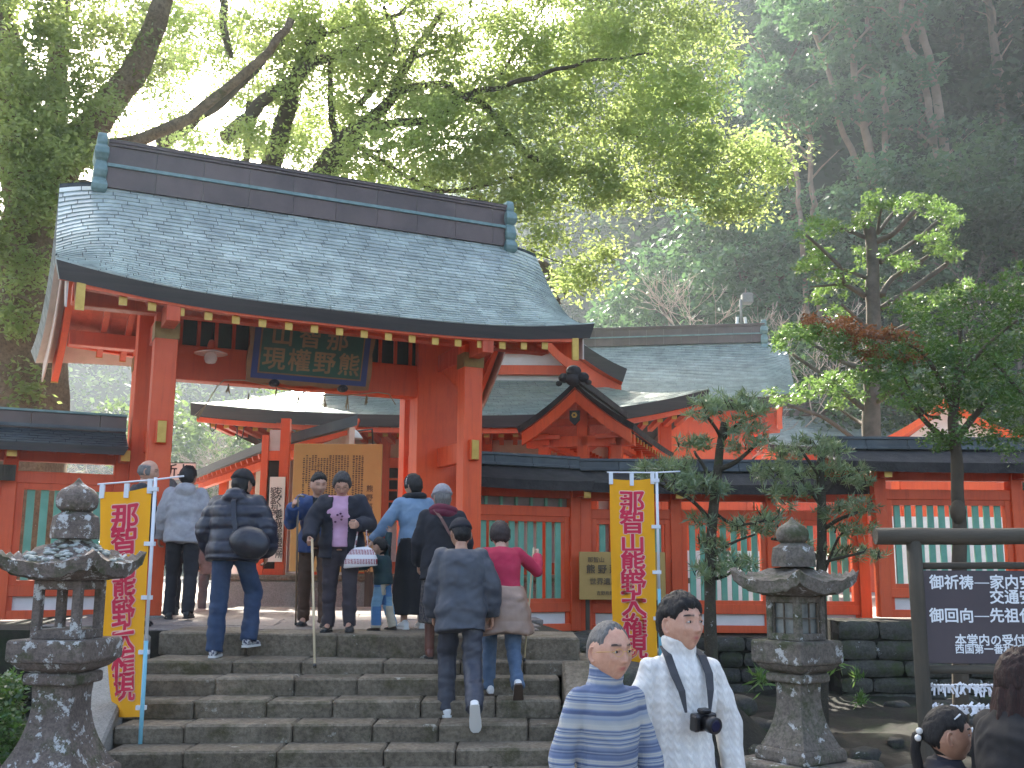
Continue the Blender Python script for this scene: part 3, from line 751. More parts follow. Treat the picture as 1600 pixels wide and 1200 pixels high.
# ================================================================== STONE WALLS
def stonewall(name, fr, w0, w1, z0, z1, rows, m, label, d=.35, seed=1, jit=.03, wmin=.4, wmax=.85):
    t = thing(name, fr((w0+w1)/2, 0, z0), label, 'stone wall')
    R = random.Random(seed); z = z1; hs = [R.uniform(.8, 1.2) for _ in range(rows)]; S = sum(hs)
    for r in range(rows):
        h = hs[r]/S*(z1-z0); zb = z-h; x = w0-R.uniform(0, .3)
        while x < w1:
            L = R.uniform(wmin, wmax); a, b = max(x, w0)+.008, min(x+L, w1)-.008
            if b-a > .08:
                nx, ny = 4, 3; ds = R.uniform(-jit, jit)
                # bulging, uneven front face
                fv = []
                for j in range(ny+1):
                    for i in range(nx+1):
                        u_ = i/nx; v_ = j/ny
                        edge = min(u_, 1-u_, v_, 1-v_)
                        bu = -.05*min(1, edge*3.5)+.03*noise.noise(Vector((x*3+u_*2, z*5+v_*2, seed)))
                        px_ = a+(b-a)*u_+(R.uniform(-.02, .02) if 0 < i < nx else 0); pz = zb+.006+(h-.012)*v_
                        if i in (0, nx) and j in (0, ny): px_ += .02*(1 if i == 0 else -1); pz += .02*(1 if j == 0 else -1)
                        fv.append(fr(px_, bu+ds, pz))
                n = nx+1; F = [(j*n+i, j*n+i+1, (j+1)*n+i+1, (j+1)*n+i) for j in range(ny) for i in range(nx)]
                mb = MB(); mb.add(fv, F, True)
                bk = [fr(a, d, zb+.006), fr(b, d, zb+.006), fr(b, d, z-.006), fr(a, d, z-.006)]
                rim = [i for i in range(n)]+[j*n+nx for j in range(1, ny+1)]+[ny*n+i for i in range(nx-1, -1, -1)]+[j*n for j in range(ny-1, 0, -1)]
                rv = [fv[k] for k in rim]; rb = []
                for k in rim:
                    i = k % n; j = k//n; rb.append(fr(a+(b-a)*i/nx, d, zb+.006+(h-.012)*j/ny))
                nn = len(rim); mb.add(rv+rb, [((k+1) % nn, k, nn+k, nn+(k+1) % nn) for k in range(nn)], False)
                mb.build('stone_block', m, t)
            x += L
        z = zb
    MB().box(fr, w0+.01, w1-.01, .06, d+.3, z0, z1-.01).build('core', M['soil'], t)
    return t
stonewall('retaining_wall', Fr((1.02, 15.55, 0), 0), 0.0, 3.75, -1.25, -.36, 4, M['rock'], 'dark mossy stone wall under the middle run of fence', seed=5, wmin=.35, wmax=.7)
FB = Fr(GF(4.4, .95, 0), AL)
stonewall('retaining_wall', FB, 0, 1.75, -1.0, -.34, 2, M['rock'], 'low stone ledge under the short fence beside the gate', seed=15, wmin=.5, wmax=.9)
stonewall('retaining_wall', Fr((4.55, 14.9, 0), 0), 0.0, 6.2, -1.25, -.09, 5, M['rock2'], 'grey block retaining wall under the tall fence at the far right', seed=6, wmin=.55, wmax=1.0)
MB().box(None, 4.6, 10.7, 15.2, 16.0, -1.0, -.10).build('wall_top_slab', M['rock2'], kind='structure')
FLw = Fr((-3.72, 9.95, 0), math.radians(152))
stonewall('retaining_wall', Fr(GF(-4.2, .2, 0), AL), 0, 3.4, -1.15, -.06, 4, M['rock'], 'dark stone wall below the left fence behind the left stone lantern', seed=7, wmin=.3, wmax=.7)
MB().box(Fr(GF(-4.2, .2, 0), AL), 0, 3.4, .3, 1.6, -1.1, -.075).build('landing_apron', M['flag'], kind='structure')
# loose rocks in the planting bed and beside the stairs
def rockmesh(R, sx, sy, sz):
    me = MB().ball((0,0,0), (1,1,1), 14, 9).mesh('rock'); off = Vector((R.uniform(0,99), R.uniform(0,99), 0))
    for v in me.vertices:
        c = Vector(v.co); k = 1+.28*noise.noise(c*1.1+off)+.10*noise.noise(c*3+off)
        c = Vector((max(-.8,min(.8,c.x)), max(-.8,min(.8,c.y)), max(-.7,min(.75,c.z))))*k
        v.co = (c.x*sx, c.y*sy, c.z*sz)
    return me
R = random.Random(11)
rocks = [(1.05,9.5,-.42,.34,.3,.26,'angular dark rock beside the top of the stairs'),(1.5,9.9,-.5,.4,.3,.26,'flat grey rock behind the man in the striped sweater'),
 (.66,8.55,-.55,.16,.3,.18,'tilted block at the right edge of the stairs')]
for x, y, z, a, b_, c, lab in rocks:
    o = link('rock', rockmesh(R, a, b_, c), M['rock2'] if a > .3 else M['rock'], None, None, Matrix.Translation((x, y, z)) @ Matrix.Rotation(R.uniform(0, 3), 4, 'Z')); tag(o, lab, 'rock')
for i in range(16):
    x = R.uniform(.6, 2.1); y = R.uniform(9.6, 14.6); s = R.uniform(.16, .3)
    o = link('rock', rockmesh(R, s*R.uniform(1, 1.7), s, s*.45), M['rock2'], None, None, Matrix.Translation((x, y, bedz(x, y)+.05)) @ Matrix.Rotation(R.uniform(0, 3), 4, 'Z'))
    tag(o, 'flat grey rock on the ledge between the stairs top and the short fence', 'rock', 'flat rocks beside the top of the stairs')
for i in range(46):
    x = R.uniform(2.2, 8.2); y = R.uniform(7.6, 14.4); s = R.uniform(.07, .24)
    o = link('rock', rockmesh(R, s*R.uniform(1, 1.6), s, s*.7), M['rock'], None, None, Matrix.Translation((x, y, bedz(x, y)+.02)) @ Matrix.Rotation(R.uniform(0, 3), 4, 'Z'))
    tag(o, 'dark rock lying on the planting bed behind the right lantern', 'rock', 'rocks strewn over the planting bed')
for i in range(26):
    x = R.uniform(-6.6, -3.9); y = R.uniform(7.2, 11.2); s = R.uniform(.12, .35)
    o = link('rock', rockmesh(R, s*R.uniform(1, 1.6), s, s*.8), M['rock'], None, None, Matrix.Translation((x, y, -1.0)) @ Matrix.Rotation(R.uniform(0, 3), 4, 'Z'))
    tag(o, 'dark mossy rock in the shade behind the left lantern', 'rock', 'rocks behind the left lantern')

# ================================================================== BUILDINGS BEYOND THE GATE
# hall A: skirt roof with front gable
YA = 21.2
hall = thing('shrine_hall', (-1.2, 24, -.26), 'vermilion shrine hall behind the gate with a pale copper skirt roof and gable', 'hall')
FA = Fr((0, YA, 0), 0)
xl, xr = at(297, 640, YA).x, at(1108, 612, YA).x
ze = at(520, 648, YA).z; zc = at(1108, 608, YA).z; zcl = at(297, 630, YA).z
def Apt(u_, t):   # u 0..1 along eave, t 0..1 up the slope
    y = 3.4*t; sh = 2.6*t
    x = (xl+sh)+(xr-xl-2*sh)*u_
    q = (u_-.5)*2; lift = ((zc if q > 0 else zcl)-ze)*abs(q)**2.6*(1-t)**1.5
    z = ze+1.45*(.62*t+.38*t*t)+lift
    return FA(x, y, z)
mb = MB(); nu, nv = 40, 10
P = [Apt(i/nu, j/nv) for j in range(nv+1) for i in range(nu+1)]; n = nu+1
mb.add(P, [(j*n+i, j*n+i+1, (j+1)*n+i+1, (j+1)*n+i) for j in range(nv) for i in range(nu)], True, 0)
E0 = [Apt(i/nu, 0) for i in range(nu+1)]; th = .30
E1 = [p+Vector((0, .06, -th*(.8))) for p in E0]
mb.add(E0+E1, [(i+1, i, n+i, n+i+1) for i in range(nu)], True, 1)
B1 = [Vector((p.x, p.y+3.2, p.z+.45)) for p in E1]
mb.add(E1+B1, [(i+1, i, n+i, n+i+1) for i in range(nu)], True, 2)
# right and left hip slopes
for sgn in (1, -1):
    uu = 1 if sgn > 0 else 0
    A = [Apt(uu, j/nv) for j in range(nv+1)]; B = [Vector((p.x, 2*(YA+6)-p.y, p.z)) for p in A]
    f = [(j, nv+1+j, nv+2+j, j+1) for j in range(nv)]
    if sgn < 0: f = [tuple(reversed(x)) for x in f]
    mb.add(A+B, f, True, 0)
    a0, b0 = A[0], B[0]; q = [a0, b0, b0+Vector((-.06*sgn, 0, -th*.8)), a0+Vector((-.06*sgn, .06, -th*.8))]
    mb.add(q, [(3,2,1,0) if sgn > 0 else (0,1,2,3)], False, 1)
mb.build('skirt_roof', [M['tilegap'], M['fascia'], M['verm']], hall)
# sheets on skirt roof
rest = MB(); R = random.Random(5); rows = 26
def Atile(a, b, t0, t1, mbx):
    nrm = Vector((0, -.42, .9)); u0_, u1_ = a, b
    A0, A1, B0, B1_ = Apt(u0_, t0), Apt(u1_, t0), Apt(u0_, t1), Apt(u1_, t1)
    lf = .016+R.uniform(-.003, .003)
    mbx.add([A0+nrm*lf, A1+nrm*lf, B1_+nrm*.003, B0+nrm*.003, A0, A1], [(0,1,2,3), (4,5,1,0)])
for r in range(rows):
    u_ = -R.uniform(0, .03)
    while u_ < 1:
        Atile(max(0, u_)+.0004, min(1, u_+.034)-.0003, r/rows, (r+1)/rows, rest); u_ += .034
rest.build('shingle', M['patina_b'], hall, kind='stuff')
# eave: rafters with caps, eave board
nr_ = 34
for i in range(nr_):
    u_ = .035+.93*i/(nr_-1); p = Apt(u_, 0)+Vector((0, .35, -th*.8-.03))
    r_ = MB().box(None, p.x-.05, p.x+.05, p.y, p.y+1.6, p.z-.13, p.z-.02).build('rafter', M['verm'], hall)
    MB().box(None, p.x-.055, p.x+.055, p.y-.02, p.y, p.z-.135, p.z-.015).build('rafter_cap', M['gold'], r_)
rg = []
for i in range(31):
    p = Apt(.01+.98*i/30, 0)+Vector((0, .2, -th*.8-.005)); rg.append([p+Vector((0,-.06,-.10)), p+Vector((0,.06,-.10)), p+Vector((0,.06,0)), p+Vector((0,-.06,0))])
MB().loft(rg, smooth=False).build('eave_board', M['verm'], hall)
# walls
zw0 = .45
YW = YA+1.7
MB().box(None, xl+2.0, xr-1.6, YW+.12, YW+.2, zw0, ze+.3).build('wall', M['cream'], hall)
MB().box(None, xl+2.0, xr-1.6, YW-.02, YW+.119, ze-.92, ze-.70).build('beam', M['verm'], hall)
MB().box(None, xl+2.0, xr-1.6, YW-.02, YW+.118, ze-.28, ze-.08).build('beam', M['verm'], hall)
MB().box(None, xl+2.0, xr-1.6, YW-.02, YW+.118, zw0, zw0+.25).build('beam', M['verm'], hall)
MB().box(None, xl+2.0, xr-1.6, YW-.02, YW+.117, 1.55, 1.75).build('beam', M['verm'], hall)
for px in (440, 600, 760, 880, 960, 1040):
    x = at(px, 700, YW).x; MB().box(None, x-.13, x+.13, YW-.06, YW+.25, zw0, ze+.1).build('post', M['verm'], hall, bev=.01)
for px0, px1 in ((604, 622), (640, 755), (775, 868)):
    x0, x1 = at(px0, 700, YW).x, at(px1, 700, YW).x
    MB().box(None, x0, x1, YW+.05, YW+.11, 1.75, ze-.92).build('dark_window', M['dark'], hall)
    for k in range(1, 4): MB().box(None, x0, x1, YW+.01, YW+.045, 1.75+(ze-2.67)*k/4-.02, 1.75+(ze-2.67)*k/4+.02).build('glazing_bar', M['verm'], hall)
MB().box(None, xl+1.4, xr-1.0, YA-2.75, YW+1.5, -.26, zw0-.1).build('podium', M['granite'], hall, bev=.02)
MB().box(None, xl+1.3, xr-.9, YA-2.80, YW+1.6, zw0-.098, zw0-.005).build('podium_cap', M['step'], hall, bev=.02)
# black iron eave hooks at left corner
for px, py in ((333,655),(375,668),(413,690)):
    p = at(px, py, YA+.2)
    mb = MB(); s_ = .013
    q = [p+Vector((-.14,0,.05)), p+Vector((-.06,0,.0)), p+Vector((-.05,0,-.2)), p+Vector((0,0,-.26)), p+Vector((.06,0,-.2)), p+Vector((.08,0,-.0)), p+Vector((.2,0,.05))]
    mb.tube(q, s_, 6); mb.build('eave_hook', M['black'], hall)
# front gable of hall A
zg = ze+1.25
FG = Fr((at(742, 500, YA+3).x, YA+2.2, 0), math.radians(90))
zrg = at(742, 345, YA+2.2).z
ex = at(980, 585, YA+2.2).x-FG.o.x
RA = Roof(FG, 0, 9, 0, ex, zrg, at(980, 583, YA+2.2).z, sag=.55, upt=.1, thick=.34)
RA.shell(-1, [M['patina_b'], M['fascia'], M['fascia'], M['verm']], hall, nw=10); RA.shell(1, [M['patina_b'], M['fascia'], M['fascia'], M['verm']], hall, nw=10)
RA.tiles(-1, 30, .5, hall, M['patina_b'], own=0, seed=3)
for side in (-1, 1):
    rings = []
    for i in range(11):
        t = i/10*.97; z = RA.z(.3, t)-.36; vv = side*t*ex
        rings.append([FG(.28, vv, z-.42), FG(.40, vv, z-.42), FG(.40, vv, z), FG(.28, vv, z)])
    mb = MB().loft(rings, smooth=False)
    if side > 0: mb.f = [tuple(reversed(f)) for f in mb.f]
    mb.build('bargeboard', M['verm'], hall)
zb_ = RA.z(.3, .93)-.5
MB().add([FG(.9, -ex*.9, zb_), FG(.9, ex*.9, zb_), FG(.9, 0, zrg-.4)], [(0, 1, 2)]).build('pediment', M['white'], hall)
MB().box(FG, .72, .88, -ex*.85, ex*.85, at(800,578,YA+3).z-.12, at(800,578,YA+3).z+.1).build('beam', M['verm'], hall)
MB().box(FG, .72, .87, -ex*.5, ex*.5, at(800,552,YA+3).z, at(800,552,YA+3).z+.2).build('beam', M['verm'], hall)
RA.ridge(hall, .1, 9, .7, .34, (M['cop_br'], M['cop_gr']))
mb = MB()   # pale scrolled crest on the right verge
for (px, py) in ((868,447),(874,452),(877,462),(880,470),(886,473),(862,440)):
    mb.ball(at(px, py, YA+2.1), (.075, .06, .07), 8, 6)
mb.build('crest_scroll', M['white'], hall)
mb = MB()
for (px, py, s_) in ((845,425,.28),(858,440,.3),(870,458,.26)): mb.ball(at(px, py, YA+2.3), (s_, .12, s_*1.1), 10, 7)
mb.build('crest', M['cop_br'], hall)

# porch with dark bark gable roof
aK = math.radians(73.3)
YK = 17.1
FK = Fr(at(897, 600, YK), aK); FK.o.z = 0
zrk = at(897, 596, YK).z; eK = .99; zek = at(985, 668, YK).z
porch = thing('gabled_porch', FK(2, 0, -.26), 'small porch with a dark bark gable roof and gold hexagon pendant behind the fence', 'porch')
RK = Roof(FK, 0, 4.6, 0, eK, zrk, zek, sag=.22, upt=.03, thick=.11)
RK.shell(-1, [M['bark']]*3+[M['verm_d']], porch, nw=10); RK.shell(1, [M['bark']]*3+[M['verm_d']], porch, nw=10)
for side in (-1, 1):
    rings = []
    for i in range(11):
        t = i/10*.93; z = RK.z(.1, t)-.12; vv = side*t*eK
        rings.append([FK(.08, vv, z-.21), FK(.15, vv, z-.21), FK(.15, vv, z), FK(.08, vv, z)])
    mb = MB().loft(rings, smooth=False)
    if side > 0: mb.f = [tuple(reversed(f)) for f in mb.f]
    mb.build('bargeboard', M['verm'], porch)
    for k in range(14):
        w_ = .25+k*.31; z = RK.z(w_, .9)-.17
        r_ = MB().box(FK, w_-.03, w_+.03, *sorted((side*.3, side*eK*.90)), z-.07, z).build('rafter', M['verm_d'], porch)
        MB().box(FK, w_-.034, w_+.034, *sorted((side*eK*.90, side*(eK*.90+.015))), z-.075, z+.004).build('rafter_cap', M['gold'], r_)
mb = MB()
for a, z, r_ in ((0, .16, .13), (-.16, .06, .10), (.16, .06, .10), (-.25, -.03, .055), (.25, -.03, .055), (0, .03, .14)): mb.ball(FK(-.03, a, zrk+z), (r_, r_*.8, r_*.85), 10, 7)
mb.build('ridge_end_ornament', M['bark'], porch)
MB().box(FK, .1, 4.6, -.09, .09, zrk-.02, zrk+.10).build('ridge_cap', M['bark'], porch)
g0 = [( -.085, .0), (.085, .0), (.085, -.16), (0, -.25), (-.085, -.16)]
zp = at(897, 641, YK).z
pend = MB().loft([[FK(.02, -a, zp+z) for a, z in g0], [FK(.06, -a, zp+z) for a, z in g0]], smooth=False).build('gable_pendant', M['black'], porch)
rings = [[FK(d, .05*math.cos(math.pi/3*k), zp-.08+.05*math.sin(math.pi/3*k)) for k in range(6)] for d in (0.0, .018)]
MB().loft(rings, smooth=False).build('hexagon_crest', M['gold'], pend)
rings = [[FK(d, .02*math.cos(math.pi/3*k), zp-.08+.02*math.sin(math.pi/3*k)) for k in range(6)] for d in (-.006, .0)]
MB().loft(rings, smooth=False).build('crest_eye', M['black'], pend)
for v_ in (-.62, .62, -.05):
    for w_ in ((.45,) if v_ == -.05 else (.45, 2.4, 4.3)):
        MB().box(FK, w_-.09, w_+.09, v_-.09, v_+.09, -.26, zek-.05 if abs(v_) > .3 else zrk-.35).build('post', M['verm'], porch, bev=.006)
MB().box(FK, .36, .54, -.92, .92, zek-.28, zek-.10).build('beam', M['verm'], porch)
MB().box(FK, .38, .52, -.55, .55, zek+.08, zek+.2).build('beam', M['verm_d'], porch)
MB().box(FK, .3, 4.5, .5, .62, zek-.25, zek-.08).build('beam', M['verm'], porch)
MB().box(FK, .3, 4.5, -.62, -.5, zek-.25, zek-.08).build('beam', M['verm'], porch)

# main hall B
aB = math.radians(-9.6)
FBh = Fr(at(1246, 540, 33), aB); FBh.o.z = 0
zrb = at(1225, 531, 36.6).z; 
eB = 3.6
main = thing('main_hall', FBh(-5, 3.6, -.3), 'large hall with a long grey copper roof and sunlit orange gable end', 'hall')
zeb = zrb-2.75
RB = Roof(FBh, -13, 0.0, eB, eB, zrb, zeb, sag=.35, upt=.25, mino=.35, thick=.4, minow=1.2)
RB.shell(-1, [M['tilegap'], M['fascia'], M['wood'], M['verm']], main); RB.shell(1, [M['patina_b'], M['fascia'], M['wood'], M['verm']], main)
RB.tiles(-1, 42, .6, main, M['patina_b'], own=0, seed=6, lift=.02, tmin=.02)
RB.ridge(main, -13, -.75, .62, .42, (M['cop_br'], M['cop_gr']))
ridge_ornament(FBh, -.78, eB, zrb-.45, zrb+.72, M['cop_gr'], main, 1, d=.3, wd=.55)
mb = MB()
for side in (-1, 1):
    for off, wd, hh, mt in ((.55, .16, .7, 'verm'),):
        rings = []
        for i in range(11):
            t = i/10*.97; z = RB.z(-off, t)-.42; vv = eB+side*t*eB
            rings.append([FBh(-off-wd, vv, z-hh), FBh(-off, vv, z-hh), FBh(-off, vv, z), FBh(-off-wd, vv, z)])
        mb = MB().loft(rings, smooth=False)
        if side > 0: mb.f = [tuple(reversed(f)) for f in mb.f]
        mb.build('bargeboard', M['verm'], main)
MB().hexa([FBh(-12,.9,-.3),FBh(-1.7,.9,-.3),FBh(-1.7,2*eB-.9,-.3),FBh(-12,2*eB-.9,-.3),FBh(-12,.9,zeb-.12),FBh(-1.7,.9,zeb-.12),FBh(-1.7,2*eB-.9,zeb-.12),FBh(-12,2*eB-.9,zeb-.12)]).build('wall', M['verm'], main)
MB().add([FBh(-1.7,1.3,zeb-.1),FBh(-1.7,2*eB-1.3,zeb-.1),FBh(-1.7,eB,zrb-.8),FBh(-1.9,1.3,zeb-.1),FBh(-1.9,2*eB-1.3,zeb-.1),FBh(-1.9,eB,zrb-.8)],[(0,1,2),(5,4,3)]).build('gable_wall', M['cream'], main)
for v_ in (.9, 2.2, eB, 5.0, 6.3): MB().box(FBh, -1.7, -1.5, v_-.12, v_+.12, -.3, zeb+(-.1 if v_ in (.9, 6.3) else .2 if v_ != eB else 1.4)).build('post', M['verm'], main)
for z_, vi in ((zeb-.9, 1.2), (zeb-.25, 1.2), (zeb+.55, 2.6)): MB().box(FBh, -1.7, -1.45, vi, 2*eB-vi, z_, z_+.2).build('beam', M['verm'], main)
# lightning rod / loudspeaker on the ridge
sp = FBh(-1.55, eB, zrb+.62)
sk = thing('roof_loudspeaker', sp, 'pale loudspeaker frame standing on the ridge of the large hall', 'loudspeaker')
for dx in (-.22, .22): MB().beam(sp+Vector((dx,0,-.6)), sp+Vector((dx*.6,0,.25)), .09, .09).build('bracket', M['white'], sk)
MB().beam(sp+Vector((-.3,0,-.35)), sp+Vector((.3,0,-.35)), .07, .07).build('bracket', M['white'], sk)
MB().tube([sp, sp+Vector((0,0,.9))], .05, 8).build('mast', M['granite'], sk)
MB().box(None, sp.x+.05, sp.x+.45, sp.y-.1, sp.y+.25, sp.z+.75, sp.z+1.15).build('horn', M['granite'], sk, bev=.05)

# far roof C and small hall D
FC = Fr((at(1240, 660, 40).x-1, 40, 0), 0)
zrc = at(1330, 648, 43).z
far = thing('far_hall', FC(3, 3, -.3), 'distant low hall with a flat-looking grey blue roof behind the pruned tree', 'hall')
RC = Roof(FC, 0, 9, 3, 3, zrc, zrc-1.7, thick=.3, upt=.1)
RC.shell(-1, [M['patina_b'], M['fascia'], M['fascia'], M['verm']], far, nw=10); RC.shell(1, [M['patina_b'], M['fascia'], M['fascia'], M['verm']], far, nw=10)
RC.tiles(-1, 20, .6, far, M['patina_b'], lift=.02, seed=8); RC.ridge(far, 0, 9, .5, .4, (M['cop_br'], M['cop_gr']))
MB().box(FC, .6, 8.4, .8, 5.2, -.3, zrc-1.6).build('wall', M['verm'], far)
FD = Fr(at(1478, 640, 25), math.radians(62)); FD.o.z = 0
zrd = at(1480, 622, 25).z
sm = thing('side_hall', FD(2, 0, -.3), 'orange side hall with a white sunlit roof slope behind the dense dark tree', 'hall')
RD = Roof(FD, 0, 7, 0, 1.9, zrd, zrd-1.15, thick=.2, upt=.1)
RD.shell(-1, [M['patina_b'], M['fascia'], M['verm'], M['verm']], sm, nw=10); RD.shell(1, [M['patina_b'], M['fascia'], M['verm'], M['verm']], sm, nw=10)
MB().box(FD, .5, 6.5, -1.3, 1.3, -.3, zrd-1.0).build('wall', M['verm'], sm)
for v_ in (-1.3, 0, 1.3): MB().box(FD, .35, .5, v_-.1, v_+.1, -.3, zrd-.9).build('post', M['verm'], sm)
MB().add([FD(.45,-1.3,zrd-1.1),FD(.45,1.3,zrd-1.1),FD(.45,0,zrd-.2)],[(2,1,0)]).build('gable_wall', M['white'], sm)
# sunlit courtyard walls seen between slats
for i, (px0, px1, Y, z0, z1, mt, lab) in enumerate(((930, 1290, 24, -.26, 1.0, 'white', 'low white courtyard wall glimpsed through the green slats behind the right lantern'), (1370, 1620, 22, -.26, 1.7, 'white', 'pale courtyard wall glimpsed through the slats of the far right fence'))):
    x0, x1 = at(px0, 800, Y).x, at(px1, 800, Y).x
    MB().box(None, x0, x1, Y, Y+.15, z0, z1).build('courtyard_wall', M[mt], label=lab, cat='wall')

# annex eave at left
an = thing('annex', at(400, 740, 21), 'annex with an orange rafter eave behind the gate, left of the shrine hall', 'building')
a0, a1 = at(424, 694, 18.8), at(270, 754, 28.5); a1.z = a0.z
d_ = (a1-a0).normalized(); nrm = Vector((d_.y, -d_.x, 0))
if nrm.x < 0: nrm = -nrm
def AP(s_, q, z): return a0+d_*s_+nrm*q+ZZ*z
Lr = (a1-a0).length
MB().hexa([AP(0,0,-.06),AP(0,1.6,.45),AP(Lr,1.6,.45),AP(Lr,0,-.06),AP(0,0,.10),AP(0,1.6,.65),AP(Lr,1.6,.65),AP(Lr,0,.10)][:8]).build('roof', M['patina_s'], an)
MB().beam(AP(-.02,-.03,0), AP(Lr,-.03,0), .05, .16).build('gutter', M['fascia'], an)
for k in range(22):
    s_ = .15+k*(Lr-.3)/21
    MB().beam(AP(s_, .05, -.12), AP(s_, 1.5, .33), .07, .09).build('rafter', M['verm'], an)
MB().beam(AP(0,.75,-.02), AP(Lr,.75,-.02), .14, .18).build('beam', M['verm'], an)
for s_ in (.5, 3, 6, 9): MB().box(None, AP(s_,1.0,0).x-.1, AP(s_,1.0,0).x+.1, AP(s_,1.0,0).y-.1, AP(s_,1.0,0).y+.1, -.26, a0.z+.1).build('post', M['verm'], an)
w0_, w1_ = AP(0,1.45,0), AP(Lr,1.45,0)
MB().hexa([Vector((w0_.x,w0_.y,-.26)),Vector((w0_.x+.1,w0_.y,-.26)),Vector((w1_.x+.1,w1_.y,-.26)),Vector((w1_.x,w1_.y,-.26)),Vector((w0_.x,w0_.y,a0.z+.4)),Vector((w0_.x+.1,w0_.y,a0.z+.4)),Vector((w1_.x+.1,w1_.y,a0.z+.4)),Vector((w1_.x,w1_.y,a0.z+.4))]).build('wall', M['cream'], an)
# wall with the vertical white sign, left of the big board
xq0, xq1 = at(404, 800, 18.6).x, at(447, 800, 18.6).x
pv = thing('office_screen', ((xq0+xq1)/2, 18.7, -.2), 'narrow vermilion framed screen left of the yellow notice board', 'screen')
MB().box(None, xq0, xq0+.12, 18.6, 18.75, .35, 2.9).build('post', M['verm'], pv); MB().box(None, xq1-.16, xq1, 18.6, 18.75, .35, 3.2).build('post', M['verm'], pv)
MB().box(None, xq0+.12, xq1-.16, 18.62, 18.74, .35, .55).build('rail', M['verm'], pv); MB().box(None, xq0+.12, xq1-.16, 18.62, 18.74, 2.45, 2.62).build('rail', M['verm'], pv)
MB().box(None, xq0+.12, xq1-.16, 18.68, 18.72, .55, 2.45).build('panel', M['dark'], pv)
MB().box(None, xq0+.12, xq1-.16, 18.66, 18.72, 2.62, 3.0).build('panel', M['cream'], pv)
M['paper'] = simple('sign_white', (.78,.72,.62), (.72,.66,.56), sc=2, rough=.6, bs=0)
M['ink'] = simple('black_ink', (.02,.02,.02), rough=.6, bs=0)
vs = thing('vertical_sign', at(431, 800, 18.5), 'tall narrow white sign with black handwriting beside the yellow notice board', 'sign')
c0, c1 = at(422, 745, 18.5), at(440, 878, 18.5)
MB().box(None, c0.x, c1.x, 18.5, 18.54, c1.z, c0.z).build('board', M['paper'], vs)
MB().box(None, c0.x-.03, c0.x-.001, 18.5, 18.55, c1.z-.03, c0.z+.03).build('frame', M['dark'], vs)
for ci, (txt, px, y0, y1) in enumerate((('おみくじ御祈祷絵馬授与所', 435.5, 762, 872), ('記念品お守', 427, 762, 806))):
    for k, ch in enumerate(txt):
        p = at(px, y0+(y1-y0)*(k+.5)/len(txt), 18.49); place_text(ch, .13 if ci == 0 else .105, p, (1,0,0), (0,0,1), M['ink'], vs, off=.002)
# big yellow notice board
M['ywood'] = simple('yellow_board', (.48,.30,.085), (.43,.265,.075), sc=2, rough=.5, bs=.1)
M['yink'] = simple('brown_ink', (.10,.065,.03), rough=.6, bs=0)
YN = 18.15
nb = thing('notice_board', at(525, 893, YN), 'large yellow notice board covered with columns of small writing, seen through the gate', 'notice board')
A_, B_ = at(461, 693, YN), at(598, 693, YN); C_, D_ = at(592, 893, YN), at(450, 893, YN)
xa, xb = (A_.x+D_.x)/2, (B_.x+C_.x)/2; za, zb = D_.z, A_.z
MB().box(None, xa, xb, YN, YN+.06, za, zb).build('board', M['ywood'], nb, bev=.008)
for q_ in (xa+.15, xb-.25): MB().box(None, q_, q_+.13, YN+.07, YN+.2, -.2, zb-.1).build('leg', M['wood'], nb)
mb = MB(); R = random.Random(9)
ncol = 21; W_ = xb-xa
for k in range(ncol):
    x = xa+W_*(.12+.66*k/(ncol-1)); z = zb-.20; zend = za+.95 if k < 18 else za+.85
    z -= R.choice([0, 0, .0, .05]); 
    if k in (16,): continue
    stop = zend if R.random() < .8 else zend+R.uniform(.2, .8)
    while z > stop:
        h = R.uniform(.018, .030); w_ = R.uniform(.012, .022)
        mb.add([(x-w_, YN-.003, z-h), (x+w_, YN-.003, z-h), (x+w_*.8, YN-.003, z), (x-w_, YN-.003, z)], [(0,1,2,3)])
        z -= h+R.uniform(.008, .016)
mb.build('small_print', M['yink'], nb, kind='stuff')
for k, ch in enumerate('熊野那智大社の御案内'): place_text(ch, .12, Vector((xa+W_*.87, YN-.004, zb-.78-.155*k)), (1,0,0), (0,0,1), M['yink'], nb, off=.003)
# gallery lamp on hall
lp = at(553, 682, 20.5)
gl = thing('wall_lamp', lp, 'white shaded lamp under the hall eave above the notice board', 'lamp')
lathe(lp, [(.03,.14),(.09,.08),(.17,-.02),(.175,-.05),(.15,-.05)], 16).build('shade', M['white'], gl)
MB().beam(lp+ZZ*.12, lp+Vector((.05,.2,.36)), .06, .06).build('arm', M['verm_d'], gl)
MB().tube([lp+ZZ*.1, lp+Vector((.3,.4,.2)), lp+Vector((.3,.6,-.1))], .02, 6).build('cable', M['black'], gl)
# white placard far left behind gate with brush writing
pc = at(275, 736, 16.4)
cs = thing('hanging_placard', pc, 'white placard with black brush writing behind the left gate post', 'sign')
MB().box(None, pc.x-.26, pc.x+.3, 16.4, 16.43, pc.z-.13, pc.z+.12).build('board', M['paper'], cs)
MB().beam(Vector((pc.x-.26,16.42,pc.z+.12)), Vector((pc.x+.3,16.42,pc.z+.12)), .03, .03).build('frame', M['dark'], cs)
MB().box(None, pc.x-.24, pc.x-.20, 16.44, 16.48, -.2, pc.z+.1).build('leg', M['wood'], cs); MB().box(None, pc.x+.2, pc.x+.24, 16.44, 16.48, -.2, pc.z+.1).build('leg', M['wood'], cs)
place_text('祈上', .2, Vector((pc.x+.02, 16.395, pc.z)), (1,0,0), (0,0,1), M['ink'], cs, off=.004)

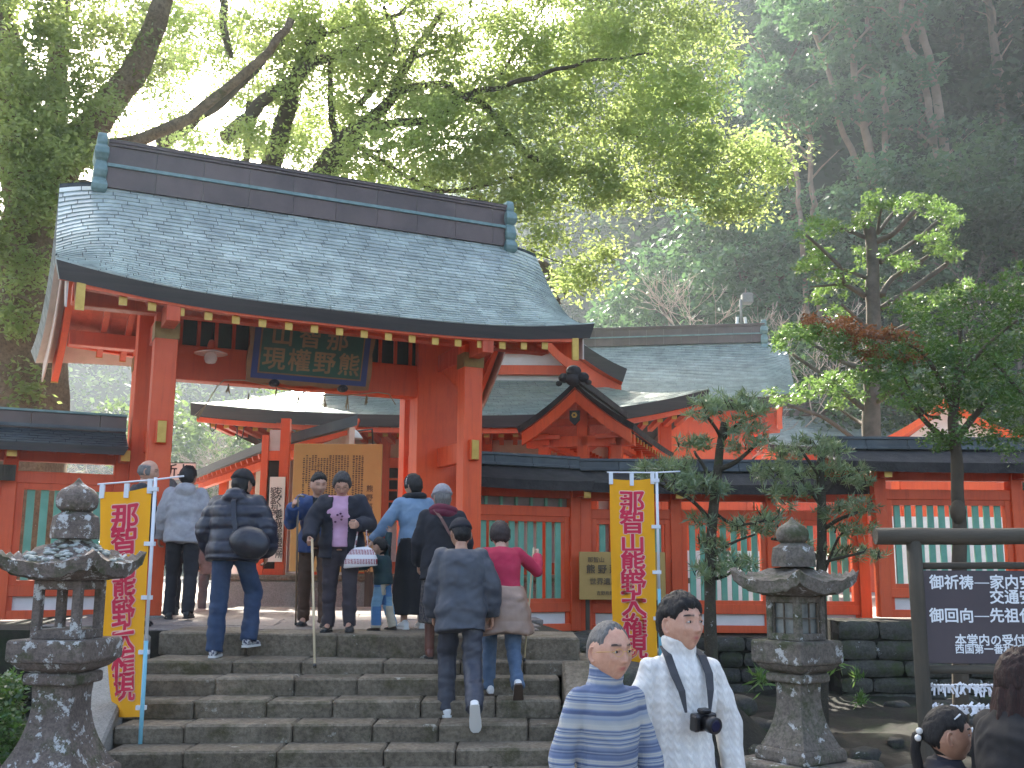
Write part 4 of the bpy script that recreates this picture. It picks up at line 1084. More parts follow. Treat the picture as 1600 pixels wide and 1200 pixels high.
# yellow sign on the fence
ysg = thing('heritage_sign', at(970, 938, 15.95), 'small yellow sign with black characters standing against the middle fence behind the right banner', 'sign')
FY = Fr(at(905, 862, 15.9), math.radians(2)); zt_, zb2 = at(905, 862, 15.9).z, at(902, 937, 15.9).z; FY.o.z = 0
wy = at(1040, 862, 15.9).x-FY.o.x
MB().box(FY, 0, wy, 0, .05, zb2, zt_).build('board', M['ywood'], ysg, bev=.005)
def ytext(s, px, py, size, off=.001): place_text(s, size, at(px, py, 15.88), (1,0,0), (0,0,1), M['yink'], ysg, off=off, align='LEFT')
ytext('那智山　熊野', 918, 875, .085); ytext('熊 野 那 智', 916, 890, .135, .004); ytext('世界遺産', 921, 909, .105, .002); ytext('吉野熊野', 932, 927, .065)
for q_ in (.1, wy-.16): MB().box(FY, q_, q_+.06, .055, .10, -.9, zt_-.1).build('leg', M['wood'], ysg)

# ================================================================== STONE LANTERNS
def sqring(s, z, bulge=0, n=6, rz=0, jit=0, R=None):
    """square ring with n points per side"""
    pts = []
    for k in range(4):
        a = math.pi/2*k; ux, uy = math.cos(a), math.sin(a); vx, vy = -uy, ux
        for i in range(n):
            q = -1+2*i/n; pts.append((ux*s/2+vx*q*s/2, uy*s/2+vy*q*s/2, z+bulge*abs(q)**3))
    return pts
def lantern(x, y, rz, zs, ws, label, mat, window):
    """zs: finial_top, jewel_bot, ring_bot, roof_peak, eave_top, eave_bot, fire_bot, plat_bot, mould_bot, ring2_bot, shaft_bot, base_bot, ground ; ws widths"""
    (zf, zj, zrg_, zp, zet, zeb_, zfb, zpl, zm, zr2, zsb, zbb, zg) = zs
    t = thing('stone_lantern', (x, y, zg), label, 'stone lantern', None, rz)
    Mx = wm(t)
    def W(p): return Mx @ Vector((p[0], p[1], p[2]-zg))
    def lo(name, rings, parent=t, smooth=False, bev=.006, lab=None):
        return MB().loft([[W(p) for p in r] for r in rings], smooth=smooth).build(name, mat, parent, bev=bev)
    # jewel finial (round)
    H = zf-zj; r = ws['jewel']/2
    prof = [(.72,0),(.95,.12),(1.02,.30),(.98,.48),(.78,.64),(.48,.74),(.24,.84),(.12,.93),(.03,1)]
    jr = random.Random(int(x*10))
    rings = []
    for k, h in prof:
        ring = []
        for i in range(18):
            a = 2*math.pi*i/18; q = 1+.04*noise.noise(Vector((math.cos(a)*2, math.sin(a)*2, h*3+x)))
            ring.append((r*k*q*math.cos(a), r*k*q*math.sin(a), zj+h*H))
        rings.append(ring)
    MB().loft([[W(p) for p in q] for q in rings]).build('jewel_finial', mat, t)
    rr_ = ws['ring']/2; H = zj-zrg_
    rings = [[(rr_*k*math.cos(2*math.pi*i/8+.39), rr_*k*math.sin(2*math.pi*i/8+.39), zrg_+h*H) for i in range(8)] for k, h in ((1.05,0),(1.06,.35),(.98,.8),(.62,.97),(.6,1.0))]
    lo('finial_base', rings)
    # roof
    n = 20; V = []; s = ws['roof']/2; hh = zp-zet
    def rz_(a, b):
        m_ = max(abs(a), abs(b)); c_ = min(abs(a), abs(b))
        ridge = .035*max(0, 1-abs(abs(a)-abs(b))*7)*(m_ < .96)*m_
        return zet+hh*(max(0, 1-m_)**1.35)+ .075*(abs(a)*abs(b))**2.5 + ridge + .016*noise.noise(Vector((a*4, b*4, x)))+.010*noise.noise(Vector((a*11, b*11, x)))
    for j in range(n+1):
        for i in range(n+1): a, b = -1+2*i/n, -1+2*j/n; V.append(W((a*s, b*s, rz_(a, b))))
    F = [(j*(n+1)+i, j*(n+1)+i+1, (j+1)*(n+1)+i+1, (j+1)*(n+1)+i) for j in range(n) for i in range(n)]
    mb = MB(); mb.add(V, F, True)
    rim = [(i, 0) for i in range(n)]+[(n, j) for j in range(n)]+[(n-i, n) for i in range(n)]+[(0, n-j) for j in range(n)]
    top = []; bot = []; inn = []
    for i, j in rim:
        a, b = -1+2*i/n, -1+2*j/n; z = rz_(a, b)
        top.append(W((a*s, b*s, z))); bot.append(W((a*s*.95, b*s*.95, z-(zet-zeb_)+.02*noise.noise(Vector((a*5, b*5, 2)))))); inn.append(W((a*s*.5, b*s*.5, zeb_-.02)))
    k = len(rim)
    mb.add(top+bot, [(i, k+i, k+(i+1) % k, (i+1) % k) for i in range(k)], False)
    mb.add(bot+inn, [(i, k+i, k+(i+1) % k, (i+1) % k) for i in range(k)], True)
    mb.add(inn, [tuple(reversed(range(k)))], False)
    mb.build('roof', mat, t)
    # fire box: four corner pillars, top and bottom frames
    f = ws['fire']/2; pw = f*.34
    zt_ = zeb_-.02
    def bx(mb, x0, x1, y0, y1, z0, z1): return mb.hexa([W(p) for p in ((x0,y0,z0),(x1,y0,z0),(x1,y1,z0),(x0,y1,z0),(x0,y0,z1),(x1,y0,z1),(x1,y1,z1),(x0,y1,z1))])
    mb = MB()
    for sx in (-1, 1):
        for sy in (-1, 1): bx(mb, *sorted((sx*f, sx*(f-pw))), *sorted((sy*f, sy*(f-pw))), zfb, zt_)
    h = zt_-zfb
    bx(mb, -f*.99, f*.99, -f*.99, f*.99, zfb-.0, zfb+h*.16); bx(mb, -f*.98, f*.98, -f*.98, f*.98, zt_-h*.16, zt_)
    fb = mb.build('fire_box', mat, t, bev=.006)
    if window:   # wooden lattice with paper in the right face, dark stone on the others
        for face in range(4):
            c_, s_ = math.cos(math.pi/2*face), math.sin(math.pi/2*face)
            def Q(u_, d_, z_): return W((c_*d_-s_*u_, s_*d_+c_*u_, z_))
            u0_ = -(f-pw); u1_ = f-pw; z0_ = zfb+h*.16; z1_ = zt_-h*.16
            mb = MB()
            for (a0_, a1_, b0_, b1_) in ((u0_, u0_+.012, z0_, z1_), (u1_-.012, u1_, z0_, z1_), (-.004, .004, z0_, z1_)): mb.hexa([Q(a0_, f-.03, b0_), Q(a1_, f-.03, b0_), Q(a1_, f-.018, b0_), Q(a0_, f-.018, b0_), Q(a0_, f-.03, b1_), Q(a1_, f-.03, b1_), Q(a1_, f-.018, b1_), Q(a0_, f-.018, b1_)])
            zm_ = (z0_+z1_)/2
            mb.hexa([Q(u0_, f-.031, zm_-.004), Q(u1_, f-.031, zm_-.004), Q(u1_, f-.017, zm_-.004), Q(u0_, f-.017, zm_-.004), Q(u0_, f-.031, zm_+.004), Q(u1_, f-.031, zm_+.004), Q(u1_, f-.017, zm_+.004), Q(u0_, f-.017, zm_+.004)])
            wn = mb.build('window_lattice', M['trunk_grey'], fb)
            MB().hexa([Q(u0_, f-.045, z0_), Q(u1_, f-.045, z0_), Q(u1_, f-.04, z0_), Q(u0_, f-.04, z0_), Q(u0_, f-.045, z1_), Q(u1_, f-.045, z1_), Q(u1_, f-.04, z1_), Q(u0_, f-.04, z1_)]).build('window_pane', M['pane'], fb)
    lo('platform', [sqring(ws['plat']*.97, zpl), sqring(ws['plat'], zpl+.02), sqring(ws['plat'], zfb-.015), sqring(ws['plat']*.96, zfb)])
    lo('moulding', [sqring(ws['mould']*.86, zm), sqring(ws['plat']*.80, zm+(zpl-zm)*.4), sqring(ws['plat']*.93, zpl-.002)])
    lo('collar', [sqring(ws['mould']*.95, zr2), sqring(ws['mould']*1.02, zr2+.01), sqring(ws['mould']*1.02, zm-.01), sqring(ws['mould']*.95, zm-.002)])
    H = zr2-zsb; rings = []
    for i in range(13):
        h_ = i/12; wd = ws['shaft']+(ws['foot']-ws['shaft'])*max(0, (1-h_)-.12)**2.2*1.32 + .035*max(0, h_-.8)*2
        rings.append(sqring(wd, zsb+h_*H-.001))
    lo('shaft', rings, smooth=False, bev=.004)
    lo('base', [sqring(ws['foot']*1.12, zbb), sqring(ws['foot']*1.14, zbb+.02), sqring(ws['foot']*1.12, zsb-.02), sqring(ws['foot']*1.04, zsb)])
    lo('plinth', [sqring(ws['plinth'], zg), sqring(ws['plinth'], zbb-.02), sqring(ws['plinth']*.97, zbb-.002)])
    return t
M['pane'] = simple('lantern_pane', (.16,.17,.16), (.30,.31,.29), sc=9, rough=.2, bs=0)
lx = at(113, 885, 6.8)
lantern(lx.x, 6.8, math.radians(-8), (1.165,.95,.775,.80,.62,.535,.155,.02,-.045,-.12,-.62,-.72,-1.0),
        dict(jewel=.26, ring=.285, roof=.66, fire=.315, plat=.50, mould=.335, shaft=.25, foot=.50, plinth=.85), 'dark stone lantern spotted with white lichen, left of the stairs beside the left banner', M['lant'], False)
lx = at(1240, 885, 7.2)
lantern(lx.x, 7.2, math.radians(-55), (.965,.79,.63,.655,.54,.46,.15,-.0,-.06,-.12,-.53,-.615,-.80),
        dict(jewel=.215, ring=.29, roof=.60, fire=.275, plat=.425, mould=.29, shaft=.20, foot=.37, plinth=.66), 'weathered grey stone lantern with a latticed window, right of the stairs', M['lant2'], True)
# lichen crusts growing on the left lantern cap, extra base under the right lantern
ll = bpy.data.objects['stone_lantern']; llw = wm(ll); mb = MB(); R = random.Random(31)
for _ in range(150):
    a = R.uniform(0, 6.28); q = R.uniform(.05, .30); ax, ay = q*math.cos(a), q*math.sin(a)
    m_ = max(abs(ax), abs(ay))/.33
    z = .62+.18*max(0, 1-m_)**1.35+.01
    if ay > .12: continue
    p = llw @ Vector((ax, ay, z+1.0)); r_ = R.uniform(.010, .028); mb.ball(p, (r_*1.2, r_*1.1, r_*.55), 7, 5)
M['lichen'] = simple('white_lichen', (.50,.52,.50), (.22,.24,.20), sc=30, rough=.95, bs=.8, bsc=60, bd=.006)
mb.build('lichen_crust', M['lichen'], ll, kind='stuff')
rl = bpy.data.objects['stone_lantern.001']; rw_ = wm(rl)
MB().hexa([rw_ @ Vector(p) for p in ((-.42,-.42,-.42),(.42,-.42,-.42),(.42,.42,-.42),(-.42,.42,-.42),(-.40,-.40,-.002),(.40,-.40,-.002),(.40,.40,-.002),(-.40,.40,-.002))]).build('ground_slab', M['rock2'], rl, bev=.02)

# ================================================================== BANNERS
M['ycloth'] = None
def cloth(name, c, tr):
    m, n, b = newmat(name); b.inputs['Base Color'].default_value = (*c, 1); b.inputs['Roughness'].default_value = .8
    t = N(n, 'ShaderNodeBsdfTranslucent'); t.inputs[0].default_value = (*tr, 1); mx = N(n, 'ShaderNodeMixShader'); mx.inputs[0].default_value = .35
    n.links.new(b.outputs[0], mx.inputs[1]); n.links.new(t.outputs[0], mx.inputs[2]); n.links.new(mx.outputs[0], n.nodes['Material Output'].inputs[0])
    bump(n, b, noise_n(n, 260, 2), .1, .001); return m
M['ycloth'] = cloth('yellow_banner_cloth', (.90,.44,.014), (.88,.42,.012))
M['bred'] = simple('banner_red', (.62,.015,.06), rough=.7, bs=0)
M['bpink'] = simple('banner_outline', (.80,.50,.42), rough=.7, bs=0)
M['polew'] = simple('white_pole', (.72,.74,.78), (.66,.70,.76), rough=.35, bs=0)
M['poleb'] = simple('light_blue_pole', (.22,.52,.62), (.18,.46,.58), rough=.35, bs=0)
def banner(label, Y, ptop, pbot, wid, th0, th1, zt, zb, tl, seed):
    """pole from ptop to pbot (px), cloth hung to the left of the pole"""
    a, b = at(*ptop, Y), at(*pbot, Y)
    t = thing('banner', (b.x, Y, b.z), label, 'banner', 'banners flanking the stairs')
    pole = [a+ZZ*.03, a+(b-a)*.5, b]
    MB().tube([a+ZZ*.03, a+(b-a)*.55], .0135, 10).build('pole_upper', M['polew'] , t)
    MB().tube([a+(b-a)*.55, b], .016, 10).build('pole_lower', M['poleb'], t)
    rz = random.Random(seed)
    def C(u_, s_):   # u 0 (pole) ..1 left, s 0 top..1 bottom
        z = zt+(zb-zt)*s_
        f_ = (a.z-z)/(a.z-b.z); pp = a+(b-a)*f_
        th = th0+(th1-th0)*(s_**1.2); th = math.radians(th)
        d = Vector((-math.cos(th), math.sin(th), 0))
        side = Vector((math.sin(th), math.cos(th), 0))
        wv = .020*math.sin(u_*5+s_*4+seed)*(u_)+.016*math.sin(s_*9+u_*8+seed)*u_*(1-u_)*3+.006*math.sin(u_*14+s_*21)*u_
        sagz = -.018*math.sin(u_*math.pi)*(1-s_)**3
        return pp+d*(.028+u_*wid)-side*wv+Vector((0, 0, z-pp.z+tl*u_+sagz))
    nu, ns = 16, 60
    V = [C(i/nu, j/ns) for j in range(ns+1) for i in range(nu+1)]
    F = [(j*(nu+1)+i, j*(nu+1)+i+1, (j+1)*(nu+1)+i+1, (j+1)*(nu+1)+i) for j in range(ns) for i in range(nu)]
    o = MB().add(V, F, True).build('cloth', M['ycloth'], t)
    # lettering wrapped on the cloth
    txt = '那智山熊野大権現'
    H = zt-zb; s0, s1 = .075, .93; n = len(txt)
    def wrap(me, cs, scx, scy, off):
        P = []
        for v in me.vertices:
            u_ = .5-(v.co.x*scx)/wid; s_ = cs-(v.co.y*scy)/H
            p = C(u_, s_); pu_ = C(u_+.01, s_)-p; ps = C(u_, s_+.01)-p; nn = pu_.cross(ps).normalized()
            if nn.y > 0: nn = -nn
            P.append(p+nn*(off+v.co.z))
        for v, p in zip(me.vertices, P): v.co = wm(t).inverted() @ p
    for i, ch in enumerate(txt):
        cs = s0+(s1-s0)*(i+.5)/n
        for sz_off, off, mt, nm in ((.014, .004, 'bpink', 'letter_outline'), (.0055, .007, 'bred', 'letter')):
            me = text_mesh(ch, .235, sz_off, .0008); me.materials.append(M[mt])
            wrap(me, cs, 1.02, .97 if ch != '山' else .8, off); link(nm, me, None, t)
    # top rod, tabs
    e = C(1.06, 0)+ZZ*.055; f0 = C(-.6 if wid < .5 else -.5, 0)+ZZ*.04
    MB().tube([e, C(0, 0)+ZZ*.05, f0], .007, 8).build('crossbar', M['polew'], t)
    for u_ in (.03, .5, .97):
        p = C(u_, 0); q = C(u_, .03)
        MB().box(None, p.x-.018, p.x+.018, p.y-.014, p.y+.012, q.z, p.z+.062).build('loop_tab', M['polew'], t)
    for k in range(5):
        s_ = .02+.235*k if k else .012
        p = C(0, min(s_, .97)); f_ = (a.z-p.z)/(a.z-b.z); pp = a+(b-a)*f_
        MB().box(None, p.x-.03, pp.x+.022, p.y-.02, p.y+.02, p.z-.016, p.z+.016).build('loop_tab', M['polew'], t)
    return t
ztL, zbL = at(240, 760, 8.2).z, at(215, 1121, 8.2).z
banner('yellow banner with red characters beside the dark left lantern, its pole leaning', 8.2, (243,752), (216,1215), .415, 6, 43, ztL, zbL, -.04, 1)
ztR, zbR = at(1022, 747, 9.8).z, at(1022, 1052, 9.8).z
banner('yellow banner with red characters rising behind the two men in sweaters', 9.8, (1026,743), (1033,1070), .41, 4, 20, ztR, zbR, -.005, 4)

# ================================================================== SIGNBOARD (right)
YS = 6.6
sg = thing('wooden_signboard', at(1430, 1150, YS), 'dark brown wooden signboard with white writing in a log frame at the far right', 'signboard')
def log(p, q, r, name, parent, m='wood'):
    pts = [Vector(p)+(Vector(q)-Vector(p))*k/6 for k in range(7)]
    return MB().tube([x+Vector((rr.uniform(-.003,.003), 0, rr.uniform(-.003,.003))) for x in pts], [r*rr.uniform(.96, 1.04) for _ in pts], 12).build(name, M[m], parent)
b0, b1 = at(1368, 838, YS), at(1700, 838, YS)
log(b0, b1, .052, 'top_log', sg, 'wood_h')
pp = at(1427, 850, YS); log((pp.x, YS, pp.z+.03), (pp.x+.02, YS, -1.2), .044, 'post', sg)
pp2 = at(1690, 850, YS); log((pp2.x, YS, pp2.z+.03), (pp2.x+.02, YS, -1.2), .044, 'post', sg)
l0, l1 = at(1436, 884, YS), at(1690, 884, YS); log((l0.x, YS, l0.z), (l1.x, YS, l1.z), .022, 'rail', sg, 'wood_h')
l0, l1 = at(1438, 1047, YS), at(1690, 1047, YS); log((l0.x, YS, l0.z), (l1.x, YS, l1.z), .026, 'rail', sg, 'wood_h')
M['sboard'] = simple('brown_sign_board', (.055,.042,.05), (.07,.053,.06), sc=2, rough=.55, bs=.1)
q0, q1 = at(1440, 891, YS), at(1690, 1038, YS)
MB().box(None, q0.x, q1.x, YS-.012, YS+.012, q1.z, q0.z).build('board', M['sboard'], sg, bev=.003)
M['swhite'] = simple('sign_letter', (.78,.80,.82), rough=.6, bs=0)
def stext(s, px, py, size, off=.0022): place_text(s, size, at(px, py, YS-.0145), (1,0,0), (0,0,1), M['swhite'], sg, off=off, align='LEFT', ext=.001)
u = 22.3/1640*YS
for s_, px, py, k in (('御祈祷', 1452, 911, 1), ('家内安全', 1546, 911, 1), ('交通安全', 1546, 934, 1), ('御回向', 1452, 963, 1), ('先祖代々', 1546, 963, 1)): stext(s_, px, py, u*k*1.02)
for py in (911, 963):
    a_, b_ = at(1521, py-.8, YS), at(1544, py+.8, YS); MB().box(None, a_.x, b_.x, YS-.016, YS-.013, b_.z, a_.z).build('lettering', M['swhite'], sg)
stext('本堂内の受付へ', 1492, 1001, u*.80, .0018); stext('西国第一番札所', 1492, 1015, u*.66, .0012)
# paper fortunes tied on cords below
M['omikuji'] = simple('white_paper', (.80,.82,.86), (.70,.72,.78), sc=20, rough=.8, bs=0)
ro = random.Random(12)
for row, py in enumerate((1074, 1107, 1142)):
    s_ = thing('paper_fortune_cord', at(1440, py, YS+.03), ['top cord of tied white paper fortunes under the signboard', 'middle cord of tied white paper fortunes under the signboard', 'bottom cord of tied white paper fortunes under the signboard'][row], 'paper fortunes', 'cords of tied paper fortunes')
    a_, b_ = at(1436, py-4, YS+.03), at(1690, py-4, YS+.03)
    MB().tube([a_, (a_+b_)/2-ZZ*.01, b_], .003, 5).build('cord', M['black'], s_)
    x = 1450
    while x < 1640:
        p = at(x, py-3, YS+.03+ro.uniform(-.01, .01)); mb = MB()
        for k in range(3):
            an_ = ro.uniform(-2.4, -.6) if k < 2 else ro.uniform(-.5, .9)
            d = Vector((math.cos(an_), ro.uniform(-.3, .3), math.sin(an_))); ln = ro.uniform(.035, .075)*(1 if k < 2 else .5)
            mb.beam(p, p+d*ln, ro.uniform(.010, .016), .003, upv=Vector((ro.uniform(-1,1), 1, .2)))
        mb.ball(p, (.012, .01, .010), 6, 4)
        mb.build('paper_strip', M['omikuji'], s_); x += ro.uniform(4.5, 7.5)
# ================================================================== VEGETATION
rng = np.random.default_rng(5)
def leaf_arrays(c, d, nrm, L, W):
    """diamond leaves with a slight fold; c base points, d axis, nrm normal"""
    d = d/np.linalg.norm(d, axis=1, keepdims=True)
    s = np.cross(d, nrm); s /= (np.linalg.norm(s, axis=1, keepdims=True)+1e-9)
    L = L[:, None]; W = W[:, None]
    V = np.stack([c, c+d*L*.45+s*W*.5, c+d*L, c+d*L*.45-s*W*.5], 1).reshape(-1, 3)
    F = np.arange(len(V)).reshape(-1, 4)
    return V, F
def rand_dirs(n, upb=0.0):
    v = rng.normal(size=(n, 3)); v[:, 2] += upb; return v/np.linalg.norm(v, axis=1, keepdims=True)
def clumps(centres, radii, per, size, flat=.6, aspect=.5, droop=-.2, hollow=0.0):
    """leaves in flattened clumps round centres"""
    n = len(centres)*per
    idx = np.repeat(np.arange(len(centres)), per)
    u_ = rand_dirs(n); r = rng.random(n)**(1/2.2)
    if hollow: r = hollow+(1-hollow)*r
    off = u_*r[:, None]*radii[idx][:, None]; off[:, 2] *= flat
    c = centres[idx]+off
    d = rand_dirs(n); d[:, 2] = d[:, 2]*.6+droop; nn = rand_dirs(n, 1.1)
    L = size*rng.uniform(.65, 1.25, n)
    return leaf_arrays(c, d, nn, L, L*aspect)
def vcat(parts):
    V = []; F = []; b = 0
    for v, f in parts: V.append(v); F.append(f+b); b += len(v)
    return np.concatenate(V), np.concatenate(F)
def leafobj(name, parts, m, parent, kind='stuff', local=True):
    V, F = vcat(parts)
    if parent is not None and local:
        o_ = np.array(wm(parent).translation); V = V-o_
    o = link(name, npmesh(name, V, F, m), None, parent)
    if kind: o['kind'] = kind
    return o
def v3(p): return np.array([p.x, p.y, p.z])
def blobpts(blobs):
    C = []; 
    for cx, cy, rx, ry, Y, dY, n in blobs:
        k = 0
        while k < n:
            a, b = rng.uniform(-1, 1, 2)
            if a*a+b*b > 1: continue
            y = Y+rng.uniform(-dY, dY); C.append(v3(at(cx+a*rx, cy+b*ry, y))); k += 1
    return np.array(C)
def limb(mb, pts, Y, r0, r1, n=8, dY=0.0, wob=.0):
    """pixel polyline at depth Y(+dY along) with radius in px"""
    P = []; 
    for i, (px, py) in enumerate(pts):
        P.append(at(px, py, Y+dY*i/(len(pts)-1)))
    # resample with Catmull-Rom
    Q = []; 
    for i in range(len(P)-1):
        p0 = P[max(0, i-1)]; p1 = P[i]; p2 = P[i+1]; p3 = P[min(len(P)-1, i+2)]
        for k in range(4):
            t = k/4; Q.append(.5*((2*p1)+(p2-p0)*t+(2*p0-5*p1+4*p2-p3)*t*t+(-p0+3*p1-3*p2+p3)*t**3))
    Q.append(P[-1]); m_ = len(Q)
    if wob:
        for i in range(1, m_-1): Q[i] = Q[i]+Vector(noise.noise_vector(Q[i]*2.0))*wob
    R_ = [(r0+(r1-r0)*(i/(m_-1))**.8)*Y/FOC*(1+.12*noise.noise(Q[i]*4)) for i in range(m_)]
    mb.tube(Q, R_, n); return Q
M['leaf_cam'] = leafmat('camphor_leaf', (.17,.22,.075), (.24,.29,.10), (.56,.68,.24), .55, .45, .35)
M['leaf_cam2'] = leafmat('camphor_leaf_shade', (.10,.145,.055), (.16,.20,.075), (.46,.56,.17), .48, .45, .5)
M['leaf_dark'] = leafmat('evergreen_leaf', (.022,.055,.028), (.05,.10,.045), (.12,.24,.06), .30, .5, .25)
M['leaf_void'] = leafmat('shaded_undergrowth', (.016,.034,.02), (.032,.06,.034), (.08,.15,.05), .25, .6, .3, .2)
M['leaf_mid'] = leafmat('cedar_leaf', (.05,.115,.07), (.095,.18,.10), (.18,.34,.12), .32, .5, .2)
M['leaf_lite'] = leafmat('pale_hill_leaf', (.07,.12,.05), (.11,.17,.06), (.25,.38,.10), .35, .55, .1)
M['leaf_pod'] = leafmat('podocarp_needle', (.08,.14,.07), (.27,.33,.20), (.30,.42,.14), .28, .28, 2.0, .8)
M['leaf_holly'] = leafmat('glossy_leaf', (.02,.065,.02), (.05,.12,.03), (.20,.38,.05), .28, .28, 1.5, .6)
M['leaf_bright'] = leafmat('bright_leaf', (.055,.13,.035), (.12,.22,.06), (.26,.42,.10), .34, .35, 1.0, .5)
M['leaf_red'] = leafmat('russet_leaf', (.16,.06,.03), (.28,.12,.05), (.40,.16,.05), .40, .45, 2.0)

# ---- hill terrain (polar sheet behind the shrine)
def smooth(a): a = max(0., min(1., a)); return a*a*(3-2*a)
AZ = [(-60, 110, 13), (-32, 120, 15), (-24, 115, 15), (-14, 110, 17), (-4, 95, 21), (2, 75, 26), (7, 62, 31), (12, 52, 37), (20, 48, 42), (35, 46, 44), (70, 46, 42)]
def hillpar(a):
    for (a0, d0, e0), (a1, d1, e1) in zip(AZ[:-1], AZ[1:]):
        if a <= a1:
            t = max(0, (a-a0)/(a1-a0)); return d0+(d1-d0)*t, e0+(e1-e0)*t
    return AZ[-1][1:]
def hillz(x, y):
    a = math.degrees(math.atan2(x, y)); d = math.hypot(x, y); d0, e = hillpar(a)
    d1 = d0*1.9; H = math.tan(math.radians(e))*d1
    t = (d-d0*.93)/(d1-d0*.93)
    z = -.5+H*smooth(t)**.85 if t > 0 else -.5
    return z+ (1.6*noise.noise(Vector((x*.05, y*.05, 0)))*min(1, max(0, t*4)))
Vh = []; na, nd = 90, 40
for j in range(nd+1):
    for i in range(na+1):
        a = -60+130*i/na; d0, e = hillpar(a); d = d0*.9+(d0*1.15)*(j/nd)
        x, y = d*math.sin(math.radians(a)), d*math.cos(math.radians(a)); Vh.append((x, y, hillz(x, y)))
Fh = [(j*(na+1)+i, j*(na+1)+i+1, (j+1)*(na+1)+i+1, (j+1)*(na+1)+i) for j in range(nd) for i in range(na)]
M['hillground'] = simple('forest_floor', (.012,.022,.012), (.02,.03,.015), sc=.4, rough=.95, bs=.3, bsc=2)
o = link('hillside', npmesh('hillside', Vh, Fh, M['hillground'], True)); o['kind'] = 'structure'
# forest canopy cover that reads as one mass
def cover(n, amin, amax, tmin, tmax, crad, per, size):
    C = []; Rr = []
    for _ in range(n):
        a = rng.uniform(amin, amax); d0, e = hillpar(a); t = rng.uniform(tmin, tmax); d = d0*.93+d0*.97*t
        x, y = d*math.sin(math.radians(a)), d*math.cos(math.radians(a))
        r = crad*rng.uniform(.6, 1.3); C.append((x, y, hillz(x, y)+r*.6)); Rr.append(r)
    return clumps(np.array(C), np.array(Rr), per, size, .8, .55, -.1, .75)
leafobj('distant_forest', [cover(520, -34, 2, .02, .95, 3.6, 110, .85)], M['leaf_lite'], None)
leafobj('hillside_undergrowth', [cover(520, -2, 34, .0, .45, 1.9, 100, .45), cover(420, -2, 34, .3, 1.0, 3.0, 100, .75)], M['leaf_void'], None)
# ---- individual trees on the slope
def crown_mesh(name, h, r, ncl, per, size, m, shape='round', seed=1, base=.35):
    g = np.random.default_rng(seed); C = []; Rr = []
    for _ in range(ncl):
        t = g.random()
        if shape == 'cone': z = h*(base+(1-base)*t); rr_ = r*(1-t)**.75*g.random()**.4; cr = r*.34*(1.15-t*.7)
        else:
            u_ = g.normal(size=3); u_ /= np.linalg.norm(u_); q = g.random()**.4
            z = h*(base+(1-base)*.5)+u_[2]*q*h*(1-base)*.48; rr_ = r*q*math.hypot(u_[0], u_[1]); cr = r*.33*g.uniform(.7, 1.25)
        a = g.uniform(0, 6.283); C.append((rr_*math.cos(a), rr_*math.sin(a), z)); Rr.append(cr)
    V, F = clumps(np.array(C), np.array(Rr), per, size, .55, .5, -.15, .5)
    return npmesh(name, V, F, m)
def trunk_mesh(h, r, lean, seed, branches=6):
    g = random.Random(seed); mb = MB(); P = []
    for i in range(9):
        t = i/8; P.append(Vector((lean*h*t*t+.25*math.sin(t*5+seed), .2*math.sin(t*4+seed*2), h*t-.5)))
    mb.tube(P, [r*(1-.75*i/8) for i in range(9)], 8)
    for k in range(branches):
        t = g.uniform(.45, .95); p = P[int(t*8)]; a = g.uniform(0, 6.28); L = h*.22*g.uniform(.6, 1.2)
        mb.tube([p, p+Vector((math.cos(a)*L*.5, math.sin(a)*L*.5, L*.35)), p+Vector((math.cos(a)*L, math.sin(a)*L, L*.8))], [r*.35, r*.22, r*.08], 6)
    return mb.mesh('trunk')
kinds = []
for i, (h, r, ncl, per, sz, mt, shp, base) in enumerate(((11, 4.2, 60, 110, .42, 'leaf_dark', 'round', .15), (10, 3.8, 55, 110, .40, 'leaf_mid', 'round', .12),
        (17, 3.2, 60, 110, .42, 'leaf_mid', 'cone', .42), (15, 3.6, 60, 110, .42, 'leaf_dark', 'round', .5), (8, 3.0, 45, 110, .34, 'leaf_lite', 'round', .1))):
    kinds.append((crown_mesh('crown', h, r, ncl, per, sz, M[mt], shp, i+1, base), trunk_mesh(h*.9, .32 if h > 12 else .22, .04, i, 5), h))
for c_, t_, h in kinds: t_.materials.append(M['trunk_red'] if h > 12 else M['trunk_grey'])
zones = [(960, 'above the roofs right of the gate'), (1130, 'behind the bare pale tree'), (1290, 'up the slope left of the pruned tree'), (1440, 'up the slope behind the pruned tree'), (1700, 'high above the far right fence'), (9999, 'x')]
knames = ['broad dark evergreen', 'rounded mid green evergreen', 'tall bare-trunked cedar', 'tall high-crowned evergreen', 'low pale green tree']
placed = []
def hilltree(px, d, k, s=1.0, lab=None, grp='trees covering the hillside', sink=0):
    dr = ray(px, 600); a = math.atan2(dr.x, dr.y); x, y = d*math.sin(a), d*math.cos(a); z = hillz(x, y)-sink
    c_, t_, h = kinds[k]; rz = rng.uniform(0, 6.28)
    t = thing('evergreen_tree' if k != 2 else 'cedar_tree', (x, y, z), lab, 'tree', grp, rz)
    t.scale = (s, s, s*rng.uniform(.92, 1.1)); o1 = link('crown', c_, None, t); o1['kind'] = 'stuff'; link('trunk', t_, None, t)
    placed.append((px, d, k, t)); return t
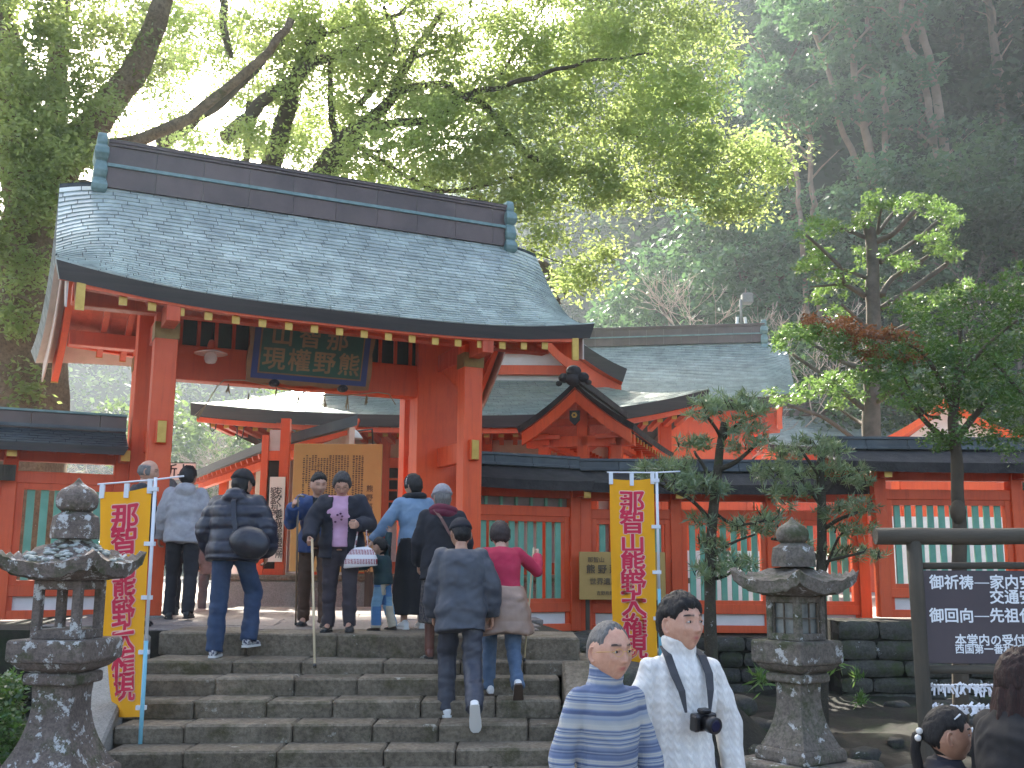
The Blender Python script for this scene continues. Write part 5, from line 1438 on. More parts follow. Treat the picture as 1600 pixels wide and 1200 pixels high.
# low shrubs-like trees at the foot, then tall ones above
R = random.Random(21)
for px in range(900, 1680, 62): hilltree(px+R.uniform(-15, 15), hillpar(math.degrees(math.atan((px-800)/1640)))[0]*.97, R.choice([1, 0, 4]), R.uniform(.75, 1.0))
for px in range(860, 1700, 95): hilltree(px+R.uniform(-25, 25), hillpar(math.degrees(math.atan((px-800)/1640)))[0]*1.12, R.choice([1, 0, 1]), R.uniform(.8, 1.15))
for px in (1245, 1330, 1395, 1440, 1475, 1530, 1590, 1660): hilltree(px, hillpar(math.degrees(math.atan((px-800)/1640)))[0]*R.uniform(1.2, 1.35), 2, R.uniform(.9, 1.2))
for px in range(880, 1700, 80): hilltree(px+R.uniform(-25, 25), hillpar(math.degrees(math.atan((px-800)/1640)))[0]*R.uniform(1.38, 1.5), 3, R.uniform(.9, 1.2))
for px in range(1000, 1700, 110): hilltree(px+R.uniform(-25, 25), hillpar(math.degrees(math.atan((px-800)/1640)))[0]*1.66, R.choice([3, 0]), R.uniform(1.0, 1.3))
# labels for these by kind, row and landmark
rows = {}
def rowword(d, px):
    q = d/hillpar(math.degrees(math.atan((px-800)/1640)))[0]
    return 'at the foot of the slope' if q < 1.05 else 'on the lower slope' if q < 1.17 else 'on the middle slope' if q < 1.37 else 'on the upper slope' if q < 1.6 else 'near the hilltop'
land = [(940, 'behind the gate roof end'), (1030, 'left of the bare pale tree'), (1120, 'just behind the bare pale tree'), (1200, 'above the large hall ridge'), (1290, 'between bare tree and pruned tree'), (1370, 'left behind the pruned tree'), (1450, 'right behind the pruned tree'), (1530, 'above the dense dark tree'), (1610, 'near the right picture edge'), (9999, 'at the far right')]
byl = {}
for px, d, k, t in placed:
    l = next(s for x, s in land if px <= x); byl.setdefault(knames[k]+' '+rowword(d, px)+', '+l, []).append((px, t))
for l, q in byl.items():
    q.sort(key=lambda v: v[0])
    for i, (px, t) in enumerate(q): t['label'] = l if len(q) == 1 else ('left ' if i == 0 else 'right ' if i == len(q)-1 else 'middle ')+l
# long leaning reddish trunks of the slope (zoom: forks near the top right)
M['trunk_pale'] = simple('pale_red_trunk', (.34,.235,.175), (.22,.15,.11), sc=1.5, rough=.9, bs=.4)
trk = [([(1352,300),(1320,210),(1290,110),(1270,40)], 'thin reddish trunk leaning left on the slope above the pruned tree', 6, 3), ([(1364,275),(1350,200),(1338,120),(1322,30)], 'straight reddish trunk rising left of the forked pair', 8, 5),
       ([(1470,290),(1458,200),(1440,120),(1415,60),(1410,0)], 'left stem of the tall forked pair of reddish trunks', 7, 4), ([(1478,300),(1470,190),(1450,90),(1438,30),(1450,-20)], 'right stem of the tall forked pair of reddish trunks', 9, 5),
       ([(1500,285),(1478,250),(1440,210),(1405,200)], 'thin dead branching trunk beneath the forked pair', 4, 1.5), ([(1384,265),(1385,200),(1380,120)], 'short upright trunk right of the straight reddish trunk', 6, 5),
       ([(1600,170),(1575,130),(1555,80),(1550,10)], 'slender trunk at the upper right picture edge', 6, 3), ([(1500,450),(1490,380),(1490,330)], 'thick brown trunk low on the slope behind the dense dark tree', 11, 9),
       ([(1270,330),(1268,260),(1262,190)], 'pale upright trunk left of the leaning trunks on the slope', 5, 4), ([(1250,330),(1238,240),(1225,150)], 'pale leaning trunk beside the camphor branch tips', 4, 3)]
for pts, lab, r0_, r1_ in trk:
    mb = MB(); Yt = 52
    Q = limb(mb, pts, Yt, r0_, r1_, 8, wob=.25)
    b = Q[0]; t = thing('hillside_tree', b, lab, 'tree')
    gz = hillz(b.x, b.y)
    if gz < b.z: mb.tube([Vector((b.x+.3, b.y, gz-.5)), b], [r0_*1.3*Yt/FOC, r0_*Yt/FOC], 8)
    for k in range(5):
        q = Q[int(len(Q)*R.uniform(.35, .95))]; a = R.choice([-1, 1])*R.uniform(.4, 1.0); L = R.uniform(1, 2.6)
        mb.tube([q, q+Vector((a*L*.5, R.uniform(-.4,.4), L*.4)), q+Vector((a*L, R.uniform(-.8,.8), L*.7))], [r1_*.5*Yt/FOC, r1_*.35*Yt/FOC, .02], 6)
    mb.build('trunk', M['trunk_pale'], t)
    e = Q[-1]; C = np.array([v3(e+Vector((R.gauss(0, 1.6), R.gauss(0, 1.2), R.gauss(.6, 1.0)))) for _ in range(14)])
    leafobj('crown', [clumps(C, np.full(14, .9), 90, .36, .5, .5, -.1, .4)], M['leaf_mid'], t)

# ---- bare trees
def bare(name, base, h, seed, lab, m='twig', spread=1.0, depth=6, r=.09, grp=None):
    g = random.Random(seed); mb = MB()
    def br(p, d, L, r_, k):
        q = p+d*L*.5+Vector((g.uniform(-.1,.1), g.uniform(-.1,.1), 0))*L; e = q+(d+Vector((g.uniform(-.2,.2), g.uniform(-.2,.2), .1))).normalized()*L*.5
        mb.tube([p, q, e], [r_, r_*.85, r_*.68], 5 if k > 2 else 3, cap=False)
        if k == 0: return
        for _ in range(g.choice([2, 3, 3]) if k > 1 else 3):
            a = Vector((g.gauss(0, .55*spread), g.gauss(0, .55*spread), g.gauss(.15, .25)))
            br(e if g.random() < .7 else q, (d+a).normalized(), L*g.uniform(.62, .85), max(r_*.6, .012), k-1)
    br(Vector(base), Vector((g.uniform(-.1,.1), 0, 1)).normalized(), h*.28, r, depth)
    t = thing(name, base, lab, 'tree', grp); mb.build('branches', M[m], t); return t
b_ = at(1185, 545, 44); b_.z = hillz(b_.x, b_.y)
def baretop(px, pytop, Y, **k):
    b = at(px, 600, Y); b.z = max(hillz(b.x, b.y), -.5); top = at(px, pytop, Y).z; return b, top-b.z
b, h = baretop(1190, 395, 44); bare('bare_tree', (b.x, b.y, b.z), h*1.05, 4, 'leafless pale tree with spreading twigs above the large hall ridge', spread=1.0, depth=7, r=.13)
b, h = baretop(1130, 430, 43); bare('bare_tree', (b.x, b.y, b.z), h*.95, 14, 'smaller leafless tree left of the pale one above the hall', spread=1.1, depth=6, r=.1)
M['twig2'] = simple('brown_twig', (.20,.14,.12), (.13,.10,.085), rough=.9, bs=0)
b, h = baretop(1588, 350, 46); bare('bare_tree', (b.x, b.y, b.z), h*1.0, 6, 'leafless brown tree at the right picture edge above the dense tree', 'twig2', 1.2, 7, .12)
for i, (px, py, Y, lab) in enumerate(((330, 640, 60, 'pale bare brush seen between gate post and shrine hall eave, left clump'), (385, 660, 58, 'pale bare brush tucked under the shrine hall eave corner'), (140, 625, 62, 'pale bare brush between the left fence roof and the gate eave'))):
    b, h = baretop(px, py, Y); bare('bare_brush', (b.x, b.y, b.z), h, 30+i, lab, 'twig', 1.5, 7, .1)

# ---- great camphor at left
cam1 = thing('camphor_tree', at(35, 885, 17.5), 'huge old camphor tree with a thick mossy trunk behind the left fence', 'tree')
mb = MB(); Y1 = 17.5
base = at(22, 980, Y1)
P = [at(10, 1000, Y1), at(16, 880, Y1), at(20, 760, Y1), at(24, 640, Y1), at(32, 520, Y1), at(45, 420, Y1), at(58, 330, Y1)]
mb2 = MB()
def gnarled(P, R_, n=26, amp=.14, name='trunk'):
    rings = []; Q = []
    for i in range(len(P)-1):
        for k in range(5): Q.append((P[i].lerp(P[i+1], k/5), R_[i]+(R_[i+1]-R_[i])*k/5))
    Q.append((P[-1], R_[-1]))
    for p, r in Q:
        ring = []
        for k in range(n):
            a = 2*math.pi*k/n
            q = 1+amp*noise.noise(Vector((math.cos(a)*1.6, math.sin(a)*1.6, p.z*.6)))*1.6+amp*.6*noise.noise(Vector((math.cos(a)*4, math.sin(a)*4, p.z*1.4)))
            ring.append(p+Vector((math.cos(a)*r*q, math.sin(a)*r*q, 0)))
        rings.append(ring)
    return MB().loft(rings)
k_ = Y1/FOC
gnarled(P, [95*k_, 86*k_, 78*k_, 72*k_, 66*k_, 60*k_, 50*k_]).build('trunk', M['barktree'], cam1)
for pts, r0_, r1_, Y in (([(62,340),(100,260),(150,190),(205,120),(240,40),(262,-40)], 34, 16, 17.6), ([(50,350),(30,260),(20,160),(5,60),(-10,-60)], 38, 24, 17.3), ([(75,300),(150,235),(230,215),(300,180),(400,100),(455,30)], 15, 6, 18.2),
        ([(75,330),(120,290),(170,300)], 14, 5, 17.2), ([(55,300),(80,200),(92,100),(100,0)], 22, 12, 17.9), ([(20,460),(60,480),(85,500)], 4, 1.5, 16.3)):
    mb = MB(); limb(mb, pts, Y, r0_, r1_, 12, wob=.08); mb.build('limb', M['barktree'], cam1)
b1 = [(30,70,75,90,16.4,1.0,40), (60,200,70,80,16.4,.9,34), (30,330,45,60,16.3,.6,9), (75,320,40,50,16.4,.5,9), (60,440,24,40,16.4,.3,4), (5,250,30,80,16.2,.5,6), (120,60,60,60,17.5,1.2,17), (200,80,60,60,18,1.2,13), (140,150,45,40,17,1,10),
      (110,-80,170,70,17,2,36), (0,380,20,60,16,.4,10), (40,600,18,30,16.6,.2,3), (25,500,26,30,16.5,.3,5), (95,250,40,50,16.8,.5,14)]
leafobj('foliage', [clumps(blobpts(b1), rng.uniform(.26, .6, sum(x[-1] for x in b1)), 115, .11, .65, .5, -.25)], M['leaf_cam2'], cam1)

# ---- camphor behind the gate, backlit
cam2 = thing('camphor_tree', at(470, 885, 23), 'spreading camphor tree with sunlit yellow green leaves rising behind the gate roof', 'tree')
L2 = [([(395,420),(410,330),(425,250),(450,175),(462,120),(500,40)], 27, 12, 24, 0), ([(440,420),(490,300),(530,235),(552,205)], 30, 22, 23, 0), ([(552,205),(585,180),(612,150),(640,90),(690,20)], 16, 6, 23, 0),
      ([(552,205),(600,196),(650,190),(700,172),(745,145),(800,130),(870,110),(930,95),(1020,85)], 11, 2, 22.5, -2), ([(700,172),(760,140),(820,60),(850,10)], 5, 2, 22.5, 0),
      ([(612,150),(680,130),(720,145),(760,165),(790,205),(830,245),(850,258)], 8, 6, 22.5, -1), ([(850,258),(900,262),(960,285),(1040,305),(1110,318)], 5, 1.5, 21.5, 0), ([(850,258),(800,275),(770,290),(700,300),(640,280),(600,250),(560,230)], 2.5, 5.5, 22, 0),
      ([(800,275),(840,310),(870,330)], 2.5, 1, 21.6, 0), ([(560,230),(600,232),(640,228),(720,215),(830,215),(900,190)], 4, 1.5, 22.4, 0), ([(530,235),(520,190),(515,140),(518,90)], 9, 5, 23.2, 0),
      ([(350,215),(385,180),(430,145),(480,105),(530,85),(600,60)], 15, 8, 23.5, 0), ([(245,225),(290,195),(330,170),(400,105),(440,60)], 13, 8, 24, 0), ([(385,260),(388,200),(390,160)], 6, 6, 25, 0),
      ([(560,165),(600,110),(620,60),(600,10)], 7, 4, 23.5, 0), ([(640,90),(700,70),(760,40),(820,20)], 4, 1.5, 23, 0), ([(960,200),(1000,215),(1050,235)], 3, 1.2, 21.5, 0), ([(830,390),(870,410),(920,420)], 1.8, .8, 20.5, 0), ([(480,60),(550,40),(600,30),(680,-10)], 6, 4, 24, 0), ([(345,-20),(352,40),(360,90)], 9, 7, 24, 0)]
for pts, r0_, r1_, Y, dY in L2:
    mb = MB(); limb(mb, pts, Y, r0_*.85, r1_*.85, 10, dY, wob=.10); mb.build('limb', M['branch'], cam2)
b2 = [(650,110,110,70,23,1.5,58),(760,60,110,60,22.5,1.5,48),(880,60,110,60,22,1.5,48),(1000,50,110,55,21.5,1.5,46),(1080,90,60,90,21,1.0,34),(940,150,110,60,21.5,1.2,50),(1060,180,70,60,21,.8,28),(820,160,90,60,22,1.2,44),
      (700,200,100,60,22,1.2,50),(620,240,80,50,22,1.0,36),(800,250,90,40,21.6,1.0,34),(930,250,80,50,21.3,.9,32),(1050,270,80,50,21,.8,28),(1150,270,80,60,20.8,.9,24),(1195,255,42,45,20.8,.6,9),(1140,320,60,28,20.8,.6,8),
      (950,310,50,25,21,.5,12),(840,320,50,30,21.2,.6,14),(905,430,38,25,20.5,.4,9),(850,380,45,20,20.7,.4,6),(930,405,20,35,20.6,.3,5),(560,150,70,60,23.5,1.5,36),(500,60,80,60,24,1.5,46),(430,40,60,50,24,1.5,30),(460,110,40,50,24,1,16),(400,120,60,40,25,1.5,12),(450,200,60,40,25,1.5,14),
      (330,60,70,50,24.5,1.5,28),(380,220,70,30,23,1,13),(300,225,60,25,23,1,10),(255,170,40,25,24,1,5),(480,240,50,30,23.5,1,10),(600,30,80,40,23.5,1.5,24),(700,-40,300,50,22,3,110),(1000,-50,160,50,21,2,60),(350,-50,200,50,24,3,50),
      (700,270,60,30,22,1,12),(760,310,50,20,21.6,.6,7),(540,280,60,20,22.6,.6,8),(650,300,40,15,22,.5,5),(250,90,50,50,25,1.5,16),(170,230,40,30,24,1,5),(280,20,60,30,25,1.5,20),(200,20,60,40,25,1.5,22),(195,120,30,40,24,1,8),(290,110,90,60,28,2,22),(450,90,90,70,28,2,40),(600,80,90,60,28,2,36),(520,180,80,40,28,2,22),(700,130,80,60,28,2,24),(430,235,70,25,27,1,12)]
nb2 = sum(x[-1] for x in b2)
leafobj('foliage', [clumps(blobpts(b2), rng.uniform(.30, .85, nb2), 118, .115, .55, .5, -.25)], M['leaf_cam'], cam2)
# canopy of the same tree above and left of the picture, and its shade-giving mass
b3 = [(500,-260,500,170,22,4,220), (-250,60,200,260,19,3,110)]
leafobj('high_foliage', [clumps(blobpts(b3), rng.uniform(.5, .8, 330), 90, .17, .6, .55, -.25)], M['leaf_cam'], cam2)
# a few mid-distance green crowns closing the gap behind (below the ridge of the gate)
for i, (px, d, s, lab) in enumerate(((250, 70, 1.1, 'sunlit leafy tree glimpsed under the camphor limbs at the left'), (560, 62, 1.2, 'sunlit leafy tree behind the fork of the camphor'), (720, 66, 1.25, 'sunlit leafy tree behind the camphor above the roof ridge'), (430, 66, 1.1, 'sunlit leafy tree behind the leaning camphor trunks'), (820, 60, 1.1, 'sunlit leafy tree behind the right end of the gate ridge'))):
    hilltree(px, d, 4, s*1.35, lab, None)

# ---- pruned tree
def Z5(l): return [(x/2.857+1200, y/2.857+280) for x, y in l]
pr = thing('pruned_tree', at(1361, 885, 19), 'pruned tree with a bare central trunk and leafy limb ends behind the right fence', 'tree')
mb = MB(); limb(mb, Z5([(462,1500),(462,1120),(465,1000),(460,860),(470,700),(465,520),(470,400),(460,260),(440,190)]), 19, 16, 8.5, 12, wob=.03); mb.build('trunk', M['trunk_grey'], pr)
for l, r0_, r1_ in (([(500,580),(640,490),(780,390),(800,370)],5,3.5),([(510,520),(560,440),(720,340)],5.5,3),([(500,370),(640,290),(770,180),(850,170)],4.5,2),([(480,280),(560,240),(660,140)],5.5,3.5),([(490,240),(560,150),(600,100)],3.5,2.5),([(490,240),(505,130)],3,2),([(440,260),(330,220),(230,200)],4,1.5),
      ([(430,520),(340,460),(310,380),(170,250)],5,2.5),([(440,440),(330,400),(180,400)],3.5,1.5),([(420,500),(330,470),(190,480)],3.5,1.5),([(460,690),(380,600),(330,560)],4,2),([(500,710),(640,640),(660,600)],5,3),([(440,850),(330,810),(180,720)],6,2.5),([(440,1030),(260,890),(110,780)],5,2.5),
      ([(480,1000),(560,930)],5,4),([(450,1100),(400,1080),(290,1010)],4,2),([(450,1240),(350,1130),(230,1060),(90,1010)],4,3)):
    mb = MB(); limb(mb, Z5(l), 19, r0_, r1_, 8, R.uniform(-1, 1), wob=.03); mb.build('limb', M['trunk_grey'], pr)
bp = [(560,100,110,45),(700,120,100,40),(800,170,60,50),(760,280,70,60),(820,350,50,40),(620,360,80,40),(460,110,60,40),(340,200,80,35),(230,210,70,45),(170,260,50,30),(420,180,50,30),(220,400,90,45),(340,440,70,35),(480,460,80,28),(220,320,70,40),(270,520,80,30),(330,590,60,25),(670,560,80,40),(760,520,70,30),(860,480,60,30),
      (430,340,30,50),(520,320,30,20),(130,680,90,40),(80,720,50,35),(360,880,110,40),(230,930,100,40),(90,960,100,40),(380,960,60,30),(300,1010,50,20)]
bl = [(x/2.857+1200, y/2.857+280, a/2.857, b/2.857, 19, .6, max(2, int(a*b/330))) for x, y, a, b in bp]
n_ = sum(x[-1] for x in bl)
leafobj('foliage', [clumps(blobpts(bl), rng.uniform(.10, .2, n_), 46, .085, .6, .42, -.1)], M['leaf_bright'], pr)

# ---- dense dark tree
dn = thing('broadleaf_tree', at(1497, 885, 11.2), 'dense dark glossy leaved tree with a straight trunk behind the wooden signboard', 'tree')
mb = MB(); limb(mb, [(1500,1150),(1498,880),(1496,780),(1493,700),(1490,640),(1500,560)], 11.2, 12.5, 7, 12, wob=.02); mb.build('trunk', M['branch'], dn)
mb = MB(); mb.ball(at(1497, 800, 11.15), (.085,.085,.13), 10, 8); mb.build('burl', M['branch'], dn)
for l, r0_, r1_ in (([(1493,700),(1450,660),(1400,605),(1350,565)],6,2),([(1493,690),(1530,640),(1570,600)],7,3),([(1490,640),(1460,580),(1420,540),(1330,520),(1270,510)],5,1.2),([(1495,600),(1540,540),(1590,500)],4,2),([(1500,560),(1500,500),(1520,450)],4,1.5),([(1468,652),(1440,640),(1400,560)],3,1),([(1550,560),(1600,620),(1640,680)],4,2)):
    mb = MB(); limb(mb, l, 11.2, r0_, r1_, 8, R.uniform(-.5, .5), wob=.02); mb.build('limb', M['branch'], dn)
bd = [(1450,590,70,40),(1520,540,80,50),(1580,590,60,60),(1600,500,70,50),(1540,480,70,35),(1450,540,60,30),(1400,560,50,26),(1480,630,60,28),(1560,650,60,35),(1510,590,70,50),(1620,640,60,50),(1470,680,38,20),(1535,680,30,16),(1500,460,40,15),(1420,480,30,18),(1465,495,50,22),(1620,440,60,30),(1590,455,60,25),(1380,590,26,12),(1600,700,50,25),(1440,505,30,18)]
bl = [(x, y, a, b, 11.2, .75, max(3, int(a*b/74))) for x, y, a, b in bd]; n_ = sum(x[-1] for x in bl)
leafobj('foliage', [clumps(blobpts(bl), rng.uniform(.07, .14, n_), 34, .052, .7, .45, -.1)], M['leaf_holly'], dn)
bl = [(x, y, a, b, 11.0, .35, n) for x, y, a, b, n in ((1330,545,48,16,22),(1385,560,34,16,16),(1300,525,30,10,9),(1365,590,30,14,8),(1400,610,30,18,9),(1440,630,30,14,9),(1470,690,30,14,9),(1560,700,24,8,4),(1270,520,40,18,14),(1230,530,20,14,5))]; n_ = sum(x[-1] for x in bl)
leafobj('foliage_tips', [clumps(blobpts(bl), rng.uniform(.07, .13, n_), 34, .052, .6, .45, -.1)], M['leaf_bright'], dn)
bl = [(x, y, a, b, 10.9, .35, n) for x, y, a, b, n in ((1300,508,45,12,16),(1350,520,50,14,22),(1400,535,40,16,14),(1425,555,30,12,6),(1265,498,16,7,4),(1360,560,40,14,8))]; n_ = sum(x[-1] for x in bl)
leafobj('russet_foliage', [clumps(blobpts(bl), rng.uniform(.06, .12, n_), 32, .05, .6, .45, -.1)], M['leaf_red'], dn)

# ---- podocarps with needle rosettes
def rosettes(bl, per=15, L=.105, W=.0135):
    C = blobpts(bl); out = []
    n = len(C)*per; idx = np.repeat(np.arange(len(C)), per)
    ax = rand_dirs(len(C), 1.0)[idx]
    d = rand_dirs(n)*.95+ax*.75
    return leaf_arrays(C[idx]+rng.normal(size=(n, 3))*.012, d, rand_dirs(n, .5), L*rng.uniform(.7, 1.2, n), np.full(n, W)*rng.uniform(.8, 1.3, n))
def podocarp(label, Y, trunk, limbs, tufts, tr, dens=.065):
    t = thing('podocarp_tree', at(trunk[0][0], 885, Y), label, 'tree')
    mb = MB(); limb(mb, trunk, Y, tr, tr*.55, 12, wob=.015); mb.build('trunk', M['branch2'], t)
    for l, a, b in limbs:
        mb = MB(); limb(mb, l, Y, a, b, 8, R.uniform(-.3, .3), wob=.012); mb.build('limb', M['branch2'], t)
    bl = [(x, y, a, b, Y+R.uniform(-.2, .2), .28, max(5, int(a*b*dens))) for x, y, a, b in tufts]
    leafobj('foliage', [rosettes(bl)], M['leaf_pod'], t)
    mb = MB()
    for x, y, a, b in tufts:
        for k in range(int(a/5)):
            p = at(x+R.uniform(-.8, .8)*a, y+R.uniform(-.3, .8)*b, Y+R.uniform(-.2, .2)); mb.tube([p, p+Vector((R.uniform(-.06,.06), R.uniform(-.06,.06), R.uniform(.05,.1)))], [.007, .004], 4)
    mb.build('twigs', M['branch2'], t, kind='stuff')
M['branch2'] = stone('mossy_bark', (.05,.042,.03), (.10,.085,.06), moss=.25, lich=.1, sc=8, mc=(.05,.07,.02), bs=.8)
podocarp('slender pine-like tree with tufted needles standing between the right banner and the right lantern', 10.6,
    [(1115,1170),(1112,1040),(1109,960),(1109,880),(1116,800),(1122,745),(1126,700),(1133,660)],
    [([(1118,775),(1104,735),(1085,705)],4,2),([(1122,735),(1150,722),(1185,690)],5,2.5),([(1128,690),(1150,665),(1180,650)],4,2),([(1113,815),(1080,782),(1045,765),(1020,752)],3.5,2),([(1112,870),(1140,850),(1180,835)],3,1.5),([(1110,905),(1135,898),(1150,885)],3,1.5),([(1116,800),(1150,820),(1200,812)],3,1.5),([(1130,690),(1120,670),(1105,650)],3.5,2)],
    [(1135,628,50,14),(1100,640,34,14),(1175,640,30,14),(1085,692,32,12),(1165,668,34,14),(1190,690,22,10),(1040,738,42,16),(1075,752,40,12),(1105,765,34,12),(1010,735,20,10),(1165,822,38,11),(1200,808,26,10),(1112,852,26,14),(1140,882,38,14),(1105,890,28,12),(1098,815,24,9),(1060,725,26,10),(1150,700,22,8),(1230,790,14,6)], 11)
podocarp('pine-like tree with tufted needles right behind the right stone lantern', 11.4,
    [(1285,1150),(1283,930),(1283,850),(1284,790),(1282,745),(1284,700)],
    [([(1284,790),(1262,762),(1235,730)],4,2),([(1284,770),(1310,750),(1335,740)],4,2),([(1284,830),(1310,812),(1340,800)],4,2),([(1284,880),(1250,850),(1205,842)],4,2),([(1284,880),(1320,870),(1350,862)],3,1.5),([(1285,905),(1310,840),(1330,830)],3,1.5),([(1282,745),(1260,715),(1250,700)],3,2)],
    [(1272,694,34,14),(1235,712,32,14),(1300,706,28,12),(1205,738,34,14),(1255,740,38,12),(1320,735,36,14),(1345,750,24,10),(1340,792,36,12),(1300,800,28,9),(1335,828,40,10),(1215,826,40,10),(1240,850,30,9),(1345,866,40,10),(1300,865,24,9),(1215,770,24,9),(1262,770,24,8)], 10)
# ---- low bush bottom left, ferns in the wall
bs = thing('evergreen_bush', at(5, 1150, 7.6), 'dark leafy bush at the lower left corner beside the lantern', 'bush')
bl = [(-10,1130,45,60,7.8,.4,110),(10,1080,24,24,7.9,.3,22),(60,1150,30,30,8.2,.3,30),(120,1120,40,30,9.0,.4,20)]
leafobj('foliage', [clumps(blobpts(bl), rng.uniform(.06, .1, 182), 26, .05, .7, .5, -.1)], M['leaf_holly'], bs)
for i, (px, py, Y, lab) in enumerate(((1340, 1058, 14.6, 'tuft of bright green fern growing from the retaining wall joints'), (1300, 1040, 9.5, 'green fern tuft right behind the right lantern shaft'), (1190, 1062, 9.5, 'small fern tuft left behind the right lantern shaft'), (1345, 1095, 13.5, 'small fern sprig low on the retaining wall'))):
    c = at(px, py, Y); f_ = thing('fern_tuft', c, lab, 'fern'); n = 60
    C = np.tile(v3(c), (n, 1))+rng.normal(size=(n, 3))*.03; d = rand_dirs(n, .8)
    leafobj('fronds', [leaf_arrays(C, d, rand_dirs(n, .3), rng.uniform(.08, .18, n), np.full(n, .022))], M['leaf_bright'], f_)
# ================================================================== PEOPLE
def evalmesh(o):
    dg = bpy.context.evaluated_depsgraph_get(); me = bpy.data.meshes.new_from_object(o.evaluated_get(dg)); return me
def remesh(mb, vox, smooth_it=3, fac=.5):
    me = mb.mesh('tmp'); o = bpy.data.objects.new('tmp', me); COL.objects.link(o)
    r = o.modifiers.new('r', 'REMESH'); r.mode = 'VOXEL'; r.voxel_size = vox; r.use_smooth_shade = True
    if smooth_it: s = o.modifiers.new('s', 'SMOOTH'); s.iterations = smooth_it; s.factor = fac
    out = evalmesh(o); bpy.data.objects.remove(o); bpy.data.meshes.remove(me)
    n = len(out.vertices); V = np.empty(n*3, np.float32); out.vertices.foreach_get('co', V); V = V.reshape(-1, 3)
    NN = np.empty(n*3, np.float32); out.vertices.foreach_get('normal', NN); NN = NN.reshape(-1, 3)
    F = np.array([tuple(p.vertices) for p in out.polygons if len(p.vertices) == 4], np.int32)
    bpy.data.meshes.remove(out); return V, F, NN
_vk = np.random.default_rng(2).normal(size=(14, 3)); _vp = np.random.default_rng(3).uniform(0, 6.28, 14)
def vnoise(V, sc, off=0.):
    """cheap smooth pseudo noise: warped sum of plane waves, about -0.6..0.6"""
    Q = np.asarray(V, float)*np.asarray(sc, float)+off; W = Q+.55*np.sin(Q[:, [1, 2, 0]]*1.7+1.3)
    out = np.zeros(len(Q))
    for k in range(14): out += np.sin(W@(_vk[k]*1.9)+_vp[k])
    return out/9.0
def headmesh(nu=56, nv=44, fem=0.0, old=0.0):
    """local head, centre at ear height, +Y front; returns V,F,colour"""
    V = []; 
    for j in range(nv+1):
        ph = math.pi*(j/nv)-math.pi/2
        for i in range(nu):
            a = 2*math.pi*i/nu   # 0 = front
            # concentrate columns on the face
            a = a-.45*math.sin(a)
            X = math.sin(a)*math.cos(ph); Y_ = math.cos(a)*math.cos(ph); Z = math.sin(ph)
            V.append((X, Y_, Z))
    V = np.array(V); X, Y_, Z = V.T
    sg = lambda v: np.sign(v)*np.abs(v)
    x = X*(.078+.003*old); y = Y_*.096; z = Z*(.116-.003*old)
    # skull: fuller back, flat sides
    back = np.clip(-Y_, 0, 1); y -= back*.010*(Z > -.2); z = np.where(z < 0, z*1.0, z)
    low = np.clip((-.02-z)/.098, 0, 1)
    x *= 1-(.33-.06*old)*low**1.6*(1+.15*fem)
    y = np.where(Y_ > 0, y*(1-.06*low), y*(1-.45*low))
    f = np.clip(Y_, 0, 1)**.7
    G = lambda v, c, s: np.exp(-((v-c)/s)**2)
    # flatten the face a little then add features
    y -= .006*f*G(z, -.01, .06)*(np.abs(x) < .05)
    y += .007*f*G(z, .030, .014)*G(np.abs(x), .026, .026)        # brow
    y -= .011*f*G(z, .008, .016)*G(np.abs(x), .032, .016)        # sockets
    y += .007*f*G(z, .007, .007)*G(np.abs(x), .032, .013)        # eyeball/lid swelling
    y += .006*f*G(z, -.022, .020)*G(np.abs(x), .042, .018)       # cheek bones
    t = np.clip((.018-z)/.052, 0, 1)*(z > -.040)
    nose = (.006+.017*t**1.2)*np.exp(-(x/(.0085+.006*t))**2)*np.clip((z+.043)/.008, 0, 1)*(z < .03)
    y += f*nose
    y += .007*f*G(z, -.033, .007)*G(np.abs(x), .012, .006)       # nostril wings
    y += .006*f*G(z, -.053, .0055)*G(x, 0, .021)                 # upper lip
    y += .007*f*G(z, -.064, .0055)*G(x, 0, .017)                 # lower lip
    y -= .004*f*G(z, -.0585, .0025)*G(x, 0, .021)
    y -= .003*f*G(z, -.076, .008)*G(x, 0, .02)
    y += .010*f*G(z, -.096, .013)*G(x, 0, .022)                  # chin
    y -= old*.003*f*G(np.abs(x)-(.022+.25*(-.03-z)), 0, .005)*(z < -.03)*(z > -.07)
    P = np.stack([x, y, z], 1)
    F = []
    for j in range(nv):
        for i in range(nu):
            i2 = (i+1) % nu; F.append((j*nu+i2, j*nu+i, (j+1)*nu+i, (j+1)*nu+i2))
    # vertex colours: r = lips, g = brow/lash dark, b = stubble/grey scalp, a
    C = np.zeros((len(P), 4)); C[:, 3] = 1
    fr = (Y_ > .3)
    C[:, 0] = np.clip(G(z, -.0585, .0085)*G(x, 0, .019)*1.4-.25, 0, 1)*fr
    brow = G(z-(.0+.15*0), .032+0*x, .0045)*(np.abs(np.abs(x)-.032) < .018)*(.9 if not fem else .7)
    lash = G(z, .0085, .0022)*(np.abs(np.abs(x)-.032) < .0145)
    C[:, 1] = np.clip(np.maximum(brow, lash*1.0), 0, 1)*fr
    return P, np.array(F, np.int32), C
def ear(mb, s, sc=1.):
    c = Vector((s*.074, -.006, -.004)); pts = []
    for k in range(10):
        a = -2.3+4.6*k/9; pts.append(c+Vector((s*(.006+.006*math.cos(a)), -.016*math.cos(a)*.9-.004, .030*math.sin(a))))
    mb.tube(pts, [.003]+[.0055]*8+[.005], 7)
    mb.ball(c+Vector((s*.001, 0, -.002)), (.006, .013, .024), 8, 6)
skin_cache = {}
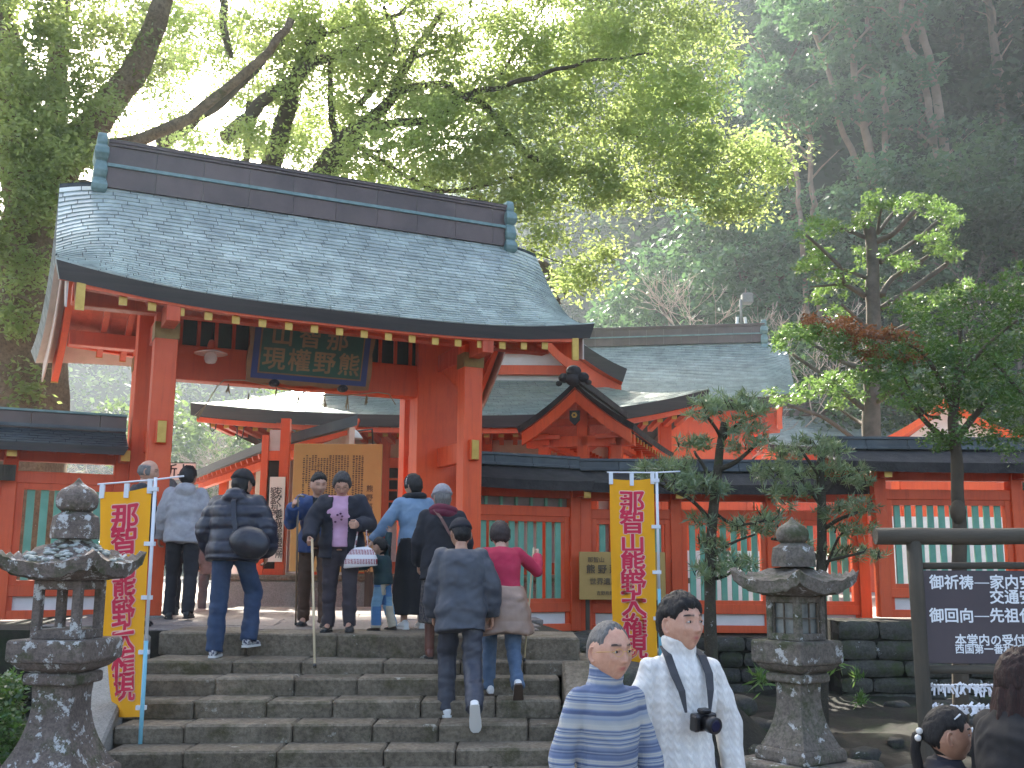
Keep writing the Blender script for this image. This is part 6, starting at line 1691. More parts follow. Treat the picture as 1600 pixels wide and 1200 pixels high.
def skinmat(name, c, scalp=(.2,.19,.18)):
    if name in skin_cache: return skin_cache[name]
    m, n, b = newmat(name)
    at_ = N(n, 'ShaderNodeVertexColor'); at_.layer_name = 'feat'; sp_ = N(n, 'ShaderNodeSeparateColor'); n.links.new(at_.outputs[0], sp_.inputs[0])
    col = ramp(n, noise_n(n, 22, 8, .7), [(.3, (c[0]*.86, c[1]*.74, c[2]*.72)), (.68, tuple(min(1, x*1.10) for x in c))])
    bump(n, b, noise_n(n, 120, 6, .7), .25, .002)
    col = mixc(n, sp_.outputs[0], col, (.42, .13, .11)); col = mixc(n, sp_.outputs[2], col, scalp); col = mixc(n, sp_.outputs[1], col, (.02, .015, .012))
    n.links.new(col, b.inputs['Base Color']); b.inputs['Roughness'].default_value = .48
    b.inputs['Subsurface Weight'].default_value = .12; b.inputs['Subsurface Radius'].default_value = (.012, .005, .003); b.inputs['Subsurface Scale'].default_value = .6
    skin_cache[name] = m; return m
def hairmat(name, c, c2=None):
    return simple(name, c, c2 or tuple(x*2 for x in c), sc=40, rough=.55, bs=.9, bsc=110, bd=.006, sc3=(3, 3, .35), spec=.35)
def cl(name, c, c2=None, sc=12, rough=.85, bs=.35, bsc=90, bd=.003, **k): return simple(name, c, c2 or tuple(x*.75 for x in c), sc=sc, rough=rough, bs=bs, bsc=bsc, bd=bd, **k)
def rotmat(yaw=0, pitch=0, roll=0):   # yaw about Z (deg, + = left), pitch forward-down about X
    return Matrix.Rotation(math.radians(yaw), 3, 'Z') @ Matrix.Rotation(-math.radians(pitch), 3, 'X') @ Matrix.Rotation(math.radians(roll), 3, 'Y')
def chain(mb, P, R_, n=10, ends=True):
    mb.tube(P, R_, n)
    if ends: mb.ball(P[0], R_[0], n, 7); mb.ball(P[-1], R_[-1], n, 7)
def person(x, y, z, H, rz, label, pose, top, legs, hair, skin, shoes, headscale=1.07, fem=0, build=1.0, old=0, near=False, group=None, extras=None, glasses=False, eyes=True, hand_off=True):
    s = H/1.70
    t = thing('person', (x, y, z), label, 'person', group, math.radians(rz))
    A_ = wm(t)
    Rl = rotmat(0, pose.get('lean', 0), pose.get('side', 0))
    pel = Vector((0, 0, .93))
    def dirp(a, out): v = Vector((out, math.sin(math.radians(a)), -math.cos(math.radians(a)))); return v.normalized()
    J = {}
    for sd, k in ((-1, 'L'), (1, 'R')):
        th, sh, out = pose.get('leg'+k, (2, -3, .05))
        hip = pel+Vector((sd*.09, 0, -.02)); kn = hip+dirp(th, sd*out)*.43; an = kn+dirp(sh, sd*out*.3)*.42
        J['hip'+k], J['kn'+k], J['an'+k] = hip, kn, an
    low = min(J['anL'].z-(.085 if pose.get('legL', (0, 0, 0))[1] > -35 else .05), J['anR'].z-(.085 if pose.get('legR', (0, 0, 0))[1] > -35 else .05))
    dz = Vector((0, 0, -low)); pel = pel+dz
    for k in list(J): J[k] = J[k]+dz
    def T(p): return pel+Rl @ (Vector(p)-Vector((0, 0, .93)))     # upper-body point (rest coords)
    stoop = pose.get('stoop', 0)
    def TT(p):
        p = Vector(p); 
        if stoop and p.z > 1.1: p = Vector((p.x, p.y+stoop*(p.z-1.1)**1.4*1.6, p.z-stoop*.12*(p.z-1.1)))
        return T(p)
    for sd, k in ((-1, 'L'), (1, 'R')):
        ua, fa = pose.get('arm'+k, ((sd*.16, .02, -1), (sd*.05, .12, -1)))
        sh = TT((sd*.164*build, 0, 1.385)); el = sh+Vector(ua).normalized()*.28; wr = el+Vector(fa).normalized()*.245
        J['sh'+k], J['el'+k], J['wr'+k] = sh, el, wr
    hc = TT((0, .015, 1.455)); hy, hp = pose.get('head', (0, 0))
    Rh = Rl.copy() @ rotmat(hy, hp+stoop*0, pose.get('hroll', 0))
    hcen = hc+Rh @ Vector((0, .022, .112*headscale**.5))
    def HD(p): return hcen+Rh @ (Vector(p)*headscale)
    S = lambda V: (np.array(V)*s)
    def finish(name, V, F, m, parent=t, C=None, fold=None, smooth=True):
        me = npmesh(name, np.asarray(V)*s, F, None, smooth)
        if C is not None:
            a = me.color_attributes.new('feat', 'FLOAT_COLOR', 'POINT'); a.data.foreach_set('color', np.asarray(C, np.float32).ravel())
        me.materials.append(m); return link(name, me, None, parent)
    def fmb(name, mb, m, parent=t, bev=0):
        mb.v = [tuple(Vector(p)*s) for p in mb.v]; me = mb.mesh(name); me.materials.append(m); return link(name, me, None, parent)
    # ---------- skin body
    mb = MB()
    def torso(mb, inf, zs, wmul=1.0, dmul=1.0, bust=0.0):
        tab = [(.84,.15,.105),(.90,.165,.115),(.98,.162,.115),(1.08,.145,.105),(1.2,.160,.118),(1.3,.165,.115),(1.355,.163,.105),(1.405,.138,.088),(1.435,.076,.068),(1.47,.055,.058)]
        rings = []
        def val(zz):
            for (z0, a0, b0), (z1, a1, b1) in zip(tab[:-1], tab[1:]):
                if zz <= z1: q = max(0, (zz-z0)/(z1-z0)); return a0+(a1-a0)*q, b0+(b1-b0)*q
            return tab[-1][1:]
        for zz in zs:
            zq = max(zz, .84)
            a, b = val(zq); iv = inf(zz) if callable(inf) else inf
            a = a*build*wmul+iv; b = b*build*dmul+iv
            ring = []
            for i in range(22):
                an = 2*math.pi*i/22; yy = b*math.sin(an)
                if bust and math.sin(an) > 0: yy += bust*math.exp(-((zz-1.24)/.07)**2)*math.sin(an)
                ring.append(TT((a*math.cos(an)*1.0, yy, zz)))
            rings.append(ring)
        mb.loft(rings)
    torso(mb, -.012, (.84,.90,.98,1.08,1.2,1.3,1.35,1.39,1.425))
    chain(mb, [TT((0, 0, 1.40)), HD((0, -.014, -.045))], [.056, .052])
    sd_ = {'L': -1, 'R': 1}
    for k in 'LR':
        chain(mb, [J['hip'+k], J['kn'+k], J['an'+k]], [.085, .055, .04]); chain(mb, [J['sh'+k]+Vector((-sd_[k]*.02, 0, -.03)), J['el'+k], J['wr'+k]], [.036, .034, .028])
        fd = Vector((0, 1, 0)); chain(mb, [J['an'+k], J['an'+k]+Vector((0, .12, -.05))], [.035, .03])
    Vb, Fb, _ = remesh(mb, .016, 2)
    parts = [(Vb, Fb)]
    # hands
    for sd, k in ((-1, 'L'), (1, 'R')):
        curl = pose.get('curl'+k, .35); wr = J['wr'+k]; fa = (J['wr'+k]-J['el'+k]).normalized()
        pn = Vector(pose.get('palm'+k, (-sd, 0, 0))); pn = (pn-fa*pn.dot(fa)).normalized()   # palm faces pn
        sx = fa.cross(pn)*(1 if sd > 0 else -1)                                             # towards the thumb side?
        if sx.y < 0 and abs(sx.y) > .3 and 'palm'+k not in pose: sx = -sx
        hm = MB(); chain(hm, [wr-fa*.06, wr], [.030, .026])
        # palm as a flattened loft
        rings = []
        for q, w_, d_ in ((-.005, .027, .020), (.025, .037, .016), (.06, .041, .015), (.088, .040, .012)):
            rings.append([wr+fa*q+sx*(w_*math.cos(2*math.pi*i/12))+pn*(d_*math.sin(2*math.pi*i/12)) for i in range(12)])
        hm.loft(rings)
        for fi, (off, ln) in enumerate(((.030, .070), (.0105, .078), (-.0105, .073), (-.030, .058))):
            p = wr+fa*.080+sx*off; d = (fa+sx*off*2.5).normalized(); ang = 0; P_ = [p-d*.01]; rr_ = [.0088]
            for seg, fr_ in ((.45, 1), (.30, 1.15), (.25, .9)):
                ang += curl*1.35*fr_*(1+.08*fi); q_ = (d*math.cos(ang)+pn*math.sin(ang)); p = p+q_*ln*seg; P_.append(p); rr_.append(rr_[-1]*.93)
            chain(hm, P_, rr_, 8)
        p = wr+fa*.022+sx*.030; d = (sx*.75+fa*.65+pn*(.25+.5*curl)).normalized(); q_ = (fa*.8+sx*.25*(1-curl)+pn*(.3+.9*curl)-sx*.35*curl).normalized()
        chain(hm, [p-d*.01, p+d*.032, p+d*.032+q_*.026, p+d*.032+q_*.046], [.0115, .0105, .0095, .008], 8)
        Vh_, Fh_, _ = remesh(hm, .0048 if near else .0065, 1)
        parts.append((Vh_, Fh_)); J['hand'+k] = wr+fa*.085+pn*.022*curl*2; J['pn'+k] = pn
    Vs, Fs = vcat([p for p in parts]); Cb = np.zeros((len(Vs), 4)); Cb[:, 3] = 1
    Ph, Fh_, Ch = headmesh(72 if near else 48, 56 if near else 36, fem, old)
    if hair.get('kind') == 'bald':
        az_ = np.arctan2(Ph[:, 0], Ph[:, 1]); side = np.clip((np.abs(az_)-1.15)/.3, 0, 1)*np.clip((.075-Ph[:, 2])/.02, 0, 1)*np.clip((Ph[:, 2]+.035)/.02, 0, 1)
        Ch[:, 2] = side*.8
    Phw = np.array([HD(p) for p in Ph]); em = MB(); ear(em, 1); ear(em, -1)
    Ve, Fe, _ = remesh(em, .004, 1); Vew = np.array([HD(p) for p in Ve])
    Vall, Fall = vcat([(Vs, Fs), (Phw, Fh_), (Vew, Fe)]); Call = np.zeros((len(Vall), 4)); Call[:, 3] = 1; Call[len(Vs):len(Vs)+len(Phw)] = Ch
    body = finish('body', Vall, Fall, skin, C=Call)
    if near:
        for sd in (-1, 1):
            c = Vector((sd*.032, .0735, .0065)); eb = MB().ball(c, (.0125, .0100, .0050), 14, 10); eb.v = [tuple(HD(p)) for p in eb.v]
            e_ = fmb('eye', eb, M['eyew'])
            ib = MB().ball(c+Vector((.002*pose.get('gaze', 0), .0083, .0002)), (.0052, .003, .0050), 10, 8); ib.v = [tuple(HD(p)) for p in ib.v]; fmb('iris', ib, M['iris'], e_)
            lid = MB(); pts = [c+Vector((sd*-.014*0+.0148*math.cos(a), .0075*abs(math.sin(a))**.6+.0028, .0062*math.sin(a)+.0012)) for a in [math.pi*i/8 for i in range(9)]]
            lid.tube(pts, .0024, 6); lid.v = [tuple(HD(p)) for p in lid.v]; fmb('eyelid', lid, skin, e_)
            hv = MB(); pts = [Vector((sd*(.016+.034*q), .0845-.018*q*q+.002, .0285+.006*math.sin(q*2.4))) for q in [i/6 for i in range(7)]]
            hv.tube(pts, [.0018,.0030,.0034,.0034,.003,.0024,.0012], 6); hv.v = [tuple(HD(p)) for p in hv.v]; fmb('eyebrow', hv, M['browhair'])
    if glasses:
        g_ = MB()
        for sd in (-1, 1):
            pts = [Vector((sd*.033+.022*math.cos(a), .098, .004+.015*math.sin(a))) for a in [2*math.pi*i/16 for i in range(17)]]
            g_.tube(pts, .0011, 5, cap=False); g_.tube([Vector((sd*.055, .097, .008)), Vector((sd*.078, .06, .008)), Vector((sd*.080, -.01, .004))], .0012, 5)
        g_.tube([Vector((-.011, .1, .007)), Vector((0, .104, .009)), Vector((.011, .1, .007))], .0012, 5)
        g_.v = [tuple(HD(p)) for p in g_.v]; fmb('glasses', g_, M['gold'] if near else M['black'])
    # ---------- hair / hats
    hk = hair.get('kind'); hm_ = hair.get('mat')
    def shell(fn, mat, name, nu=48, nv=34, base=.0):
        V = []; 
        for j in range(nv+1):
            ph = math.pi*j/nv-math.pi/2
            for i in range(nu):
                a = 2*math.pi*i/nu; X, Y_, Z = math.sin(a)*math.cos(ph), math.cos(a)*math.cos(ph), math.sin(ph)
                xx, yy, zz = X*.077, Y_*.095-(.010*max(0, -Y_) if Z > -.2 else 0), Z*.118
                th = fn(a if a < math.pi else a-2*math.pi, zz, X, Y_, Z)
                dn = Vector((X/.077, Y_/.1, Z/.118)).normalized(); p = Vector((xx, yy, zz))+dn*th
                V.append(HD(p))
        F = [(j*nu+(i+1) % nu, j*nu+i, (j+1)*nu+i, (j+1)*nu+(i+1) % nu) for j in range(nv) for i in range(nu)]
        return finish(name, np.array(V), np.array(F, np.int32), mat)
    sm_ = lambda v: max(0., min(1., v))**2*(3-2*max(0., min(1., v)))
    def hairline(a, front=.062, side=.0, backz=-.075):
        a = abs(a); 
        if a < .75: return front-.012*(a/.75)**2
        if a < 1.25: return front-.012+(side-front+.012)*sm_((a-.75)/.5)
        if a < 1.75: return side+.012
        return side+.012+(backz-side-.012)*sm_((a-1.75)/.5)
    if hk in ('short', 'bob', 'ponytail', 'long', 'cap', 'bowl'):
        vol = hair.get('vol', .014); fr_ = hair.get('front', .058); bz = {'short': -.062, 'bob': -.085, 'ponytail': -.05, 'long': -.10, 'cap': -.062, 'bowl': -.09}[hk]; sdz = {'short': .008, 'bob': -.045, 'ponytail': .012, 'long': -.07, 'cap': .0, 'bowl': -.055}[hk]
        def fn(a, zz, X, Y_, Z):
            h = hairline(a, fr_, sdz, bz)+.014*noise.noise(Vector((X*9+x, Y_*9, Z*2)))+.008*noise.noise(Vector((X*30+x, Y_*30, 1))); k = sm_((zz-h+.006)/.034)
            nz = noise.noise(Vector((X*7+x, Y_*7, Z*3)))*.35+noise.noise(Vector((X*26+x, Y_*26, Z*6)))*.30
            return -.010+(.010+vol*(1+nz)*(.75+.4*max(0, Z)))*k
        shell(fn, hm_, 'hair', 64 if near else 48, 44 if near else 34)
    if hk == 'bald': 
        def fn(a, zz, X, Y_, Z):
            aa = abs(a); k = sm_((aa-1.05)/.25)*sm_((zz+.055)/.03)*sm_((.078-zz)/.03); return -.01+(.010+.006+.002*noise.noise(Vector((X*20, Y_*20, Z*8))))*k
        shell(fn, hm_, 'hair', 64, 44)
    if hk == 'ponytail':
        mb = MB(); P_ = [HD(p) for p in hair['tail']]; chain(mb, P_, [.022]+[.03]*(len(P_)-2)+[.010], 10); V, F, NN = remesh(mb, .008, 2)
        V = V+NN*(.004*vnoise(V, (90, 90, 12)))[:, None]; finish('ponytail', V, F, hm_)
        for q in hair.get('bob', ()):
            mb = MB().ball(q, .015, 10, 8); mb.v = [tuple(HD(p)) for p in mb.v]; fmb('hair_bobble', mb, M['white'])
    if hk == 'long':
        mb = MB(); 
        for q in range(9):
            a = -1.9+3.8*q/8; X = math.sin(a+math.pi)*.078; Yy = math.cos(a+math.pi)*.098
            P_ = [HD((X*1.0, Yy, .03)), HD((X*1.12, Yy*1.08, -.06)), HD((X*1.15, Yy*1.02-.01, -.15)), HD((X*1.05, Yy*.95-.02, -.24)), HD((X*.9, Yy*.9-.02, -.31+.02*math.sin(q*3)))]
            chain(mb, P_, [.024, .028, .028, .022, .008], 8)
        V, F, NN = remesh(mb, .009, 3); V = V+NN*(.007*vnoise(V, (95, 95, 6)))[:, None]; finish('long_hair', V, F, hair.get('mat2', hm_))
    if hk == 'beanie' or hair.get('beanie'):
        def fn(a, zz, X, Y_, Z):
            k = sm_((zz-.018+.02*math.cos(a))/.010); return -.01+(.029+.002*math.sin(a*40)+(.006 if zz < .05 else 0))*k+.012*max(0, Z)*k
        shell(fn, hair.get('hatmat', hm_), 'knit_hat')
        if hk == 'beanie':
            def fn2(a, zz, X, Y_, Z): return -.01+(.020)*sm_((abs(a)-1.5)/.4)*sm_((zz+.085)/.02)*sm_((.05-zz)/.02)
            shell(fn2, hair.get('under', M['hair_g']), 'hair')
    if hk == 'cap':
        def fn(a, zz, X, Y_, Z):
            k = sm_((zz-.030)/.008); return -.01+(.030)*k+.008*max(0, Z)*k
        shell(fn, hair['hatmat'], 'cap')
        mb = MB(); rings = []
        for d_ in (0, .003):
            pts = [Vector((.075*math.sin(q), .075*math.cos(q), .046-d_)) for q in [-.95+1.9*i/8 for i in range(9)]]+[Vector((.062*math.sin(q)*1.05, .085+.075*math.cos(q)*1.0, .036-d_)) for q in [.95-1.9*i/8 for i in range(9)]]
            rings.append([HD(p) for p in pts])
        mb.loft(rings, smooth=False); fmb('cap_peak', mb, hair['hatmat'])
    # ---------- trousers / skirt
    def disp(V, NN, amp, sc=(5, 5, 9), off=0.0):
        return V+NN*(amp*vnoise(V, sc, off+x*3)+amp*.5*vnoise(V, tuple(q*2.2 for q in sc), off+x))[:, None]
    lk = legs['kind']; lm = legs['mat']; off_ = legs.get('inf', .018)
    mb = MB()
    if lk in ('trousers', 'short_skirt_trousers'):
        torso(mb, .012, (.86, .90, .96, 1.02), 1.0)
        wid_ = legs.get('wide', 1.0)
        for k in 'LR':
            h0, kn, an = J['hip'+k], J['kn'+k], J['an'+k]
            mid = h0.lerp(kn, .5); m2 = kn.lerp(an, .5); e = an+(an-kn).normalized()*.035
            chain(mb, [h0+Vector((0, 0, .02)), mid, kn, m2, e], [.098*build+.0, .088*build, .070*wid_+.0, .064*wid_, .062*wid_], 14, ends=False); mb.ball(h0+Vector((0, 0, .02)), .096*build, 12, 8)
        V, F, NN = remesh(mb, .0125, 3); V = disp(V, NN, .011, (6, 6, 14)); finish('trousers', V, F, lm)
    elif lk == 'skirt':
        L = legs['len']; fl = legs.get('flare', 1.25); rings = []
        for i in range(10):
            q = i/9; zc_ = 1.0-(1.0-L)*q; rx = (.165*build+.02)*(1+(fl-1)*q); ry = (.12*build+.03)*(1+(fl-1)*1.3*q)
            cx = (J['anL']+J['anR'])/2; ce = pel.lerp(Vector((cx.x, cx.y, 0)), q); 
            rings.append([Vector((ce.x+rx*math.cos(a)*(1+.05*q*math.sin(a*7+x)), ce.y+ry*math.sin(a)*(1+.07*q*math.sin(a*8)), zc_)) for a in [2*math.pi*j/40 for j in range(40)]])
        rings = rings[::-1]
        mb.loft(rings); V, F, NN = remesh(mb, .0125, 1); V = disp(V, NN, .008, (9, 9, 3)); finish('skirt', V, F, lm)
    # ---------- shoes
    for sd, k in ((-1, 'L'), (1, 'R')):
        an, kn = J['an'+k], J['kn'+k]; sh_a = pose.get('leg'+k, (0, 0, 0))[1]
        toe = pose.get('toe'+k, 0 if sh_a > -35 else 55)     # degrees toe-down
        ct, st = math.cos(math.radians(toe)), math.sin(math.radians(toe)); yo = math.radians(pose.get('yaw'+k, sd*-8))
        fd = Vector((-math.sin(yo)*ct, math.cos(yo)*ct, -st)); ud = Vector((0, st, ct)); sx = fd.cross(ud).normalized()
        rings = []; sole = []
        o_ = an-ud*.055
        for q, w_, h_ in ((-.085, .024, .045), (-.065, .034, .085), (-.02, .038, .105), (.03, .040, .085), (.08, .045, .058), (.13, .046, .048), (.165, .036, .038), (.185, .018, .022)):
            ring = []
            for i in range(14):
                a = 2*math.pi*i/14; yy = math.sin(a); ring.append(o_+fd*q+sx*(w_*math.cos(a))+ud*(-.022+h_*.5*(1+yy)*(.98)))
            rings.append(ring); sole.append((q, w_))
        mb = MB().loft(rings); shoe = fmb('shoe', mb, shoes[0])
        rings = [[o_+fd*q*1.03+sx*((w_+.003)*c_)+ud*u2 for c_, u2 in ((1, -.032), (1, -.012), (-1, -.012), (-1, -.032))] for q, w_ in sole]
        mb = MB().loft(rings, smooth=False); fmb('sole', mb, shoes[1], shoe)
        if shoes[0] is M.get('boot'):
            mb = MB(); chain(mb, [an, an.lerp(kn, .8)], [.048, .058], 12); V, F, NN = remesh(mb, .0125, 2); finish('boot_shaft', disp(V, NN, .004), F, shoes[0])
    # ---------- upper garment(s)
    for gi, gmt in enumerate(top):
        mb = MB(); hem = gmt.get('hem', .86); inf = gmt.get('inf', .022); inf0 = inf
        zs = [q for q in (.5,.6,.7,.78,.84,.90,.98,1.08,1.2,1.3,1.355,1.40,1.43,1.46) if q > hem+.02]; zs = [hem]+zs[:-1] if not gmt.get('collar') else [hem]+zs
        fl = gmt.get('flare', 0.0)
        if hem > 1.05: zs = [hem]+[q for q in zs[1:] if q > hem]
        torso(mb, lambda zz: inf0+fl*max(0, 1.0-zz)+(.0 if zz < 1.38 else -.004), zs, gmt.get('w', 1.0), 1.0, gmt.get('bust', 0))
        sl = gmt.get('sleeve', 1.0)
        if sl:
            for sd, k in ((-1, 'L'), (1, 'R')):
                a, b, c = J['sh'+k], J['el'+k], J['wr'+k]
                if sl < 1: c = b.lerp(c, sl)
                i_ = inf*.9; e = gmt.get('cuff', 1.0)
                chain(mb, [a+Vector((-sd*.06, 0, .012)), a+Vector((0, 0, -.012)), a.lerp(b, .5), b, b.lerp(c, .5), c+(c-b).normalized()*.012], [.040*build+i_*.4, .052*build+i_*.7, .050*build+i_*.9, .048+i_, .044+i_, (.036+i_*.7)*e], 14, ends=False)
                mb.ball(a+Vector((0, 0, -.016)), (.054*build+i_*.7,)*3, 12, 9); mb.ball(b, .047+i_, 10, 8)
        if gmt.get('collar'):
            ch = gmt['collar']; chain(mb, [TT((0, 0, 1.41)), HD((0, -.012, -.10)).lerp(TT((0, 0, 1.45)), .25)+Rh @ Vector((0, 0, ch))], [.076, gmt.get('cr', .071)], 16, ends=False)
        if gmt.get('hood'):
            mb.ball(TT((0, -.12, 1.41)), (.115, .075, .085), 14, 10); mb.ball(TT((0, -.08, 1.45)), (.10, .07, .05), 14, 8)
        vox = gmt.get('vox', .0085 if near else .0128)
        V, F, NN = remesh(mb, vox, 3)
        amp = gmt.get('fold', .010)
        V = disp(V, NN, amp, gmt.get('fsc', (6, 6, 9)), gi*7)
        if gmt.get('puff'):
            pz = gmt['puff']; tz = np.abs(np.sin(math.pi*(V[:, 2]/pz+.12*vnoise(V, 4)))) ; V = V+NN*(.016*(tz**.5)-.008)[:, None]
        if gmt.get('knit'):
            V = V+NN*(.003*np.sign(np.sin(V[:, 0]*95))*np.abs(np.sin(V[:, 2]*70+V[:, 0]*40)))[:, None]
        cut = gmt.get('open')
        if cut:      # open front: drop faces near the centre line in front
            cxs = V[F].mean(1); keep = ~((np.abs(cxs[:, 0]-gmt.get('openx', 0)) < cut) & (cxs[:, 1] > .01+.0*cxs[:, 0]) & (cxs[:, 2] < 1.47))
            F = F[keep]
        go = finish(gmt.get('name', 'jacket'), V, F, gmt['mat'])
        if cut: so_ = go.modifiers.new('thick', 'SOLIDIFY'); so_.thickness = .012; so_.offset = -1
    J['s'] = s; J['A'] = A_; J['HD'] = HD; J['TT'] = TT; J['t'] = t; J['fmb'] = fmb; J['Rh'] = Rh
    J['W'] = lambda p: A_ @ (Vector(p)*s)
    return J
M['eyew'] = simple('eye_white', (.62,.58,.55), rough=.2, bs=0); M['iris'] = simple('dark_iris', (.02,.012,.008), rough=.1, bs=0)
M['browhair'] = simple('eyebrow_hair', (.025,.02,.018), rough=.8, bs=0)
M['hair_k'] = hairmat('black_hair', (.008,.007,.007), (.02,.018,.018)); M['hair_g'] = hairmat('grey_hair', (.10,.095,.09), (.2,.19,.18)); M['hair_dg'] = hairmat('greying_hair', (.03,.028,.028), (.07,.065,.065))
M['hair_br'] = hairmat('brown_hair', (.012,.006,.005), (.035,.012,.009)); M['hair_red'] = hairmat('reddish_hair', (.035,.010,.008), (.010,.005,.005)); M['hair_ch'] = hairmat('dark_brown_hair', (.022,.014,.014), (.045,.028,.026))
SK = skinmat('skin_tan', (.44,.25,.165)); SK2 = skinmat('skin_light', (.54,.34,.25)); SK3 = skinmat('skin_ruddy', (.54,.31,.215))
blk = simple('black_shoe', (.015,.015,.016), rough=.4, bs=0); wsole = simple('white_sole', (.7,.7,.68), rough=.6, bs=0); bsole = simple('dark_sole', (.03,.03,.03), rough=.7, bs=0)
wht = simple('white_shoe', (.72,.71,.69), rough=.5, bs=.1); chk = simple('navy_sneaker', (.05,.055,.10), (.5,.5,.5), sc=40, rough=.6, bs=.1, lo=.47, hi=.53); brn = simple('brown_shoe', (.09,.06,.045), rough=.5, bs=.1)
M['boot'] = simple('brown_boot', (.16,.06,.04), (.11,.04,.03), rough=.4, bs=.2)
def gp(px, py, z): p = atz(px, py, z); return p
def cane(label, top, bottom, m, r=.011, handle=None):
    t = thing('walking_cane', bottom, label, 'walking cane'); MB().tube([top, Vector(top).lerp(Vector(bottom), .5), bottom], [r, r*.95, r*.8], 8).build('shaft', m, t)
    if handle: MB().tube(handle, r*1.05, 8).build('handle', m, t)
    MB().tube([Vector(bottom), Vector(bottom)+(Vector(top)-Vector(bottom)).normalized()*.03], r*1.15, 8).build('ferrule', bsole, t); return t
M['canew'] = simple('pale_cane_wood', (.50,.40,.24), (.40,.31,.18), rough=.5, bs=0); M['caned'] = simple('tan_cane_wood', (.26,.20,.13), (.2,.15,.1), rough=.5, bs=0)

# 1 man in light grey hooded jacket, walking in under the gate
Y = 12.2; b = at(283, 900, Y)
person(b.x, Y, 0, 1.74, 12, 'man from behind in a light grey hooded jacket and black trousers walking under the gate', dict(lean=6, legL=(14, -2, .04), legR=(-10, -22, .04), armL=((-.35, .1, -1), (-.1, .45, -1)), armR=((.25, -.05, -1), (.05, .35, -1)), head=(-6, 4)),
    [dict(mat=cl('light_grey_jacket', (.40,.385,.40), bs=.2), hem=.82, inf=.05, hood=True, collar=.0, fold=.016, flare=.12, name='hooded_jacket')], dict(kind='trousers', mat=cl('black_trousers', (.018,.018,.024)), wide=1.1), dict(kind='short', mat=M['hair_k'], vol=.022), SK, (blk, bsole))
# 2 person in navy puffer jacket, on the top step
Y = 9.62; b = at(362, 900, Y)
J2 = person(b.x, Y, -.194, 1.66, -6, 'person from behind in a dark navy quilted jacket and jeans stepping onto the landing', dict(lean=9, legL=(2, -4, .06), legR=(34, -14, .10), armL=((-.42, .0, -.9), (.05, .5, -.8)), armR=((.42, -.05, -.9), (-.1, .45, -.85)), head=(-18, 2)),
    [dict(mat=cl('navy_quilted', (.012,.014,.028), (.022,.026,.045), rough=.42, bs=.15), hem=.84, inf=.075, hood=True, collar=.02, fold=.014, puff=.115, flare=.1, name='quilted_jacket', w=1.05)], dict(kind='trousers', mat=cl('navy_jeans', (.022,.045,.10), (.035,.065,.13)), wide=1.25), dict(kind='beanie', mat=M['hair_k'], hatmat=cl('black_knit', (.01,.01,.014)), under=M['hair_k']), SK, (chk, wsole), glasses=True)
# shoulder bag
bgm = simple('black_nylon', (.010,.011,.018), (.02,.022,.035), rough=.35, bs=.3, bsc=14, bd=.02)
W2 = J2['W']; T2 = J2['TT']
bag = thing('shoulder_bag', W2(T2((.20, -.17, .98))), 'black shoulder bag hanging behind the person in the quilted jacket', 'bag')
mb = MB(); mb.ball((0, 0, 0), (.20, .11, .15), 16, 12)
mb.v = [tuple(W2(T2((.22+p[0]+.02*noise.noise(Vector(p)*9), -.19+p[1], .98+p[2]-.02*math.sin(p[0]*8))))) for p in mb.v]; mb.build('bag_body', bgm, bag)
mb = MB(); sp_ = [T2((.10, -.235, 1.06)), T2((.06, -.225, 1.2)), T2((.03, -.20, 1.36)), T2((.06, -.10, 1.49)), T2((.09, .02, 1.47))]
rings = []
for p in sp_: rings.append([W2(p+Vector((-.022, 0, 0))), W2(p+Vector((.022, 0, 0))), W2(p+Vector((.022, -.008, .004))), W2(p+Vector((-.022, -.008, .004)))])
mb.loft(rings, smooth=False).build('strap', bgm, bag)
# 3 bald man beside the left gate post, behind the banner
Y = 10.95; b = at(214, 900, Y)
person(b.x, Y, 0, 1.67, -75, 'grey haired balding man in dark clothes standing half hidden behind the left banner', dict(head=(-10, 6)), [dict(mat=cl('charcoal_coat', (.03,.03,.035)), hem=.80, inf=.035, collar=.0)], dict(kind='trousers', mat=cl('dark_slacks', (.025,.025,.03))), dict(kind='bald', mat=M['hair_g']), SK3, (blk, bsole))
# 4 person in black coat behind the light jacket
Y = 13.3; b = at(262, 900, Y)
person(b.x, Y, 0, 1.66, 40, 'grey haired person in a long black coat half hidden behind the light grey jacket', dict(lean=4, head=(25, 5), legL=(10, -4, .04)), [dict(mat=cl('black_coat', (.012,.012,.015)), hem=.62, inf=.045, collar=.0, flare=.1)], dict(kind='trousers', mat=cl('black_slacks', (.015,.015,.018))), dict(kind='short', mat=M['hair_g'], vol=.016), SK2, (blk, bsole))
# 5 old man with a cane
Y = 10.95; b = at(492, 900, Y)
J5 = person(b.x, Y, 0, 1.56, 188, 'older man in a blue jacket and brown trousers behind the woman in pink', dict(lean=5, stoop=.25, legL=(8, 2, .05), legR=(-6, -12, .05), armR=((.42, .12, -.9), (-.10, .60, .55)), armL=((-.2, 0, -1), (0, .25, -1)), curlR=.95, palmR=(-1, .1, 0), head=(18, 8)),
    [dict(mat=cl('dark_shirt', (.03,.035,.04)), hem=1.0, inf=.012, collar=.0, name='shirt', sleeve=0), dict(mat=cl('blue_jacket', (.022,.05,.14), (.03,.06,.17), rough=.7), hem=.80, inf=.04, fold=.016, flare=.12, open=.045, openx=0)], dict(kind='trousers', mat=cl('brown_trousers', (.10,.055,.035)), wide=1.12), dict(kind='short', mat=M['hair_k'], vol=.015), SK3, (blk, bsole), old=1)
hR = J5['W'](J5['handR']); foot = atz(462, 977, 0)
